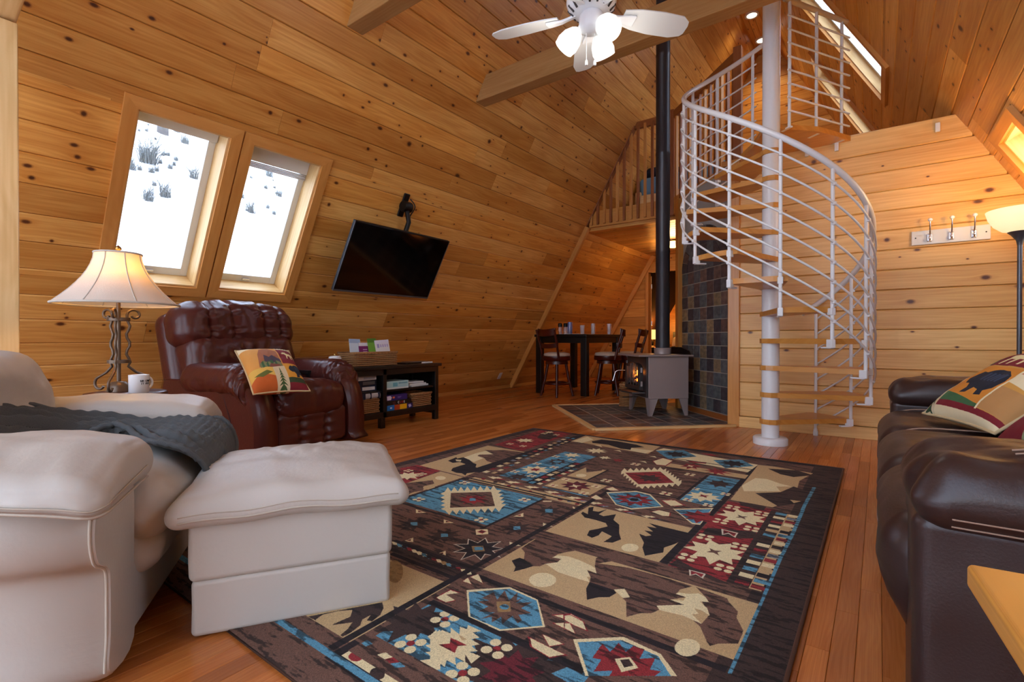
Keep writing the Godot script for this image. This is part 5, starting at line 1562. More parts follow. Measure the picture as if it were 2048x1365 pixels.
	["F",1655,1180,44], ["n",1202,1214,1751,1214,1751,1230,1202,1230], ["t",1055,1200,1201,1200,1201,945,1055,945], ["b",1053,951,1045,819,1140,777,1170,968,1114,1060], 
	["c",1146,1120,1150,1131,1151,1142,1149,1153,1144,1162,1137,1170,1128,1174,1119,1175,1109,1173,1101,1167,1095,1159,1091,1148,1090,1137,1092,1126,1097,1117,1104,1109,1113,1105,1122,1104,1132,1106,1140,1112], 
	["t",1055,1450,1342,1450,1342,1238,1055,1238], ["Sm",1199,1344,125,9,60], ["Sc",1197,1352,55,4,30], ["F",1090,1265,36], ["F",1091,1414,36], ["F",1294,1284,36], ["F",1298,1436,36], 
	["l",1058,1464,1343,1464,1343,1482,1058,1482], ["n",1192,927,1206,927,1206,1201,1192,1201], ["c",1388,1350,1510,1231,1594,1243,1719,1395,1605,1525,1514,1507], 
	["l",1403,1361,1517,1248,1595,1259,1707,1393,1598,1509,1516,1497], ["Sr",1558,1376,140,10,60], ["Sl",1558,1376,55,6,80], ["Sn",1558,1376,38,6,80], 
	["c",1764,1394,1921,1265,1932,1530,1899,1541], ["l",1776,1402,1917,1288,1926,1514,1897,1524], ["Sr",1903,1424,120,9,60], ["r",1354,1297,1374,1236,1437,1281,1392,1314], 
	["c",1359,1295,1376,1243,1430,1281,1392,1310], ["r",1358,1480,1360,1416,1432,1465,1402,1497], ["c",1362,1478,1364,1423,1426,1465,1400,1493], 
	["r",1675,1307,1709,1252,1804,1306,1762,1364,1704,1343], ["c",1683,1308,1713,1261,1794,1307,1758,1358,1708,1339], ["r",1688,1498,1712,1447,1774,1451,1790,1509,1759,1524], 
	["c",1696,1496,1717,1453,1770,1456,1784,1506,1757,1519], ["r",1670,1302,1731,1257,1798,1313,1743,1368], ["c",1679,1303,1731,1264,1789,1313,1742,1360], 
	["l",1748,1243,1917,1243,1917,668,1748,668], ["Sc",1831,1112,120,9,62], ["Sr",1829,1102,45,4,35], ["Sk",1836,822,100,8,60], ["F",1755,1002,36], ["F",1888,1235,36], 
	["F",1782,1213,36], ["F",1914,999,36], ["n",1729,679,1745,679,1745,1243,1729,1243], ["t",1935,222,2029,212,2246,247,2200,482,2220,889,2152,1081,1957,1083], 
	["c",1950,783,1981,572,2040,553,2119,612,2180,635,2110,686,2141,770,2032,851,1982,888], ["k",2003,290,2161,228,2250,296,2162,412,2088,391], 
	["k",2039,887,2144,789,2188,629,2248,670,2243,944,2172,1049], ["t",2204,900,2254,892,2227,949], 
	["l",2274,583,2267,958,2271,1373,2267,1723,2269,1942,2270,2180,2270,2370,2271,2499,2279,2493,2279,2363,2279,2173,2280,1934,2279,1715,2285,1363,2283,947,2291,570], 
	["l",-2,3030,2200,3030,2200,3052,-2,3052], 
]

# ================================================================ upholstery
var wrinkle_noise: FastNoiseLite

func wn(p: Vector3, f: float) -> float:
	if wrinkle_noise == null:
		wrinkle_noise = FastNoiseLite.new()
		wrinkle_noise.seed = 31
		wrinkle_noise.frequency = 1.0
		wrinkle_noise.fractal_octaves = 2
	return wrinkle_noise.get_noise_3dv(p * f)

# a closed outline (xy) swept along z through stations [z, scale, dx, dy]; smooth round the outline
func sweep(b: MB, outline: Array, stations: Array, xf := Transform3D.IDENTITY, cap0 := true, cap1 := true):
	var n := outline.size()
	var base := b.v.size()
	var ctr := Vector2.ZERO
	for p in outline:
		ctr += p
	ctr /= n
	for j in stations.size():
		var s: Array = stations[j]
		for i in n + 1:
			var p: Vector2 = outline[i % n]
			var e: Vector2 = outline[(i + 1) % n] - outline[(i - 1 + n) % n]
			var nn := Vector3(e.y, -e.x, 0).normalized()
			var dz := 0.0
			if j == 0 or stations[j - 1][1] < s[1] - 0.001:
				dz = -0.7
			elif j == stations.size() - 1 or stations[mini(j + 1, stations.size() - 1)][1] < s[1] - 0.001:
				dz = 0.7
			nn = (nn + Vector3(0, 0, dz)).normalized()
			var q := ctr + (p - ctr) * float(s[1]) + Vector2(s[2], s[3])
			b.vert(xf * Vector3(q.x, q.y, s[0]), (xf.basis * nn).normalized())
	for j in stations.size() - 1:
		for i in n:
			var a := base + j * (n + 1) + i
			b.tri(a, a + 1, a + n + 2)
			b.tri(a, a + n + 2, a + n + 1)
	for c in [[0, -1.0, cap0], [stations.size() - 1, 1.0, cap1]]:
		if not c[2]:
			continue
		var s: Array = stations[c[0]]
		var poly := PackedVector2Array()
		for p in outline:
			poly.append(ctr + (p - ctr) * float(s[1]) + Vector2(s[2], s[3]))
		var idx := Geometry2D.triangulate_polygon(poly)
		var k := b.v.size()
		for p in poly:
			b.vert(xf * Vector3(p.x, p.y, s[0]), xf.basis * Vector3(0, 0, c[1]))
		for t in idx.size() / 3:
			b.tri(k + idx[t * 3], k + idx[t * 3 + 1], k + idx[t * 3 + 2])

func smooth_loop(pts: Array, sub: int) -> Array:
	# Catmull-Rom through a closed outline
	var out := []
	var n := pts.size()
	for i in n:
		for k in sub:
			var t := float(k) / sub
			out.append(pts[i].cubic_interpolate(pts[(i + 1) % n], pts[(i - 1 + n) % n], pts[(i + 2) % n], t))
	return out

func smooth_line(pts: Array, sub: int) -> Array:
	var out := []
	for i in pts.size() - 1:
		for k in sub:
			var t := float(k) / sub
			out.append(pts[i].cubic_interpolate(pts[i + 1], pts[maxi(i - 1, 0)], pts[mini(i + 2, pts.size() - 1)], t))
	out.append(pts[-1])
	return out

func cream_chair():
	var F := Vector2(0.5407, 0.8412)
	var ch := thing("leather_armchair", "large cream leather armchair in the left foreground with a grey throw", "armchair", W(-2.16, 0.013, 0.322), atan2(F.x, -F.y))
	var L: Material = M.cream_leather
	# frame under the seat
	put("base", soft(Vector3(0.86, 0.20, 0.84), 0.02, 2, Vector3i(4, 1, 4)), L, ch, at(Vector3(0, 0.13, -0.01)))
	put("front_roll", soft(Vector3(0.74, 0.17, 0.30), 0.08, 4, Vector3i(8, 1, 3), func(p: Vector3) -> Vector3: return p + Vector3(0, 0, 0.006 * wn(p, 9.0))), L, ch, at(Vector3(0, 0.245, 0.315)))
	# seat cushion
	var seat := put("seat_cushion", soft(Vector3(0.76, 0.19, 0.84), 0.085, 5, Vector3i(16, 2, 18), func(p: Vector3) -> Vector3:
		var d := (1.0 - p.x * p.x / 0.15) * (1.0 - p.z * p.z / 0.18)
		return p + Vector3(0, maxf(d, 0.0) * 0.03 * signf(p.y) + 0.007 * wn(p, 7.0) - 0.03 * clampf((p.z - 0.25) / 0.2, 0.0, 1.0), 0.02 * wn(p + Vector3(3, 0, 0), 3.0))), L, ch, at(Vector3(0, 0.365, 0.075)))
	put("seam", tubes(smooth_line([Vector3(-0.36, -0.05, 0.36), Vector3(-0.2, -0.055, 0.435), Vector3(0.2, -0.055, 0.435), Vector3(0.36, -0.05, 0.36)], 6), 0.004, 6), M.cream_stitch, seat)
	# arms
	for s in [-1.0, 1.0]:
		var ol := [Vector2(0.085, 0.02), Vector2(0.088, 0.25), Vector2(0.088, 0.44), Vector2(0.04, 0.495), Vector2(-0.05, 0.505), Vector2(-0.135, 0.475), Vector2(-0.165, 0.40), Vector2(-0.145, 0.325), Vector2(-0.09, 0.29), Vector2(-0.075, 0.25), Vector2(-0.075, 0.12), Vector2(-0.075, 0.02)]
		var pts := []
		for p in ol:
			pts.append(Vector2(-p.x * -1.0 if s < 0 else -p.x, p.y))
		pts = smooth_loop(pts, 4)
		if s > 0:
			pts.reverse()
		var b := MB.new()
		sweep(b, pts, [[-0.44, 0.96, 0, 0], [-0.42, 1.0, 0, 0], [-0.1, 1.0, 0, 0], [0.2, 1.0, 0, 0], [0.392, 1.0, 0, 0], [0.409, 0.985, 0, 0], [0.417, 0.955, 0, 0]])
		var arm := put("arm", b.mesh(), L, ch, at(Vector3(s * 0.475, 0, 0)))
		# stitched edge of the front scroll
		var ring := []
		for p in pts:
			if p.y > 0.03:
				ring.append(Vector3(p.x * 0.99, 0.25 + (p.y - 0.25) * 0.99, 0.409))
		put("stitching", tubes(ring, 0.0035, 6), M.cream_stitch, arm)
		# pillow on the arm
		var pf := func(p: Vector3) -> Vector3:
			var f := clampf((p.z - 0.10) / 0.33, 0.0, 1.0)
			var side: float = s * p.x            # grows outwards
			var q := p
			var up := clampf((p.y + 0.03) / 0.06, 0.0, 1.0)
			q.y += up * (0.026 * (1.0 - p.x * p.x / 0.045) - 0.025 * clampf(side / 0.2, 0.0, 1.0))
			q.y -= 0.04 * f * f * f + 0.022 * clampf(side / 0.2 - 0.2, 0.0, 1.0)
			q.x *= 1.0 - 0.06 * f
			q.y += up * (0.010 * wn(p, 5.0) + 0.004 * sin(p.z * 44.0 + p.x * 20.0 + 4.0 * wn(p, 4.0)) * clampf(side / 0.12, 0.0, 1.0))
			q.x += s * 0.006 * sin(p.z * 21.0 + 3.0 * wn(p, 3.0)) * clampf(side / 0.15, 0.0, 1.0)
			return q
		var pad := put("arm_pillow", soft(Vector3(0.40, 0.096, 0.90), 0.047, 5, Vector3i(14, 1, 40), pf), L, ch, at(Vector3(s * 0.50, 0.530, 0.0)))
		for e in [-0.010, 0.010]:
			var ln := []
			for k in 40:
				var t := k / 39.0
				var q: Vector3
				if t < 0.72:
					q = Vector3(s * (0.200 + 0.001), e - 0.018, lerpf(-0.38, 0.385, t / 0.72))
				else:
					var an := (t - 0.72) / 0.28 * PI / 2
					q = Vector3(s * (0.153 + sin(PI / 2 - an) * 0.047), e - 0.018, 0.403 + sin(an) * 0.047)
				ln.append(pf.call(q) + Vector3(s * 0.001, 0, 0))
			ln.append(pf.call(Vector3(-s * 0.1, e - 0.018, 0.4515)))
			put("seam", tubes(ln, 0.0022 if e > 0 else 0.0032, 5), M.cream_stitch, pad)
	# back
	put("back_frame", soft(Vector3(0.98, 0.66, 0.24), 0.09, 4, Vector3i(6, 4, 2)), L, ch, at(Vector3(0, 0.36, -0.41), -0.12))
	put("back_cushion", soft(Vector3(0.82, 0.50, 0.30), 0.14, 6, Vector3i(16, 10, 3), func(p: Vector3) -> Vector3: return p + Vector3(0.01, 0.014, 0.016) * wn(p, 5.0) + Vector3(0, 0.02 * (1.0 - p.x * p.x / 0.16), 0)), L, ch, at(Vector3(0, 0.525, -0.165), -0.22))
	# --- knitted throw, ribs running along its length
	var th := thing("knitted_throw", "chunky charcoal grey cable-knit throw lying across the cream armchair seat", "blanket", ch.position, ch.rotation.y)
	var keys := [[Vector3(-0.20, 0.60, -0.04), 0.20, Vector3(-0.25, -0.55, 0.8)], [Vector3(0.05, 0.55, 0.02), 0.20, Vector3(-0.35, -0.45, 0.8)], [Vector3(0.19, 0.505, 0.13), 0.27, Vector3(-0.75, -0.1, 0.5)], [Vector3(0.17, 0.492, 0.27), 0.36, Vector3(-1, 0, 0.02)], [Vector3(0.08, 0.49, 0.40), 0.50, Vector3(-1, -0.02, 0.0)], [Vector3(0.075, 0.463, 0.50), 0.54, Vector3(-1, -0.03, 0.0)], [Vector3(0.09, 0.40, 0.545), 0.52, Vector3(-1, -0.02, 0)], [Vector3(0.11, 0.33, 0.55), 0.46, Vector3(-1, -0.05, 0.0)]]
	var ns := 200
	var nw := 150
	var f := func(s: float, w: float) -> Vector3:
		var x := s * (keys.size() - 1)
		var i := mini(int(x), keys.size() - 2)
		var t := x - i
		var t2 := t * t * (3 - 2 * t)
		var c: Vector3 = keys[i][0].cubic_interpolate(keys[i + 1][0], keys[maxi(i - 1, 0)][0], keys[mini(i + 2, keys.size() - 1)][0], t)
		var wd: float = lerpf(keys[i][1], keys[i + 1][1], t2)
		var dr: Vector3 = keys[i][2].lerp(keys[i + 1][2], t2).normalized()
		var p := c + dr * w * wd
		var bunch := clampf((0.40 - wd) / 0.15, 0.0, 1.0)
		p.y += bunch * 0.028 * sin(w * 22.0 + s * 8.0) + 0.016 * wn(Vector3(s * 3.0, w * 3.0, 0), 1.3) + 0.02 * exp(-pow((w + s * 0.9 - 0.85) / 0.07, 2.0))
		# drop over the front differs across the width
		if s > 0.8:
			p.y += (w - 0.5) * -0.0 + 0.05 * (s - 0.8) / 0.2 * sin(w * 7.0 + 1.0)
		# ribs and stitches
		var rib := absf(sin(w * PI * 11.0))
		var loc: float = w * 11.0 - floorf(w * 11.0) - 0.5
		var row := sin(s * 170.0 + absf(loc) * 5.0)
		p.y += 0.026 * rib + 0.0025 * row * rib
		return p
	var b := MB.new()
	for j in ns + 1:
		for i in nw + 1:
			var s := float(j) / ns
			var w := float(i) / nw - 0.5
			var p: Vector3 = f.call(s, w)
			var ps: Vector3 = f.call(minf(s + 0.001, 1.0), w) - f.call(maxf(s - 0.001, 0.0), w)
			var pw: Vector3 = f.call(s, w + 0.001) - f.call(s, w - 0.001)
			var nn := ps.cross(pw).normalized()
			if nn.y < 0 and s < 0.8:
				nn = -nn
			elif s >= 0.8 and nn.z + nn.y < 0:
				nn = -nn
			b.vert(p, nn)
	for j in ns:
		for i in nw:
			var i0 := j * (nw + 1) + i
			b.tri(i0, i0 + 1, i0 + nw + 2)
			b.tri(i0, i0 + nw + 2, i0 + nw + 1)
	put("knit", b.mesh(), M.knit, th)
	var hem := []
	for i in 40:
		hem.append(f.call(1.0, i / 39.0 - 0.5))
	put("hem", tubes(hem, 0.011, 6), M.knit, th)
	for e in [-0.5, 0.5]:
		var ed := []
		for i in 70:
			ed.append(f.call(i / 69.0, e) + Vector3(0, 0.002, 0))
		put("edging", tubes(ed, 0.010, 6), M.knit, th)
	# --- ottoman
	var ot := thing("leather_ottoman", "cream leather ottoman with a pillow top standing on the rug edge", "ottoman", W(-1.618, 0.0125, 0.946), atan2(F.x, -F.y))
	put("plinth", soft(Vector3(0.54, 0.160, 0.545), 0.016, 3, Vector3i(4, 2, 4), func(p: Vector3) -> Vector3: return p + Vector3(0.003, 0, 0.003) * wn(p, 6.0)), L, ot, at(Vector3(0, 0.0725, 0)))
	put("body", soft(Vector3(0.548, 0.175, 0.553), 0.018, 4, Vector3i(5, 3, 5), func(p: Vector3) -> Vector3:
		var k := 1.0 + 0.012 * (1.0 - p.y * p.y / 0.008)
		return Vector3(p.x * k, p.y, p.z * k) + Vector3(0.003, 0, 0.003) * wn(p, 6.0)), L, ot, at(Vector3(0, 0.235, 0)))
	var of := func(p: Vector3) -> Vector3:
		var ex := absf(p.x) / 0.315
		var ez := absf(p.z) / 0.32
		var d := maxf(0.0, (1.0 - ex * ex) * (1.0 - ez * ez))
		var q := p
		var up := clampf((p.y + 0.02) / 0.05, 0.0, 1.0)
		q.y += up * (0.052 * pow(d, 0.7) + 0.007 * wn(p, 5.0) + 0.0028 * sin(p.z * 70.0 + 7.0 * wn(p, 4.0)) * clampf((p.x + 0.05) / 0.3, 0.0, 1.0) * (1.0 - ez * ez) - 0.012 * exp(-(p.x * p.x + pow(p.z - 0.03, 2.0)) / 0.02))
		var e := maxf(ex, ez)
		q.y += 0.006 * sin(p.x * 19.0 + p.z * 23.0 + 1.0) * clampf(e * 3.0 - 2.2, 0.0, 1.0)
		# corners pulled out and down
		q += Vector3(signf(p.x) * 0.012, -0.012, signf(p.z) * 0.012) * pow(ex * ez, 3.0)
		return q
	var cu := put("pillow_top", soft(Vector3(0.63, 0.080, 0.64), 0.0395, 5, Vector3i(36, 1, 36), of), L, ot, at(Vector3(0, 0.350, 0)))
	for e in [-0.012, 0.006]:
		var ring := []
		for k in 88:
			var side := k / 22
			var t := (k % 22) / 21.0
			var a := lerpf(-0.276, 0.276, t)
			var a2 := lerpf(-0.281, 0.281, t)
			var rr := sqrt(0.0395 * 0.0395 - e * e) - 0.0395
			ring.append(of.call([Vector3(a, e, 0.32 + rr), Vector3(0.315 + rr, e, -a2), Vector3(-a, e, -0.32 - rr), Vector3(-0.315 - rr, e, a2)][side]))
		put("seam", tubes(ring, 0.0032 if e < 0 else 0.0018, 6, true), M.cream_stitch, cu)
	for x in [-0.2, 0.2]:
		for z in [-0.2, 0.2]:
			put("foot", lathed([Vector2(0, 0.016), Vector2(0.02, 0.016), Vector2(0.018, 0.0), Vector2(0, 0)], 12), M.black_metal, ot, at(Vector3(x, 0, z)))

func recliner():
	var F := Vector2(0.976, 0.218)
	var rc := thing("leather_recliner", "burgundy leather recliner with tufted back beside the media console", "recliner", W(-3.71, 0, 1.94), atan2(F.x, -F.y))
	rc.scale = Vector3(1.07, 1.02, 1.04)
	var L: Material = M.wine_leather
	# lower body sides
	for s in [-1.0, 1.0]:
		var b := MB.new()
		var ol := [Vector2(-0.47, 0.04), Vector2(0.40, 0.04), Vector2(0.435, 0.10), Vector2(0.43, 0.32), Vector2(0.36, 0.50), Vector2(0.20, 0.545), Vector2(-0.36, 0.545), Vector2(-0.47, 0.50)]
		sweep(b, smooth_loop(ol, 3), [[-0.085, 0.965, 0, 0], [-0.07, 1.0, 0, 0], [0.07, 1.0, 0, 0], [0.085, 0.965, 0, 0]], Transform3D(Basis(Vector3(0, 0, 1), Vector3.UP, Vector3(-1, 0, 0)), Vector3.ZERO))
		var side := put("side_panel", b.mesh(), L, rc, at(Vector3(s * 0.395, 0, 0)))
		put("seam", tubes([Vector3(s * 0.086, 0.06, 0.20), Vector3(s * 0.087, 0.30, 0.22), Vector3(s * 0.083, 0.46, 0.15)], 0.003, 5), M.wine_stitch, side)
		# arm pad, gathered where it turns down at the front
		put("arm_pad", soft(Vector3(0.235, 0.17, 0.68), 0.08, 6, Vector3i(6, 2, 34), func(p: Vector3) -> Vector3:
			var f := clampf((p.z - 0.06) / 0.28, 0.0, 1.0)
			var q := p
			q.y += 0.03 * (1.0 - p.x * p.x / 0.014) * (1.0 if p.y > 0 else 0.0) - 0.14 * f * f * f
			q.z += -0.05 * f * f
			var g := exp(-pow((f - 0.75) / 0.45, 2.0)) if p.z > 0.0 else 0.0
			q += Vector3(0.006 * signf(p.x), 0.009, 0.004) * sin(p.z * 130.0 + 5.0 * wn(p, 9.0)) * g * 0.75
			q += Vector3(0.006, 0.006, 0) * wn(p, 8.0)
			return q), L, rc, at(Vector3(s * 0.40, 0.548, 0.075)))
	put("handle", tubes([Vector3(-0.485, 0.21, 0.06), Vector3(-0.50, 0.22, 0.10), Vector3(-0.50, 0.30, 0.20)], 0.012, 8, false, 0.6), M.black_metal, rc)
	put("base", soft(Vector3(0.66, 0.28, 0.74), 0.03, 2, Vector3i(3, 2, 3)), L, rc, at(Vector3(0, 0.19, -0.06)))
	# footrest face in three pleats
	put("footrest", soft(Vector3(0.62, 0.27, 0.12), 0.045, 4, Vector3i(24, 8, 1), func(p: Vector3) -> Vector3:
		var q := p
		for g in [-0.11, 0.11]:
			var d: float = absf(p.x - g)
			q.z -= (0.022 * exp(-d * d / 0.0006) - 0.010 * exp(-d / 0.06) * sin(p.y * 95.0 + g * 60.0)) * (1.0 if p.z > 0 else 0.0)
		return q), L, rc, at(Vector3(0, 0.195, 0.36)))
	# seat with a fat front roll and long soft creases
	put("seat", soft(Vector3(0.60, 0.25, 0.78), 0.11, 6, Vector3i(14, 2, 24), func(p: Vector3) -> Vector3:
		var q := p
		q.y += 0.025 * (1.0 - p.x * p.x / 0.09) * (1.0 if p.y > 0 else 0.0)
		var cr := sin(p.x * 52.0 + 3.0 * wn(p, 4.0)) * (1.0 - absf(p.x) / 0.36)
		q += Vector3(0, 0.0045, 0.0035) * cr
		q += Vector3(0, 0.008, 0.006) * wn(p, 6.0)
		var ed := clampf((absf(p.x) - 0.22) / 0.08, 0.0, 1.0)
		q += Vector3(0, 0.006, 0.006) * sin((p.y + p.z) * 110.0) * ed
		return q), L, rc, at(Vector3(0, 0.385, 0.06)))
	# back: shell, lumbar cushion, channelled headrest
	put("back_shell", soft(Vector3(0.92, 0.84, 0.20), 0.09, 4, Vector3i(6, 6, 1)), L, rc, at(Vector3(0, 0.60, -0.46), -0.24))
	put("lumbar_cushion", soft(Vector3(0.86, 0.46, 0.28), 0.12, 6, Vector3i(26, 16, 2), func(p: Vector3) -> Vector3:
		var q := p
		var d := p.x * p.x / 0.12 + pow(p.y + 0.10, 2.0) / 0.02
		if p.z > 0:
			q.z -= 0.035 * exp(-d * 0.9)
			var ang := atan2(p.y + 0.10, p.x)
			q.z += 0.010 * sin(ang * 13.0) * exp(-absf(sqrt(p.x * p.x + pow(p.y + 0.1, 2.0)) - 0.16) / 0.10)
		q += Vector3(0.004, 0.006, 0.010) * wn(p, 7.0)
		return q), L, rc, at(Vector3(0, 0.635, -0.325), -0.24))
	put("headrest", soft(Vector3(0.94, 0.34, 0.30), 0.135, 6, Vector3i(44, 10, 2), func(p: Vector3) -> Vector3:
		var q := p
		q.y += 0.045 * (1.0 - p.x * p.x / 0.2) * (1.0 if p.y > 0 else -0.2)
		for g in [-0.27, -0.10, 0.16, 0.30]:
			var d: float = absf(p.x - g)
			var nrm := Vector3(0, p.y, p.z + 0.02).normalized()
			q -= nrm * (0.020 * exp(-d * d / 0.0004) + 0.007 * exp(-d / 0.05) * sin((p.y * 2.0 + p.z) * 55.0 + g * 90.0))
		q += Vector3(0.004, 0.006, 0.008) * wn(p, 8.0)
		return q), L, rc, at(Vector3(0, 0.905, -0.40), -0.20))
	# cushion with a printed woodland scene
	var TL := W(-3.47, 0.755, 1.554)
	var TR := W(-3.414, 0.75, 1.882)
	var BR := W(-3.03, 0.50, 1.844)
	pillow("throw_pillow", "square printed pillow with moose, fir and black bear on the burgundy recliner", TL, TR, BR, 0)

# ---- printed cushions: three corners as seen, the fourth follows
func pillow(called: String, label: String, tl: Vector3, tr: Vector3, br: Vector3, kind: int):
	var x := tr - tl
	var y := tr - br
	var w := x.length()
	var h := y.length()
	x = x / w
	y = (y - x * y.dot(x)).normalized()
	var z := x.cross(y)
	var ctr := (tl + br) / 2.0
	var t := thing(called, label, "pillow", ctr, 0.0)
	t.basis = Basis(x, y, z)
	var m := std("pillow_print%d" % kind, Color(1, 1, 1), 0.85)
	m.albedo_texture = pillow_print(kind)
	m.normal_enabled = true
	m.normal_texture = M_tex["leather"]
	m.normal_scale = 0.25
	w *= 1.04
	h = maxf(h * 1.04, w * 0.92)
	var b := MB.new()
	var n := 40
	for f in 2:
		var base := b.v.size()
		var sg := 1.0 if f == 0 else -1.0
		var g := func(u: float, v: float) -> Vector3:
			var pu := 1.0 - pow(absf(u), 3.2)
			var pv := 1.0 - pow(absf(v), 3.2)
			var th := 0.075 * pow(maxf(pu * pv, 0.0), 0.55)
			var pinch := 1.0 - 0.06 * (1.0 - v * v) * absf(u) * absf(u)
			var pinch2 := 1.0 - 0.06 * (1.0 - u * u) * absf(v) * absf(v)
			return Vector3(u * w / 2 * pinch, v * h / 2 * pinch2, sg * (th + 0.004 * wn(Vector3(u * 3, v * 3, sg), 1.0) * pu * pv))
		for j in n + 1:
			for i in n + 1:
				var u := -1.0 + 2.0 * i / n
				var v := -1.0 + 2.0 * j / n
				var p: Vector3 = g.call(u, v)
				var du: Vector3 = g.call(minf(u + 0.01, 1.0), v) - g.call(maxf(u - 0.01, -1.0), v)
				var dv: Vector3 = g.call(u, minf(v + 0.01, 1.0)) - g.call(u, maxf(v - 0.01, -1.0))
				var nn := du.cross(dv).normalized()
				if nn.z * sg < 0:
					nn = -nn
				b.vert(p, nn, Vector2(u * 0.5 + 0.5, 0.5 - v * 0.5))
		for j in n:
			for i in n:
				var i0 := base + j * (n + 1) + i
				b.tri(i0, i0 + 1, i0 + n + 2)
				b.tri(i0, i0 + n + 2, i0 + n + 1)
	put("cover", b.mesh(), m, t)
	var ring := []
	for e in 4:
		for k in 12:
			var s := -1.0 + 2.0 * k / 12.0
			var q: Vector2 = [Vector2(s, -1), Vector2(1, s), Vector2(-s, 1), Vector2(-1, -s)][e]
			ring.append(Vector3(q.x * w / 2 * (1.0 - 0.06 * (1.0 - q.y * q.y) * q.x * q.x), q.y * h / 2 * (1.0 - 0.06 * (1.0 - q.x * q.x) * q.y * q.y), 0))
	put("piping", tubes(ring, 0.006, 6, true), M["pillow_piping"], t)
	return t

func blob(im: Image, pts: Array, c: Color):
	var s := im.get_width()
	var p := PackedVector2Array()
	for k in pts.size() / 2:
		p.append(Vector2(pts[k * 2], pts[k * 2 + 1]) * s / 100.0)
	fill_poly(im, p, c)

func fir(im: Image, cx: float, y0: float, y1: float, w: float, c: Color):
	var n := 7
	for k in n:
		var a := lerpf(y0, y1, float(k) / n)
		var e := lerpf(y0, y1, (k + 1.5) / n)
		var ww := w * (k + 1.0) / n
		blob(im, [cx, a, cx + ww, e, cx + ww * 0.3, e - (e - a) * 0.3, cx - ww * 0.3, e - (e - a) * 0.25, cx - ww, e], c)

func bear(im: Image, x: float, y: float, s: float, flip: float):
	var body := [0, 30, 6, 18, 14, 10, 24, 12, 32, 6, 48, 2, 66, 4, 80, 14, 86, 30, 82, 48, 70, 56, 76, 66, 62, 68, 58, 56, 44, 52, 40, 66, 26, 68, 28, 54, 22, 44, 12, 44, 4, 38]
	var q := []
	for k in body.size() / 2:
		q.append(x + (body[k * 2] if flip > 0 else 86 - body[k * 2]) * s)
		q.append(y + body[k * 2 + 1] * s)
	blob(im, q, Color(0.10, 0.12, 0.17))
	for k in 5:
		blob(im, [x + (34 + k * 9) * s, y + 12 * s, x + (40 + k * 9) * s, y + 14 * s, x + (37 + k * 8) * s, y + 34 * s, x + (33 + k * 8) * s, y + 32 * s], Color(0.20, 0.25, 0.33))

func moose(im: Image, x: float, y: float, s: float, flip: float):
	var body := [0, 20, 10, 16, 30, 14, 46, 18, 56, 12, 60, 2, 64, 10, 74, 0, 72, 10, 82, 6, 76, 14, 88, 20, 84, 26, 70, 24, 62, 34, 64, 60, 58, 60, 54, 40, 40, 38, 34, 60, 28, 60, 28, 38, 16, 38, 8, 60, 2, 58, 8, 36, 2, 28]
	var q := []
	for k in body.size() / 2:
		q.append(x + (body[k * 2] if flip > 0 else 88 - body[k * 2]) * s)
		q.append(y + body[k * 2 + 1] * s)
	blob(im, q, Color(0.90, 0.84, 0.62))

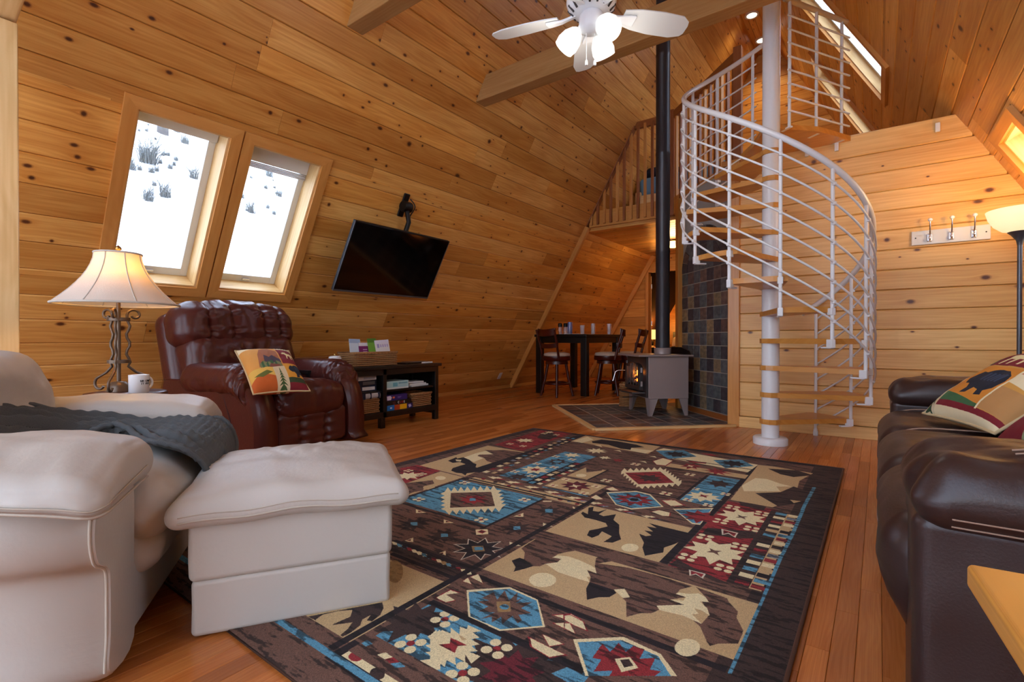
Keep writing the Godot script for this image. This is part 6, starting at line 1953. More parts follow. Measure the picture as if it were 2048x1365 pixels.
func pillow_print(kind: int) -> ImageTexture:
	var im := Image.create(512, 512, false, Image.FORMAT_RGB8)
	var cream := Color(0.90, 0.83, 0.66)
	var red := Color(0.48, 0.09, 0.13)
	var grn := Color(0.22, 0.36, 0.20)
	var org := Color(0.82, 0.52, 0.16)
	im.fill(Color(0.80, 0.58, 0.26))
	if kind == 0:
		blob(im, [0, 0, 64, 0, 62, 60, 0, 62], Color(0.85, 0.60, 0.28))
		blob(im, [0, 0, 60, 0, 60, 8, 20, 10, 0, 14], cream)
		blob(im, [20, 60, 26, 30, 34, 14, 50, 12, 62, 22, 62, 60], Color(0.62, 0.38, 0.24))
		blob(im, [32, 50, 36, 32, 44, 38, 50, 34, 62, 44, 62, 52], Color(0.28, 0.22, 0.27))
		for k in 9:
			blob(im, [22 + k * 4, 62, 22 + k * 4, 54 - (k % 3) * 4, 27 + k * 4, 50 - (k % 2) * 3, 30 + k * 4, 60], grn if k % 2 else Color(0.45, 0.47, 0.28))
		blob(im, [36, 62, 42, 54, 56, 56, 60, 62], Color(0.48, 0.26, 0.20))
		blob(im, [0, 62, 42, 62, 42, 100, 0, 100], Color(0.86, 0.70, 0.32))
		blob(im, [0, 84, 18, 72, 42, 80, 42, 100, 0, 100], Color(0.74, 0.36, 0.12))
		blob(im, [6, 76, 30, 68, 40, 72, 20, 80], Color(0.38, 0.40, 0.16))
		blob(im, [42, 62, 64, 60, 64, 100, 42, 100], Color(0.83, 0.75, 0.60))
		fir(im, 53, 63, 99, 9, Color(0.24, 0.33, 0.15))
		blob(im, [62, 0, 100, 0, 100, 14, 64, 14], cream)
		for k in 6:
			fir(im, 68 + k * 5.5, 1, 11, 3, grn)
		blob(im, [64, 14, 100, 14, 100, 52, 64, 54], red)
		moose(im, 70, 22, 0.31, -1.0)
		blob(im, [64, 54, 100, 52, 100, 100, 64, 100], Color(0.84, 0.58, 0.16))
		blob(im, [64, 84, 100, 82, 100, 92, 64, 93], Color(0.20, 0.26, 0.14))
		bear(im, 70, 54, 0.42, 1.0)
		blob(im, [64, 92, 100, 91, 100, 100, 64, 100], red)
	elif kind == 1:
		blob(im, [0, 0, 100, 0, 100, 36, 0, 36], Color(0.66, 0.32, 0.14))
		blob(im, [50, 0, 100, 0, 100, 14, 50, 12], cream)
		blob(im, [0, 24, 20, 20, 26, 34, 0, 38], Color(0.33, 0.36, 0.24))
		blob(im, [0, 36, 17, 34, 18, 100, 0, 100], Color(0.84, 0.77, 0.62))
		fir(im, 9, 38, 98, 7, Color(0.16, 0.28, 0.17))
		blob(im, [22, 4, 70, 6, 68, 38, 18, 36], red)
		moose(im, 26, 9, 0.42, 1.0)
		blob(im, [70, 8, 100, 10, 100, 62, 70, 56], cream)
		blob(im, [84, 16, 88, 24, 94, 22, 92, 30, 100, 34, 92, 40, 96, 48, 87, 44, 84, 54, 81, 44, 72, 46, 77, 38, 70, 30, 79, 30, 78, 22, 82, 24], Color(0.72, 0.18, 0.09))
		blob(im, [18, 38, 70, 40, 72, 90, 18, 88], org)
		blob(im, [18, 76, 40, 80, 72, 86, 72, 92, 18, 88], Color(0.24, 0.40, 0.24))
		bear(im, 24, 42, 0.52, 1.0)
		blob(im, [18, 87, 100, 90, 100, 95, 18, 93], red)
		blob(im, [18, 93, 100, 95, 100, 100, 18, 100], cream)
		blob(im, [72, 62, 100, 64, 100, 90, 72, 88], Color(0.72, 0.52, 0.30))
		blob(im, [69, 6, 71, 6, 73, 90, 71, 90], cream)
	else:
		blob(im, [0, 0, 100, 0, 100, 100, 0, 100], Color(0.55, 0.58, 0.42))
		blob(im, [0, 0, 30, 0, 24, 40, 0, 40], org)
		blob(im, [6, 44, 16, 26, 34, 10, 44, 14, 44, 34, 34, 48, 20, 50, 14, 62], Color(0.18, 0.10, 0.10))
		blob(im, [60, 0, 100, 0, 100, 50, 66, 50], org)
		blob(im, [30, 70, 50, 46, 100, 40, 100, 48, 54, 56, 36, 78], Color(0.20, 0.13, 0.16))
		blob(im, [0, 70, 30, 60, 40, 100, 0, 100], red)
	return ImageTexture.create_from_image(im)

func sofa():
	# runs along the right slope and faces the left wall; local z = -depth
	var so := thing("leather_sofa", "dark brown leather sofa with white stitching along the right slope", "sofa", W(0.5, 0, 2.335))
	var L: Material = M.brown_leather
	put("base", soft(Vector3(0.82, 0.22, 2.24), 0.02, 2, Vector3i(3, 1, 4)), L, so, at(Vector3(-0.02, 0.16, 0)))
	put("back_frame", soft(Vector3(0.26, 0.72, 2.28), 0.08, 4, Vector3i(2, 4, 6)), L, so, at(Vector3(0.37, 0.48, 0), 0, 0, -0.10))
	for k in 3:
		var z := 0.64 * (1 - k) + 0.085
		var seat := put("seat_cushion", soft(Vector3(0.70, 0.36, 0.648), 0.085, 5, Vector3i(12, 6, 16), func(p: Vector3) -> Vector3:
			var q := p
			var lo := clampf((0.05 - p.y) / 0.2, 0.0, 1.0)
			q.y += 0.022 * (1.0 - p.z * p.z / 0.1) * (1.0 if p.y > 0 else 0.0)
			q.x += 0.07 * lo * (1.0 if p.x < 0 else 0.0)
			q.x -= 0.012 * exp(-pow((p.y - 0.06) / 0.1, 2.0)) * (1.0 if p.x < -0.2 else 0.0)
			q.z *= 1.0 - 0.012 * clampf((-0.26 - p.x) / 0.1, 0.0, 1.0)
			return q + Vector3(0.006, 0.006, 0.003) * wn(p, 6.0)), L, so, at(Vector3(-0.140, 0.295, z)))
		for e in [-0.268, -0.285]:
			put("stitching", tubes(smooth_line([Vector3(0.2, 0.197, e), Vector3(-0.1, 0.20, e), Vector3(-0.27, 0.183, e), Vector3(-0.345, 0.10, e), Vector3(-0.362, 0.0, e), Vector3(-0.335, -0.10, e)], 7), 0.0016, 5), M.stitch, seat)
		put("back_cushion", soft(Vector3(0.30, 0.52, 0.625), 0.11, 5, Vector3i(3, 8, 10), func(p: Vector3) -> Vector3: return p + Vector3(0.012, 0.008, 0.006) * wn(p, 6.0)), L, so, at(Vector3(0.21, 0.68, z), 0, 0, -0.18))
	for s in [-1.0, 1.0]:
		# s = +1 is the arm nearest the camera
		var zc: float = s * 1.025
		put("arm_body", soft(Vector3(0.80, 0.50, 0.27), 0.03, 4, Vector3i(6, 5, 3), func(p: Vector3) -> Vector3: return p + Vector3(0.003, 0.0, 0.004) * wn(p, 6.0)), L, so, at(Vector3(-0.05, 0.275, zc)))
		var fnp := func(p: Vector3) -> Vector3:
			var q := p
			var f := clampf((-p.x - 0.22) / 0.18, 0.0, 1.0)
			var up := clampf((p.y + 0.02) / 0.06, 0.0, 1.0)
			q.y += up * 0.028 * (1.0 - p.z * p.z / 0.03) - 0.03 * f * f * up
			# a pinched gather at the front corner
			q.y += up * 0.012 * sin(p.z * 34.0 * s - p.x * 30.0) * f
			q.x += 0.02 * f * exp(-pow((p.z * s - 0.08) / 0.03, 2.0))
			q.y += up * (0.007 * wn(p, 5.0) + 0.003 * wn(p * Vector3(0.6, 1, 1.6), 14.0))
			return q
		var pad := put("arm_pillow", soft(Vector3(0.82, 0.130, 0.32), 0.063, 6, Vector3i(36, 2, 14), fnp), L, so, at(Vector3(-0.05, 0.555, zc)))
		for e in [-0.028, -0.044]:
			var ln := []
			for k in 30:
				var x := lerpf(-0.346, 0.33, k / 29.0)
				var cy: float = e + 0.002
				var rr := sqrt(maxf(0.0, 0.063 * 0.063 - cy * cy))
				ln.append(fnp.call(Vector3(x, e, s * (0.097 + rr))) + Vector3(0, 0, s * 0.0012))
			put("stitching", tubes(ln, 0.0017, 5), M.stitch, pad)
		for e in [0.060, 0.078]:
			var ln := []
			for k in 30:
				var x := lerpf(-0.26, 0.33, k / 29.0)
				ln.append(fnp.call(Vector3(x, 0.065, s * e)) + Vector3(0, 0.001, 0))
			put("stitching", tubes(ln, 0.0017, 5), M.stitch, pad)
	for x in [-0.36, 0.36]:
		for z in [-1.06, 1.06]:
			put("foot", box(Vector3(0.07, 0.05, 0.07), 0.008), M.black_wood, so, at(Vector3(x, 0.026, z)))
	# the two cushions
	pillow("throw_pillow", "printed pillow with large black bear and red maple leaf, leaning by the far sofa arm", W(0.475, 0.765, 2.93), W(0.635, 0.765, 2.50), W(0.335, 0.525, 2.36), 1)
	pillow("throw_pillow", "printed pillow with dark moose head, half hidden behind the near sofa arm", W(0.62, 0.72, 2.24), W(0.70, 0.72, 1.83), W(0.385, 0.52, 1.76), 2)

# ================================================================ television and media console
func media_corner():
	var vl := Vector3(0.5, S60, 0)
	var nl := Vector3(S60, -0.5, 0)
	var u := Vector3(0, 0, -1)
	# television, parallel to the slope, hung from a wall arm
	var tl := W(-3.640, 1.866, 2.640)
	var bw := 1.168
	var bh := 0.68
	var ctr := tl + u * bw / 2 - vl * bh / 2
	var tv := thing("television", "black flat-screen television tilted on a wall arm over the console", "television", ctr)
	tv.basis = Basis(u, vl, nl) * Basis(Vector3.UP, 0)
	if tv.basis.determinant() < 0:
		tv.basis = Basis(-u, vl, nl)
	put("case", box(Vector3(bw, bh, 0.035), 0.006, 2), M.black_metal, tv, at(Vector3(0, 0, -0.02)))
	var sc := put("screen", box(Vector3(bw - 0.022, bh - 0.034, 0.004), 0.001), M.screen, tv, at(Vector3(0, 0.006, -0.001)))
	sc.set_meta("label", "dark glossy screen, switched off")
	put("lower_bezel", box(Vector3(bw, 0.016, 0.006), 0.002), M.grey_metal, tv, at(Vector3(0, -bh / 2 + 0.008, -0.001)))
	for e in [-1.0, 1.0]:
		put("side_bezel", box(Vector3(0.006, bh, 0.006), 0.002), M.grey_metal, tv, at(Vector3(e * (bw / 2 - 0.001), 0, -0.002)))
	put("rear_housing", box(Vector3(0.7, 0.34, 0.05), 0.02, 2), M.black_metal, tv, at(Vector3(0, -0.10, -0.06)))
	var mt := thing("tv_wall_mount", "black steel wall arm holding the television to the sloped wall", "wall mount", W(-3.855, 2.19, 3.355))
	mt.basis = Basis(-u, vl, nl) if tv.basis.x.is_equal_approx(-u) else Basis(u, vl, nl)
	put("wall_plate", box(Vector3(0.07, 0.24, 0.02), 0.008, 2), M.black_metal, mt, at(Vector3(0, 0, 0.012)))
	put("pivot", lathed([Vector2(0, 0.05), Vector2(0.05, 0.05), Vector2(0.055, 0.04), Vector2(0.055, -0.04), Vector2(0.05, -0.05), Vector2(0, -0.05)], 20), M.black_metal, mt, at(Vector3(0, 0.0, 0.06), 0, 0, PI / 2))
	var inv := mt.transform.affine_inverse()
	var hook := inv * (ctr - nl * 0.07)
	put("arm", tubes([Vector3(0, 0, 0.06), Vector3(0, -0.12, 0.17), Vector3(hook.x * 0.4, lerpf(-0.12, hook.y, 0.5), lerpf(0.17, hook.z, 0.6)), hook], 0.024, 10), M.black_metal, mt)
	put("cable", tubes(smooth_line([Vector3(0.04, 0.08, 0.03), Vector3(0.07, 0.03, 0.10), Vector3(0.05, -0.08, 0.10), Vector3(0.02, -0.14, 0.17)], 6), 0.006, 6), M.black_metal, mt)
	# console, front face to the right (+x)
	var xf := -3.71
	var za := 2.24
	var zb := 3.71
	var hh := 0.585
	var dp := 0.40
	var co := thing("media_console", "long black wooden media console with open shelves against the left slope", "console", W(xf - dp / 2, 0, (za + zb) / 2))
	var o := co.position
	var B: Material = M.black_wood
	var bx := func(called: String, x0: float, x1: float, y0: float, y1: float, z0: float, z1: float, m: Material, par: Node):
		return put(called, box(Vector3(x1 - x0, y1 - y0, z1 - z0), 0.004, 1), m, par, at(W((x0 + x1) / 2, (y0 + y1) / 2, (z0 + z1) / 2) - o))
	bx.call("top", xf - dp, xf + 0.015, hh - 0.03, hh, za - 0.02, zb + 0.035, B, co)
	bx.call("apron", xf - 0.022, xf, hh - 0.085, hh - 0.03, za + 0.03, zb - 0.03, B, co)
	bx.call("side", xf - dp + 0.02, xf - 0.02, 0.06, hh - 0.03, za + 0.005, za + 0.03, B, co)
	bx.call("side", xf - dp + 0.02, xf - 0.02, 0.06, hh - 0.03, zb - 0.03, zb - 0.005, B, co)
	for z in [za + 0.025, zb - 0.025]:
		for x in [xf - 0.025, xf - dp + 0.025]:
			bx.call("leg", x - 0.025, x + 0.025, 0.0, hh - 0.03, z - 0.025, z + 0.025, B, co)
	for z in [2.62, 3.01]:
		bx.call("divider", xf - dp + 0.02, xf, 0.10, hh - 0.03, z - 0.022, z + 0.022, B, co)
	bx.call("bottom_shelf", xf - dp + 0.02, xf, 0.10, 0.155, za + 0.03, zb - 0.03, B, co)
	for q in [[za + 0.03, 2.60], [2.642, 2.988], [3.032, zb - 0.03]]:
		bx.call("shelf", xf - dp + 0.02, xf - 0.02, 0.335, 0.357, q[0], q[1], B, co)
	var bk: MeshInstance3D = bx.call("back_panel", xf - dp + 0.005, xf - dp + 0.015, 0.10, hh - 0.03, za + 0.02, zb - 0.02, B, co)
	put("cable_hole", lathed([Vector2(0, 0.004), Vector2(0.032, 0.004), Vector2(0.032, 0)], 20), M.trim_pine, bk, at(Vector3(0.005, 0.142, -(3.17 - (za + zb) / 2)), 0, 0, -PI / 2))
	put("shelf_peg", lathed([Vector2(0, 0.01), Vector2(0.007, 0.01), Vector2(0.007, 0)], 10), M.chrome, bk, at(Vector3(0.006, 0.11, -(3.56 - (za + zb) / 2)), 0, 0, -PI / 2))
	put("center_foot", box(Vector3(0.05, 0.10, 0.05), 0.004), B, co, at(W(xf - 0.04, 0.05, 3.0) - o))
	# ---- on top
	var jar := thing("candle_jar", "white ribbed ceramic jar with a gold knob on the console", "jar", W(-3.83, hh, 2.56))
	put("body", lathed([Vector2(0, 0), Vector2(0.05, 0), Vector2(0.054, 0.012), Vector2(0.054, 0.085), Vector2(0.05, 0.09), Vector2(0.0, 0.09)], 48, func(a): return 1.0 + 0.025 * sin(a * 18.0)), M.porcelain, jar)
	put("lid", lathed([Vector2(0.052, 0.09), Vector2(0.052, 0.098), Vector2(0.03, 0.105), Vector2(0, 0.107)], 28), M.porcelain, jar)
	put("knob", lathed([Vector2(0, 0.125), Vector2(0.010, 0.122), Vector2(0.013, 0.115), Vector2(0.008, 0.106), Vector2(0, 0.105)], 14), M.brass, jar)
	var bp := W(-3.93, hh, 2.99)
	basket("seagrass_basket", "rectangular seagrass basket full of brochures on top of the console", bp, 0.0, Vector3(0.24, 0.125, 0.50), "seagrass baskets on the console")
	# brochures leaning in the basket: [z offset, lean height, width, colour rows]
	var br := [[0.16, 0.235, 0.12, [Color(0.62, 0.70, 0.80), Color(0.80, 0.84, 0.88), Color(0.35, 0.38, 0.40)], "pale blue folded brochure standing in the basket of brochures"], [0.07, 0.20, 0.11, [Color(0.88, 0.86, 0.88), Color(0.45, 0.08, 0.35), Color(0.45, 0.08, 0.35)], "purple and white brochure standing in the basket of brochures"], [-0.02, 0.24, 0.10, [Color(0.30, 0.48, 0.12), Color(0.45, 0.65, 0.20), Color(0.15, 0.20, 0.12)], "green brochure standing in the basket of brochures"], [-0.13, 0.225, 0.17, [Color(0.86, 0.85, 0.90), Color(0.88, 0.87, 0.86), Color(0.50, 0.55, 0.38)], "wide white leaflet with a landscape photo in the basket of brochures"]]
	for k in br.size():
		var q: Array = br[k]
		var im := Image.create(32, 48, false, Image.FORMAT_RGB8)
		im.fill(q[3][1])
		im.fill_rect(Rect2i(0, 0, 32, 8), q[3][0])
		im.fill_rect(Rect2i(0, 30, 32, 18), q[3][2])
		if k == 1:
			im.fill_rect(Rect2i(8, 12, 22, 20), q[3][2])
			for y in 3:
				im.fill_rect(Rect2i(12, 15 + y * 5, 14, 2), Color(0.8, 0.7, 0.8))
		if k == 3:
			im.fill_rect(Rect2i(4, 8, 5, 8), Color(0.65, 0.6, 0.8))
			for y in 4:
				im.fill_rect(Rect2i(11 + y * 5, 9, 3, 6), Color(0.7, 0.65, 0.82))
		var pm := std("brochure_print%d" % k, Color(1, 1, 1), 0.35)
		pm.albedo_texture = ImageTexture.create_from_image(im)
		var bro := thing("brochure", q[4], "brochure", bp + Vector3(0.02 + 0.012 * k, 0.02, q[0]), PI / 2)
		put("cover", box(Vector3(q[2], q[1], 0.006), 0.001), pm, bro, at(Vector3(0, q[1] / 2, 0), -0.18, 0, 0.03 * (k - 1)))
	var mg := thing("magazine", "thin black notebook lying on the console top", "notebook", W(-3.90, hh, 3.44), 0.1)
	put("cover", box(Vector3(0.20, 0.012, 0.24), 0.003), M.black_metal, mg, at(Vector3(0, 0.007, 0)))
	mg = thing("magazine", "white edged magazine lying at the right end of the console top", "magazine", W(-3.92, hh, 3.60), -0.12)
	put("pages", box(Vector3(0.20, 0.012, 0.26), 0.002), M.paper, mg, at(Vector3(0, 0.007, 0)))
	put("cover", box(Vector3(0.20, 0.002, 0.26), 0.0005), M.grey_metal, mg, at(Vector3(0, 0.014, 0)))
	# ---- right bay, upper shelf
	game("board_game", "pale teal and white game box on the upper right console shelf", W(-3.84, 0.357, 3.19), Vector3(0.20, 0.075, 0.27), 0)
	for k in 3:
		var bk2 := thing("book", ["stack's lowest white book on the upper right console shelf", "maroon book in the middle of the shelf stack", "small white booklet topmost on the shelf stack"][k], "book", W(-3.86, 0.357 + 0.016 * k, 3.50 - 0.01 * k), 0.1 - 0.12 * k)
		put("pages", box(Vector3(0.18 - 0.02 * k, 0.014, 0.25 - 0.03 * k), 0.002), M.paper, bk2, at(Vector3(0, 0.008, 0)))
		put("cover", box(Vector3(0.182 - 0.02 * k, 0.0016, 0.252 - 0.03 * k), 0.0004), [M.paper, M.wine_leather, M.paper][k], bk2, at(Vector3(0, 0.0155, 0)))
	# ---- right bay, bottom: three boxed games and a basket
	game("board_game", "multicoloured game box at the bottom of the games stack", W(-3.85, 0.155, 3.21), Vector3(0.24, 0.05, 0.32), 3)
	game("board_game", "black game box with white and red lettering in the middle of the games stack", W(-3.85, 0.205, 3.20), Vector3(0.24, 0.042, 0.30), 2)
	game("board_game", "purple game box on top of the games stack", W(-3.85, 0.247, 3.18), Vector3(0.22, 0.055, 0.26), 1)
	basket("seagrass_basket", "seagrass basket in the lower right bay of the console", W(-3.86, 0.155, 3.51), 0.0, Vector3(0.24, 0.13, 0.25), "seagrass baskets on the console")
	# ---- middle bay
	basket("seagrass_basket", "seagrass basket in the lower middle bay of the console under a plaid blanket", W(-3.86, 0.155, 2.86), 0.0, Vector3(0.24, 0.14, 0.22), "seagrass baskets on the console")
	var bl := thing("plaid_blanket", "folded navy and white plaid blanket on the middle basket of the console", "blanket", W(-3.84, 0.298, 2.86))
	put("fold", soft(Vector3(0.24, 0.055, 0.24), 0.025, 4, Vector3i(4, 1, 8)), M.plaid, bl, at(Vector3(0, 0.02, 0)))
	for k in 3:
		put("stripe", soft(Vector3(0.245, 0.058, [0.06, 0.012, 0.02][k]), 0.006, 2, Vector3i(4, 1, 1)), M.plaid_blue, bl, at(Vector3(0.001, 0.02, [0.09, 0.0, -0.09][k])))
	for k in 3:
		var bxx := thing("game_box", ["navy and white game box at the bottom of the middle bay stack", "dark blue game box in the middle bay stack", "white lidded box on top of the middle bay stack"][k], "box", W(-3.86, 0.357 + 0.05 * k, 2.84), 0.05 * k)
		put("carton", box(Vector3(0.18, 0.048, 0.24), 0.003), [M.plaid_blue, M.dark_blue, M.paper][k], bxx, at(Vector3(0, 0.025, 0)))
		put("label", box(Vector3(0.002, 0.03, 0.14), 0.0005), [M.paper, M.grey_metal, M.plaid][k], bxx, at(Vector3(0.0905, 0.025, -0.03)))

func game(called: String, label: String, pos: Vector3, size: Vector3, kind: int):
	var t := thing(called, label, "board game", pos)
	var im := Image.create(160, 32, false, Image.FORMAT_RGB8)
	if kind == 0:
		im.fill(Color(0.66, 0.82, 0.82))
		im.fill_rect(Rect2i(0, 26, 160, 6), Color(0.88, 0.90, 0.88))
		im.fill_rect(Rect2i(44, 6, 34, 16), Color(0.40, 0.68, 0.74))
		for k in 6:
			im.fill_rect(Rect2i(86 + k * 11, 6, 8, 6), Color(0.36, 0.58, 0.64))
	elif kind == 1:
		im.fill(Color(0.20, 0.13, 0.42))
		blob2(im, [4, 6, 30, 4, 40, 14, 34, 28, 6, 28], Color(0.88, 0.86, 0.92))
		im.fill_rect(Rect2i(46, 10, 16, 10), Color(0.85, 0.42, 0.22))
		im.fill_rect(Rect2i(84, 12, 28, 3), Color(0.5, 0.45, 0.7))
		im.fill_rect(Rect2i(84, 18, 22, 3), Color(0.5, 0.45, 0.7))
	elif kind == 2:
		im.fill(Color(0.05, 0.045, 0.05))
		blob2(im, [34, 10, 50, 4, 58, 18, 52, 30, 40, 30], Color(0.32, 0.14, 0.16))
	else:
		im.fill(Color(0.16, 0.10, 0.36))
		im.fill_rect(Rect2i(0, 0, 44, 32), Color(0.10, 0.45, 0.74))
		im.fill_rect(Rect2i(18, 12, 12, 9), Color(0.85, 0.9, 0.95))
		im.fill_rect(Rect2i(44, 0, 34, 32), Color(0.70, 0.26, 0.12))
		im.fill_rect(Rect2i(78, 0, 44, 32), Color(0.90, 0.68, 0.08))
		blob2(im, [130, 10, 146, 6, 152, 20, 138, 28], Color(0.75, 0.70, 0.85))
	var m := std("game_print%d" % kind, Color(1, 1, 1), 0.4)
	m.albedo_texture = ImageTexture.create_from_image(im)
	var b := MB.new()
	rbox(b, size, 0.002, 1, Vector3i.ONE)
	for k in b.v.size():
		b.t[k] = Vector2(0.5 - b.v[k].z / size.z, 0.5 - b.v[k].y / size.y)
	put("carton", b.mesh(), m, t, at(Vector3(0, size.y / 2, 0)))
	if kind == 2:
		var cols := [M.paper, M.game_red, M.game_red, M.paper]
		for k in 4:
			lettering("CLUE"[k], 0.030, cols[k], t, Transform3D(Basis(Vector3.UP, PI / 2), Vector3(size.x / 2 + 0.0006, size.y / 2, 0.012 - 0.024 * k)))

func blob2(im: Image, pts: Array, c: Color):
	var p := PackedVector2Array()
	for k in pts.size() / 2:
		p.append(Vector2(pts[k * 2], pts[k * 2 + 1]))
	fill_poly(im, p, c)

func lettering(text: String, height: float, m: Material, parent: Node, xf: Transform3D):
	var tm := TextMesh.new()
	var f := SystemFont.new()
	f.font_names = PackedStringArray(["Droid Sans"])
	f.font_weight = 700
	tm.font = f
	tm.text = text
	tm.font_size = 32
	tm.pixel_size = height / 32.0
	tm.depth = 0.0008
	return put("lettering", tm, m, parent, xf)

# ================================================================ lamps, side table, end table, coat rack
func lamps_and_table():
	# side table behind the cream chair
	var lp := W(-2.991, 0, 0.80)
	var st := thing("side_table", "small dark wooden side table under the table lamp", "side table", lp + W(0.065, 0, 0.012))
	put("top", lathed([Vector2(0, 0.585), Vector2(0.160, 0.585), Vector2(0.166, 0.577), Vector2(0.166, 0.562), Vector2(0.0, 0.555)], 40), M.cherry, st)
	put("column", lathed([Vector2(0.05, 0.03), Vector2(0.03, 0.10), Vector2(0.045, 0.3), Vector2(0.03, 0.5), Vector2(0.06, 0.556)], 20), M.cherry, st)
	for k in 3:
		var a := k * TAU / 3
		put("leg", tubes([Vector3(0, 0.12, 0), Vector3(cos(a) * 0.12, 0.10, sin(a) * 0.12), Vector3(cos(a) * 0.24, 0.018, sin(a) * 0.24)], 0.018, 8), M.cherry, st)
	# wrought lamp
	var tl := thing("table_lamp", "table lamp with wavy wrought-iron stem and cream bell shade", "lamp", lp + Vector3(0, 0.586, 0))
	put("stem", tubes([Vector3(0, 0.02, 0), Vector3(0, 0.62, 0)], 0.009, 12), M.wrought, tl)
	put("hub", lathed([Vector2(0.0, 0.05), Vector2(0.03, 0.045), Vector2(0.045, 0.02), Vector2(0.05, 0.0)], 20), M.wrought, tl)
	for k in 3:
		var a := k * TAU / 3 + 0.55
		var d := Vector3(cos(a), 0, sin(a))
		var pts := []
		# foot scroll
		for j in 14:
			var s := j / 13.0
			var an := lerpf(-2.6, 1.3, s)
			var rr := lerpf(0.022, 0.034, s)
			pts.append(d * (0.105 + cos(an) * rr) + Vector3(0, 0.034 + sin(an) * rr, 0))
		pts.append(d * 0.07 + Vector3(0, 0.09, 0))
		for j in 12:
			var s := j / 11.0
			pts.append(d * (0.038 + 0.008 * sin(s * TAU * 2.5)) + Vector3(0, 0.12 + 0.22 * s, 0))
		pts.append(d * 0.034 + Vector3(0, 0.36, 0))
		# scroll at the head
		for j in 16:
			var s := j / 15.0
			var an := lerpf(PI, -2.7, s)
			var rr := lerpf(0.030, 0.012, s)
			pts.append(d * (0.064 + cos(an) * rr) + Vector3(0, 0.375 + sin(an) * rr, 0))
		put("strap", tubes(pts, 0.0062, 8), M.wrought, tl)
	for y in [0.145, 0.352]:
		put("band", lathed([Vector2(0.036, y - 0.008), Vector2(0.046, y - 0.008), Vector2(0.046, y + 0.008), Vector2(0.036, y + 0.008)], 24), M.wrought, tl)
	# bell shade, eight gores
	var prof := []
	for k in 9:
		var t := k / 8.0
		prof.append(Vector2(lerpf(0.250, 0.094, 1.0 - pow(1.0 - t, 1.75)), lerpf(0.425, 0.672, t)))
	var gore := func(a): return 1.0 - 0.018 * absf(sin(a * 4.0))
	var sh := put("shade", lathed(prof, 64, gore), M.shade_cloth, tl)
	for k in 8:
		var a := k * PI / 4
		var rib := []
		for p in prof:
			rib.append(Vector3(cos(a) * p.x, p.y, sin(a) * p.x))
		put("gore_seam", tubes(rib, 0.0028, 5), M.shade_trim, sh)
	for q in [[prof[0], 0.006], [prof[8], 0.005]]:
		var ring := []
		for k in 40:
			ring.append(Vector3(cos(k * TAU / 40) * q[0].x, q[0].y, sin(k * TAU / 40) * q[0].x) * Vector3(0.995, 1, 0.995))
		put("trim", tubes(ring, q[1], 6, true), M.shade_trim, sh)
	put("finial", lathed([Vector2(0, 0.715), Vector2(0.012, 0.705), Vector2(0.014, 0.695), Vector2(0.006, 0.685), Vector2(0.012, 0.675), Vector2(0.0, 0.67)], 14), M.brass, tl)
	put("bulb", lathed([Vector2(0, 0.615), Vector2(0.02, 0.607), Vector2(0.03, 0.585), Vector2(0.026, 0.56), Vector2(0.013, 0.535), Vector2(0.013, 0.51)], 16), M.bulb_glow, tl, at(Vector3(0.035, 0, 0)))
	omni(tl.position + Vector3(0.035, 0.58, 0), Color(1.0, 0.78, 0.48), 0.022, 0.03)
	# mug
	var mug := thing("coffee_mug", "white ceramic mug with black lettering on the side table", "mug", W(-2.815, 0.586, 0.83), 0.3)
	put("body", lathed([Vector2(0.0, 0.006), Vector2(0.034, 0.006), Vector2(0.037, 0.085), Vector2(0.037, 0.085), Vector2(0.041, 0.086), Vector2(0.040, 0.004), Vector2(0.034, 0.0), Vector2(0, 0)], 32), M.porcelain, mug)
	var hd := []
	for k in 12:
		var a := lerpf(-1.2, 1.2, k / 11.0)
		hd.append(Vector3(0, 0.046 + sin(a) * 0.028, -0.036 - cos(a) * 0.026))
	put("handle", tubes(hd, 0.005, 8), M.porcelain, mug)
	for q in [["MR CAMP", 0.058, 0.010], ["IT OUT", 0.046, 0.009]]:
		for k in q[0].length():
			var ch: String = q[0][k]
			if ch == " ":
				continue
			var a: float = -0.35 + k * 0.16
			lettering(ch, q[2] * 1.3, M.black_metal, mug, Transform3D(Basis(Vector3.UP, PI / 2 + a), Vector3(cos(a) * 0.0412, q[1], -sin(a) * 0.0412)))
	# floor lamp
	var fl := thing("floor_lamp", "grey torchiere floor lamp with white bowl shade in the back corner", "lamp", W(0.72, 0, 4.47))
	put("base", lathed([Vector2(0, 0.03), Vector2(0.06, 0.03), Vector2(0.125, 0.018), Vector2(0.13, 0.0)], 32), M.grey_metal, fl)
	put("pole", tubes([Vector3(0, 0.02, 0), Vector3(0, 1.46, 0)], 0.0125, 12), M.grey_metal, fl)
	put("cup", lathed([Vector2(0.013, 1.44), Vector2(0.018, 1.47), Vector2(0.04, 1.505), Vector2(0.06, 1.525), Vector2(0.05, 1.53)], 24), M.grey_metal, fl)
	put("shade", lathed([Vector2(0.03, 1.52), Vector2(0.085, 1.535), Vector2(0.125, 1.57), Vector2(0.15, 1.615), Vector2(0.163, 1.665), Vector2(0.160, 1.668), Vector2(0.146, 1.618), Vector2(0.12, 1.575), Vector2(0.03, 1.528)], 40), M.bowl_glow, fl)
	omni(fl.position + Vector3(0, 1.69, 0), Color(1.0, 0.80, 0.46), 0.10, 0.06)
	# end table in the corner of the picture
	var et := thing("end_table", "honey wood end table in the bottom right corner beside the sofa arm", "end table", W(0.375, 0, 0.64))
	put("top", soft(Vector3(0.52, 0.032, 0.52), 0.007, 2, Vector3i(1, 1, 1)), M.table_wood, et, at(Vector3(0, 0.535, 0), 0, 0.09))
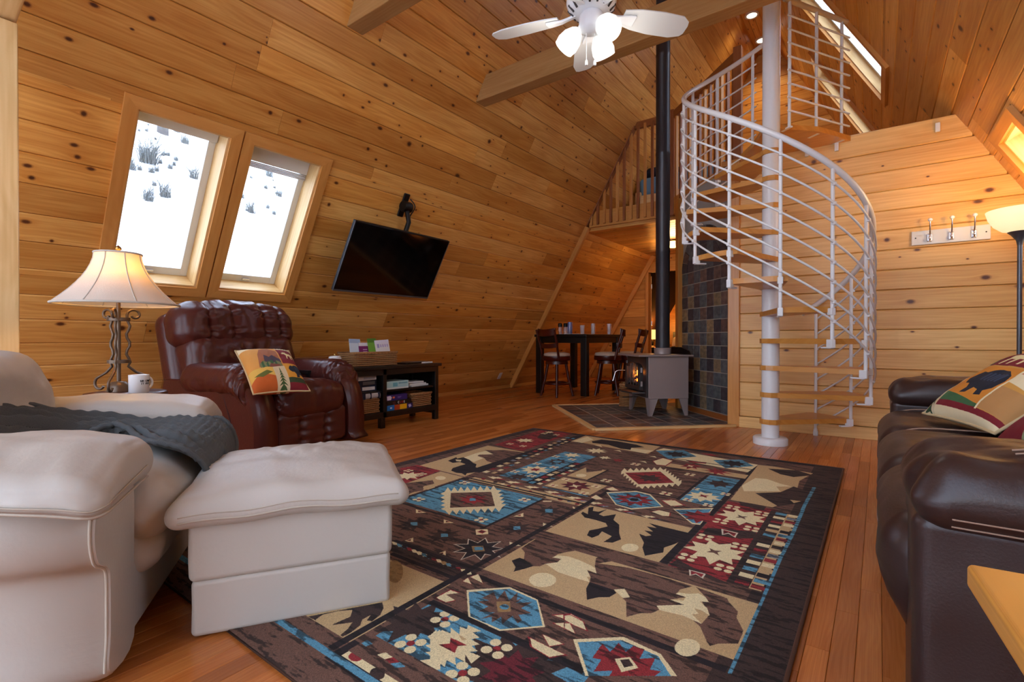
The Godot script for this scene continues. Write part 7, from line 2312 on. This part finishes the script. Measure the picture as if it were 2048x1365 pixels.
	for x in [-0.2, 0.2]:
		for z in [-0.2, 0.2]:
			put("leg", box(Vector3(0.05, 0.52, 0.05), 0.006, 1, Transform3D.IDENTITY, 1), M.table_wood, et, at(Vector3(x, 0.26, z), 0, 0.09))
	put("lower_shelf", box(Vector3(0.42, 0.02, 0.42), 0.004, 1, Transform3D.IDENTITY, 0), M.table_wood, et, at(Vector3(0, 0.16, 0), 0, 0.09))
	# coat rack
	var cr := thing("coat_rack", "white wall board with three double coat hooks on the stair wall", "coat rack", W(0.436, 1.641, 5.1))
	put("board", box(Vector3(0.46, 0.111, 0.018), 0.004, 2), M.white_plastic, cr, at(Vector3(0, 0, 0.009)))
	for k in 3:
		var x := -0.12 + 0.128 * k
		var hk := put("hook", tubes(smooth_line([Vector3(x, 0.0, 0.02), Vector3(x, 0.02, 0.055), Vector3(x, 0.07, 0.075), Vector3(x, 0.115, 0.085)], 5), 0.005, 8), M.chrome, cr)
		put("knob", lathed([Vector2(0, 0.016), Vector2(0.012, 0.011), Vector2(0.016, 0.0), Vector2(0.011, -0.011), Vector2(0, -0.014)], 16), M.porcelain, hk, at(Vector3(x, 0.122, 0.086)))
		put("plate", soft(Vector3(0.034, 0.06, 0.012), 0.006, 3, Vector3i.ONE), M.chrome, hk, at(Vector3(x, -0.005, 0.022)))
		put("lower_hook", tubes(smooth_line([Vector3(x, -0.01, 0.024), Vector3(x, -0.03, 0.045), Vector3(x, -0.02, 0.065), Vector3(x, 0.0, 0.062)], 5), 0.006, 8), M.chrome, hk)
	for x in [-0.205, 0.205]:
		put("screw", lathed([Vector2(0, 0.003), Vector2(0.005, 0.002), Vector2(0.005, 0)], 10), M.black_metal, cr, at(Vector3(x, 0, 0.018), PI / 2))

# ================================================================ dining corner and bedroom beyond
func dining():
	var tb := thing("dining_table", "tall black dining table under the loft by the sloped wall", "table", W(-3.83, 0, 6.95))
	var B: Material = M.black_wood
	put("top", box(Vector3(0.90, 0.04, 1.20), 0.006, 1), B, tb, at(Vector3(0, 0.885, 0)))
	for x in [-0.39, 0.39]:
		for z in [-0.53, 0.53]:
			put("leg", box(Vector3(0.095, 0.865, 0.095), 0.006, 1), B, tb, at(Vector3(x, 0.432, z)))
	put("apron", box(Vector3(0.80, 0.09, 0.025), 0.003), B, tb, at(Vector3(0, 0.82, 0.55)))
	put("apron", box(Vector3(0.80, 0.09, 0.025), 0.003), B, tb, at(Vector3(0, 0.82, -0.55)))
	put("apron", box(Vector3(0.025, 0.09, 1.10), 0.003), B, tb, at(Vector3(0.41, 0.82, 0)))
	put("apron", box(Vector3(0.025, 0.09, 1.10), 0.003), B, tb, at(Vector3(-0.41, 0.82, 0)))
	var g := "stools at the tall black table"
	var s := stool("cherry wood swivel stool with cream seat on the near side of the black table", W(-3.78, 0, 6.20), PI - 0.25, g)
	dup(s, "bar_stool", "cherry wood stool at the right side of the black table, nearer the stove", W(-3.26, 0, 6.80), -PI / 2 + 0.35)
	dup(s, "bar_stool", "cherry wood stool at the right side of the black table, farthest back", W(-3.10, 0, 7.22), -PI / 2 + 0.1)
	# on the table
	var top := 0.906
	for k in 3:
		var q: Array = [[-3.66, 6.75, 0.14], [-3.58, 6.95, 0.17], [-3.45, 7.25, 0.17]][k]
		var gl := thing("drinking_glass", ["short clear tumbler, leftmost of three glasses on the black table", "tall clear glass in the middle of the black table", "tall clear glass nearest the right end of the black table"][k], "glass", W(q[0], top, q[1]))
		put("body", lathed([Vector2(0, 0.008), Vector2(0.026, 0.008), Vector2(0.034, q[2]), Vector2(0.036, q[2]), Vector2(0.030, 0.0), Vector2(0, 0)], 24), M.tumbler_glass, gl)
	var bt := thing("blue_bottle", "blue glass carafe beside the dark canisters on the black table", "bottle", W(-3.86, top, 6.72))
	put("body", lathed([Vector2(0, 0.006), Vector2(0.034, 0.006), Vector2(0.036, 0.15), Vector2(0.034, 0.19), Vector2(0.038, 0.19), Vector2(0.040, 0.14), Vector2(0.038, 0.0), Vector2(0, 0)], 24), M.blue_glass, bt)
	for k in 3:
		var cn := thing("spice_jar", "glass shaker with a dark lid clustered on the black table", "shaker", W(-4.05 + 0.075 * k, top, 6.74 + 0.04 * (k % 2)), 0.0, "shakers on the black table")
		put("body", lathed([Vector2(0, 0.0), Vector2(0.032, 0.0), Vector2(0.034, 0.09), Vector2(0.03, 0.12), Vector2(0, 0.12)], 20), M.tumbler_glass, cn)
		put("lid", lathed([Vector2(0.033, 0.118), Vector2(0.034, 0.165), Vector2(0.025, 0.178), Vector2(0, 0.18)], 20), M.black_metal, cn)
	for k in 2:
		var pm := thing("placemat", ["white placemat at the near end of the black table", "white placemat at the far side of the black table"][k], "placemat", W(-3.70 - 0.1 * k, top, 6.55 + 0.45 * k))
		put("mat", box(Vector3(0.32, 0.005, 0.24), 0.002), M.paper, pm, at(Vector3(0, 0.0025, 0)))
	# dome light under the loft
	var dl := thing("ceiling_light", "frosted glass dome light under the loft ceiling", "ceiling light", W(-2.81, 2.5, 8.38))
	put("ring", lathed([Vector2(0.17, 0.0), Vector2(0.17, -0.02), Vector2(0.16, -0.03), Vector2(0.14, -0.03)], 32), M.brass, dl)
	put("dome", lathed([Vector2(0.15, -0.025), Vector2(0.14, -0.06), Vector2(0.105, -0.095), Vector2(0.055, -0.112), Vector2(0, -0.117)], 32), M.dome_glow, dl)
	omni(dl.position + Vector3(0, -0.16, 0), Color(1.0, 0.82, 0.56), 0.15, 0.1)
	# bedroom through the doorway
	var bd := thing("bedroom_bed", "bed with navy cover seen through the open doorway", "bed", W(-3.45, 0, 11.75))
	put("frame", box(Vector3(1.3, 0.3, 1.1), 0.01), M.black_wood, bd, at(Vector3(0, 0.2, 0)))
	put("mattress", soft(Vector3(1.28, 0.3, 1.08), 0.08, 3, Vector3i(4, 2, 4)), M.dark_blue, bd, at(Vector3(0, 0.50, 0)))
	put("pillow", soft(Vector3(0.55, 0.30, 0.2), 0.09, 4, Vector3i(4, 3, 2)), M.seat_fabric, bd, at(Vector3(-0.33, 0.74, -0.32), -0.4))
	put("pillow", soft(Vector3(0.6, 0.4, 0.2), 0.09, 4, Vector3i(4, 3, 2)), M.dark_blue, bd, at(Vector3(0.3, 0.80, -0.32), -0.3))
	put("headboard", box(Vector3(1.36, 1.0, 0.06), 0.01), M.black_wood, bd, at(Vector3(0, 0.5, -0.58)))
	var ns := thing("nightstand", "dark nightstand beside the bedroom bed", "nightstand", W(-4.40, 0, 11.6))
	put("body", box(Vector3(0.42, 0.62, 0.4), 0.01), M.black_wood, ns, at(Vector3(0, 0.32, 0)))
	put("drawer", box(Vector3(0.36, 0.16, 0.02), 0.005), M.black_wood, ns, at(Vector3(0, 0.5, 0.205)))
	var bl := thing("bedside_lamp", "small lit bedside lamp with a cream shade in the bedroom", "lamp", W(-4.38, 0.63, 11.6))
	put("stem", lathed([Vector2(0.07, 0.0), Vector2(0.06, 0.02), Vector2(0.02, 0.04), Vector2(0.03, 0.12), Vector2(0.012, 0.2)], 16), M.black_metal, bl)
	put("shade", lathed([Vector2(0.17, 0.19), Vector2(0.11, 0.42)], 28), M.shade_glow, bl)
	omni(bl.position + Vector3(0, 0.45, 0.05), Color(1.0, 0.68, 0.32), 0.30, 0.08)

func stool(label: String, pos: Vector3, turn: float, group: String) -> Node3D:
	var t := thing("bar_stool", label, "stool", pos, turn, group)
	var C: Material = M.cherry
	put("cushion", lathed([Vector2(0, 0.645), Vector2(0.12, 0.642), Vector2(0.185, 0.625), Vector2(0.195, 0.60), Vector2(0.185, 0.585)], 28), M.seat_fabric, t)
	put("seat_ring", lathed([Vector2(0.17, 0.59), Vector2(0.20, 0.588), Vector2(0.205, 0.53), Vector2(0.195, 0.52), Vector2(0, 0.52)], 28), C, t)
	put("swivel", lathed([Vector2(0, 0.52), Vector2(0.16, 0.515), Vector2(0.165, 0.47), Vector2(0, 0.465)], 24), C, t)
	for k in 4:
		var a := PI / 4 + k * PI / 2
		put("leg", tubes([Vector3(cos(a) * 0.13, 0.48, sin(a) * 0.13), Vector3(cos(a) * 0.17, 0.26, sin(a) * 0.17), Vector3(cos(a) * 0.235, 0.0, sin(a) * 0.235)], [0.021, 0.020, 0.018], 8), C, t)
	var ring := []
	for k in 24:
		ring.append(Vector3(cos(k * TAU / 24) * 0.175, 0.19, sin(k * TAU / 24) * 0.175))
	put("foot_ring", tubes(ring, 0.018, 6, true), C, t)
	for s in [-1.0, 1.0]:
		put("back_post", tubes([Vector3(s * 0.165, 0.53, -0.12), Vector3(s * 0.175, 0.75, -0.17), Vector3(s * 0.185, 0.97, -0.235)], 0.019, 8, false, 0.8), C, t)
	for q in [[0.93, 0.10, -0.215], [0.74, 0.065, -0.165]]:
		var b := MB.new()
		rbox(b, Vector3(0.36, q[1], 0.02), 0.006, 2, Vector3i(10, 1, 1), func(p: Vector3) -> Vector3: return p + Vector3(0, 0.02 * (p.x * p.x / 0.032), -0.05 * (1.0 - p.x * p.x / 0.032)))
		put("back_rail", b.mesh(), C, t, at(Vector3(0, q[0] - 0.01, q[2] + 0.012)))
	return t

# ================================================================ ceiling fan
func ceiling_fan():
	var hub := W(-1.385, 2.79, 2.665)
	var fn := thing("ceiling_fan", "white five-blade ceiling fan with three lit glass shades", "ceiling fan", hub)
	put("downrod", tubes([Vector3(0, 0.2, 0), Vector3(0, 2.6, 0)], 0.014, 12), M.white_metal, fn)
	put("motor_housing", lathed([Vector2(0.0, 0.25), Vector2(0.05, 0.24), Vector2(0.10, 0.19), Vector2(0.145, 0.13), Vector2(0.15, 0.06), Vector2(0.135, 0.02), Vector2(0.10, -0.005), Vector2(0.06, -0.01)], 40), M.white_metal, fn)
	for k in 16:
		var a := TAU * k / 16
		put("vent_slot", box(Vector3(0.012, 0.05, 0.008), 0.003, 1), M.stove_dark, fn, Transform3D(Basis(Vector3.UP, -a + PI / 2) * Basis(Vector3.RIGHT, 0.75), Vector3(cos(a) * 0.125, 0.012, sin(a) * 0.125)))
	put("switch_cup", lathed([Vector2(0.06, -0.005), Vector2(0.075, -0.03), Vector2(0.075, -0.09), Vector2(0.06, -0.11), Vector2(0.03, -0.125), Vector2(0, -0.128)], 32), M.white_metal, fn)
	for k in 5:
		var a := deg_to_rad(-104.5 + 72.0 * k)
		# blade along local +x after turning
		var ang := a - PI / 2
		var bs := Basis(Vector3.UP, -ang) * Basis(Vector3.RIGHT, -0.24)
		var ol := [Vector2(0.20, -0.055), Vector2(0.30, -0.076), Vector2(0.45, -0.084), Vector2(0.58, -0.078), Vector2(0.625, -0.05), Vector2(0.635, -0.02), Vector2(0.635, 0.035), Vector2(0.62, 0.058), Vector2(0.55, 0.08), Vector2(0.40, 0.082), Vector2(0.28, 0.07), Vector2(0.20, 0.05)]
		var b := MB.new()
		slab(b, PackedVector2Array(ol), 0.007, Transform3D(Basis(Vector3(1, 0, 0), Vector3(0, 0, -1), Vector3(0, 1, 0)), Vector3.ZERO))
		var bl := put("blade", b.mesh(), M.white_plastic, fn, Transform3D(bs, Vector3(0, 0.0, 0)))
		put("blade_iron", soft(Vector3(0.19, 0.014, 0.055), 0.006, 2, Vector3i(6, 1, 1), func(p: Vector3) -> Vector3: return Vector3(p.x, p.y + 0.02 * clampf(-p.x * 8.0, 0, 1), p.z * (0.6 + 0.8 * clampf(p.x / 0.1 + 0.3, 0.0, 1.0)))), M.white_metal, bl, at(Vector3(0.185, -0.012, 0)))
	# three lit shades
	var dirs := [[0.35, 0.9], [-0.55, 1.0], [0.10, -0.7]]
	for k in 3:
		var a: float = [0.98, 3.4, 5.4][k] - 0.638
		var ax: Vector3 = Vector3(cos(a) * 0.75, -0.85, sin(a) * 0.75).normalized()
		var x := ax.cross(Vector3.UP).normalized()
		var bs := Basis(x, -ax, x.cross(-ax))
		var root := Vector3(cos(a) * 0.065, -0.075, sin(a) * 0.065)
		put("shade_arm", tubes([Vector3(0, -0.07, 0), root, root + ax * 0.04], 0.016, 10), M.white_metal, fn)
		put("glass_shade", lathed([Vector2(0.025, -0.02), Vector2(0.04, -0.035), Vector2(0.062, -0.075), Vector2(0.069, -0.12), Vector2(0.062, -0.155), Vector2(0.058, -0.152), Vector2(0.064, -0.12), Vector2(0.057, -0.078), Vector2(0.02, -0.03)], 28), M.fan_glass, fn, Transform3D(bs, root + ax * 0.0))
		put("bulb", lathed([Vector2(0, -0.115), Vector2(0.02, -0.11), Vector2(0.028, -0.09), Vector2(0.02, -0.06), Vector2(0.012, -0.04)], 14), M.fan_bulb, fn, Transform3D(bs, root))
		omni(hub + root + ax * 0.24, Color(1.0, 0.985, 0.96), 0.025, 0.05)
	for k in 2:
		var x := -0.03 + 0.05 * k
		var d := Vector3(x * 0.8, 0, x * -0.6)
		put("pull_chain", tubes([d + Vector3(0, -0.11, 0), d + Vector3(0, -0.28, 0)], 0.002, 5), M.white_metal, fn)
		put("chain_knob", lathed([Vector2(0, 0.0), Vector2(0.006, -0.004), Vector2(0.009, -0.02), Vector2(0.008, -0.034), Vector2(0, -0.036)], 12), M.white_plastic, fn, at(d + Vector3(0, -0.28, 0)))

func small_things():
	# recessed lights in the ridge strip
	for k in 2:
		var z: float = [8.40, 9.20][k]
		var rl := thing("recessed_light", ["round recessed light in the ridge ceiling, the higher one beside the stair pole", "round recessed light in the ridge ceiling, the lower one beside the stair pole"][k], "ceiling light", W(-1.60, 5.86, z), 0.0, "recessed ridge lights")
		put("trim_ring", lathed([Vector2(0.10, 0.0), Vector2(0.10, -0.012), Vector2(0.075, -0.014), Vector2(0.07, -0.004)], 28), M.white_plastic, rl)
		put("lens", lathed([Vector2(0.072, -0.006), Vector2(0, -0.009)], 24), M.can_glow, rl)
		var sl := SpotLight3D.new()
		sl.position = rl.position + Vector3(0, -0.03, 0)
		sl.rotation = Vector3(-PI / 2, 0, 0)
		sl.spot_angle = 62.0
		sl.spot_range = 30.0
		sl.spot_attenuation = 2.0
		sl.light_color = Color(1.0, 0.88, 0.68)
		sl.light_energy = 0.5
		sl.light_size = 0.07
		sl.shadow_enabled = true
		add_child(sl)
	# socket on the left slope
	var vl := Vector3(0.5, S60, 0)
	var nl := Vector3(S60, -0.5, 0)
	var so := thing("wall_outlet", "white wall outlet low on the left slope by the loft edge", "outlet", W(-4.986, 0.232, 6.387))
	so.basis = Basis(Vector3(0, 0, 1) * -1.0, vl, nl) if Basis(Vector3(0, 0, -1), vl, nl).determinant() > 0 else Basis(Vector3(0, 0, 1), vl, nl)
	put("cover_plate", box(Vector3(0.075, 0.12, 0.008), 0.003, 2), M.white_plastic, so, at(Vector3(0, 0, 0.004)))
	for y in [-0.025, 0.025]:
		put("socket", box(Vector3(0.032, 0.03, 0.004), 0.002), M.porcelain, so, at(Vector3(0, y, 0.009)))
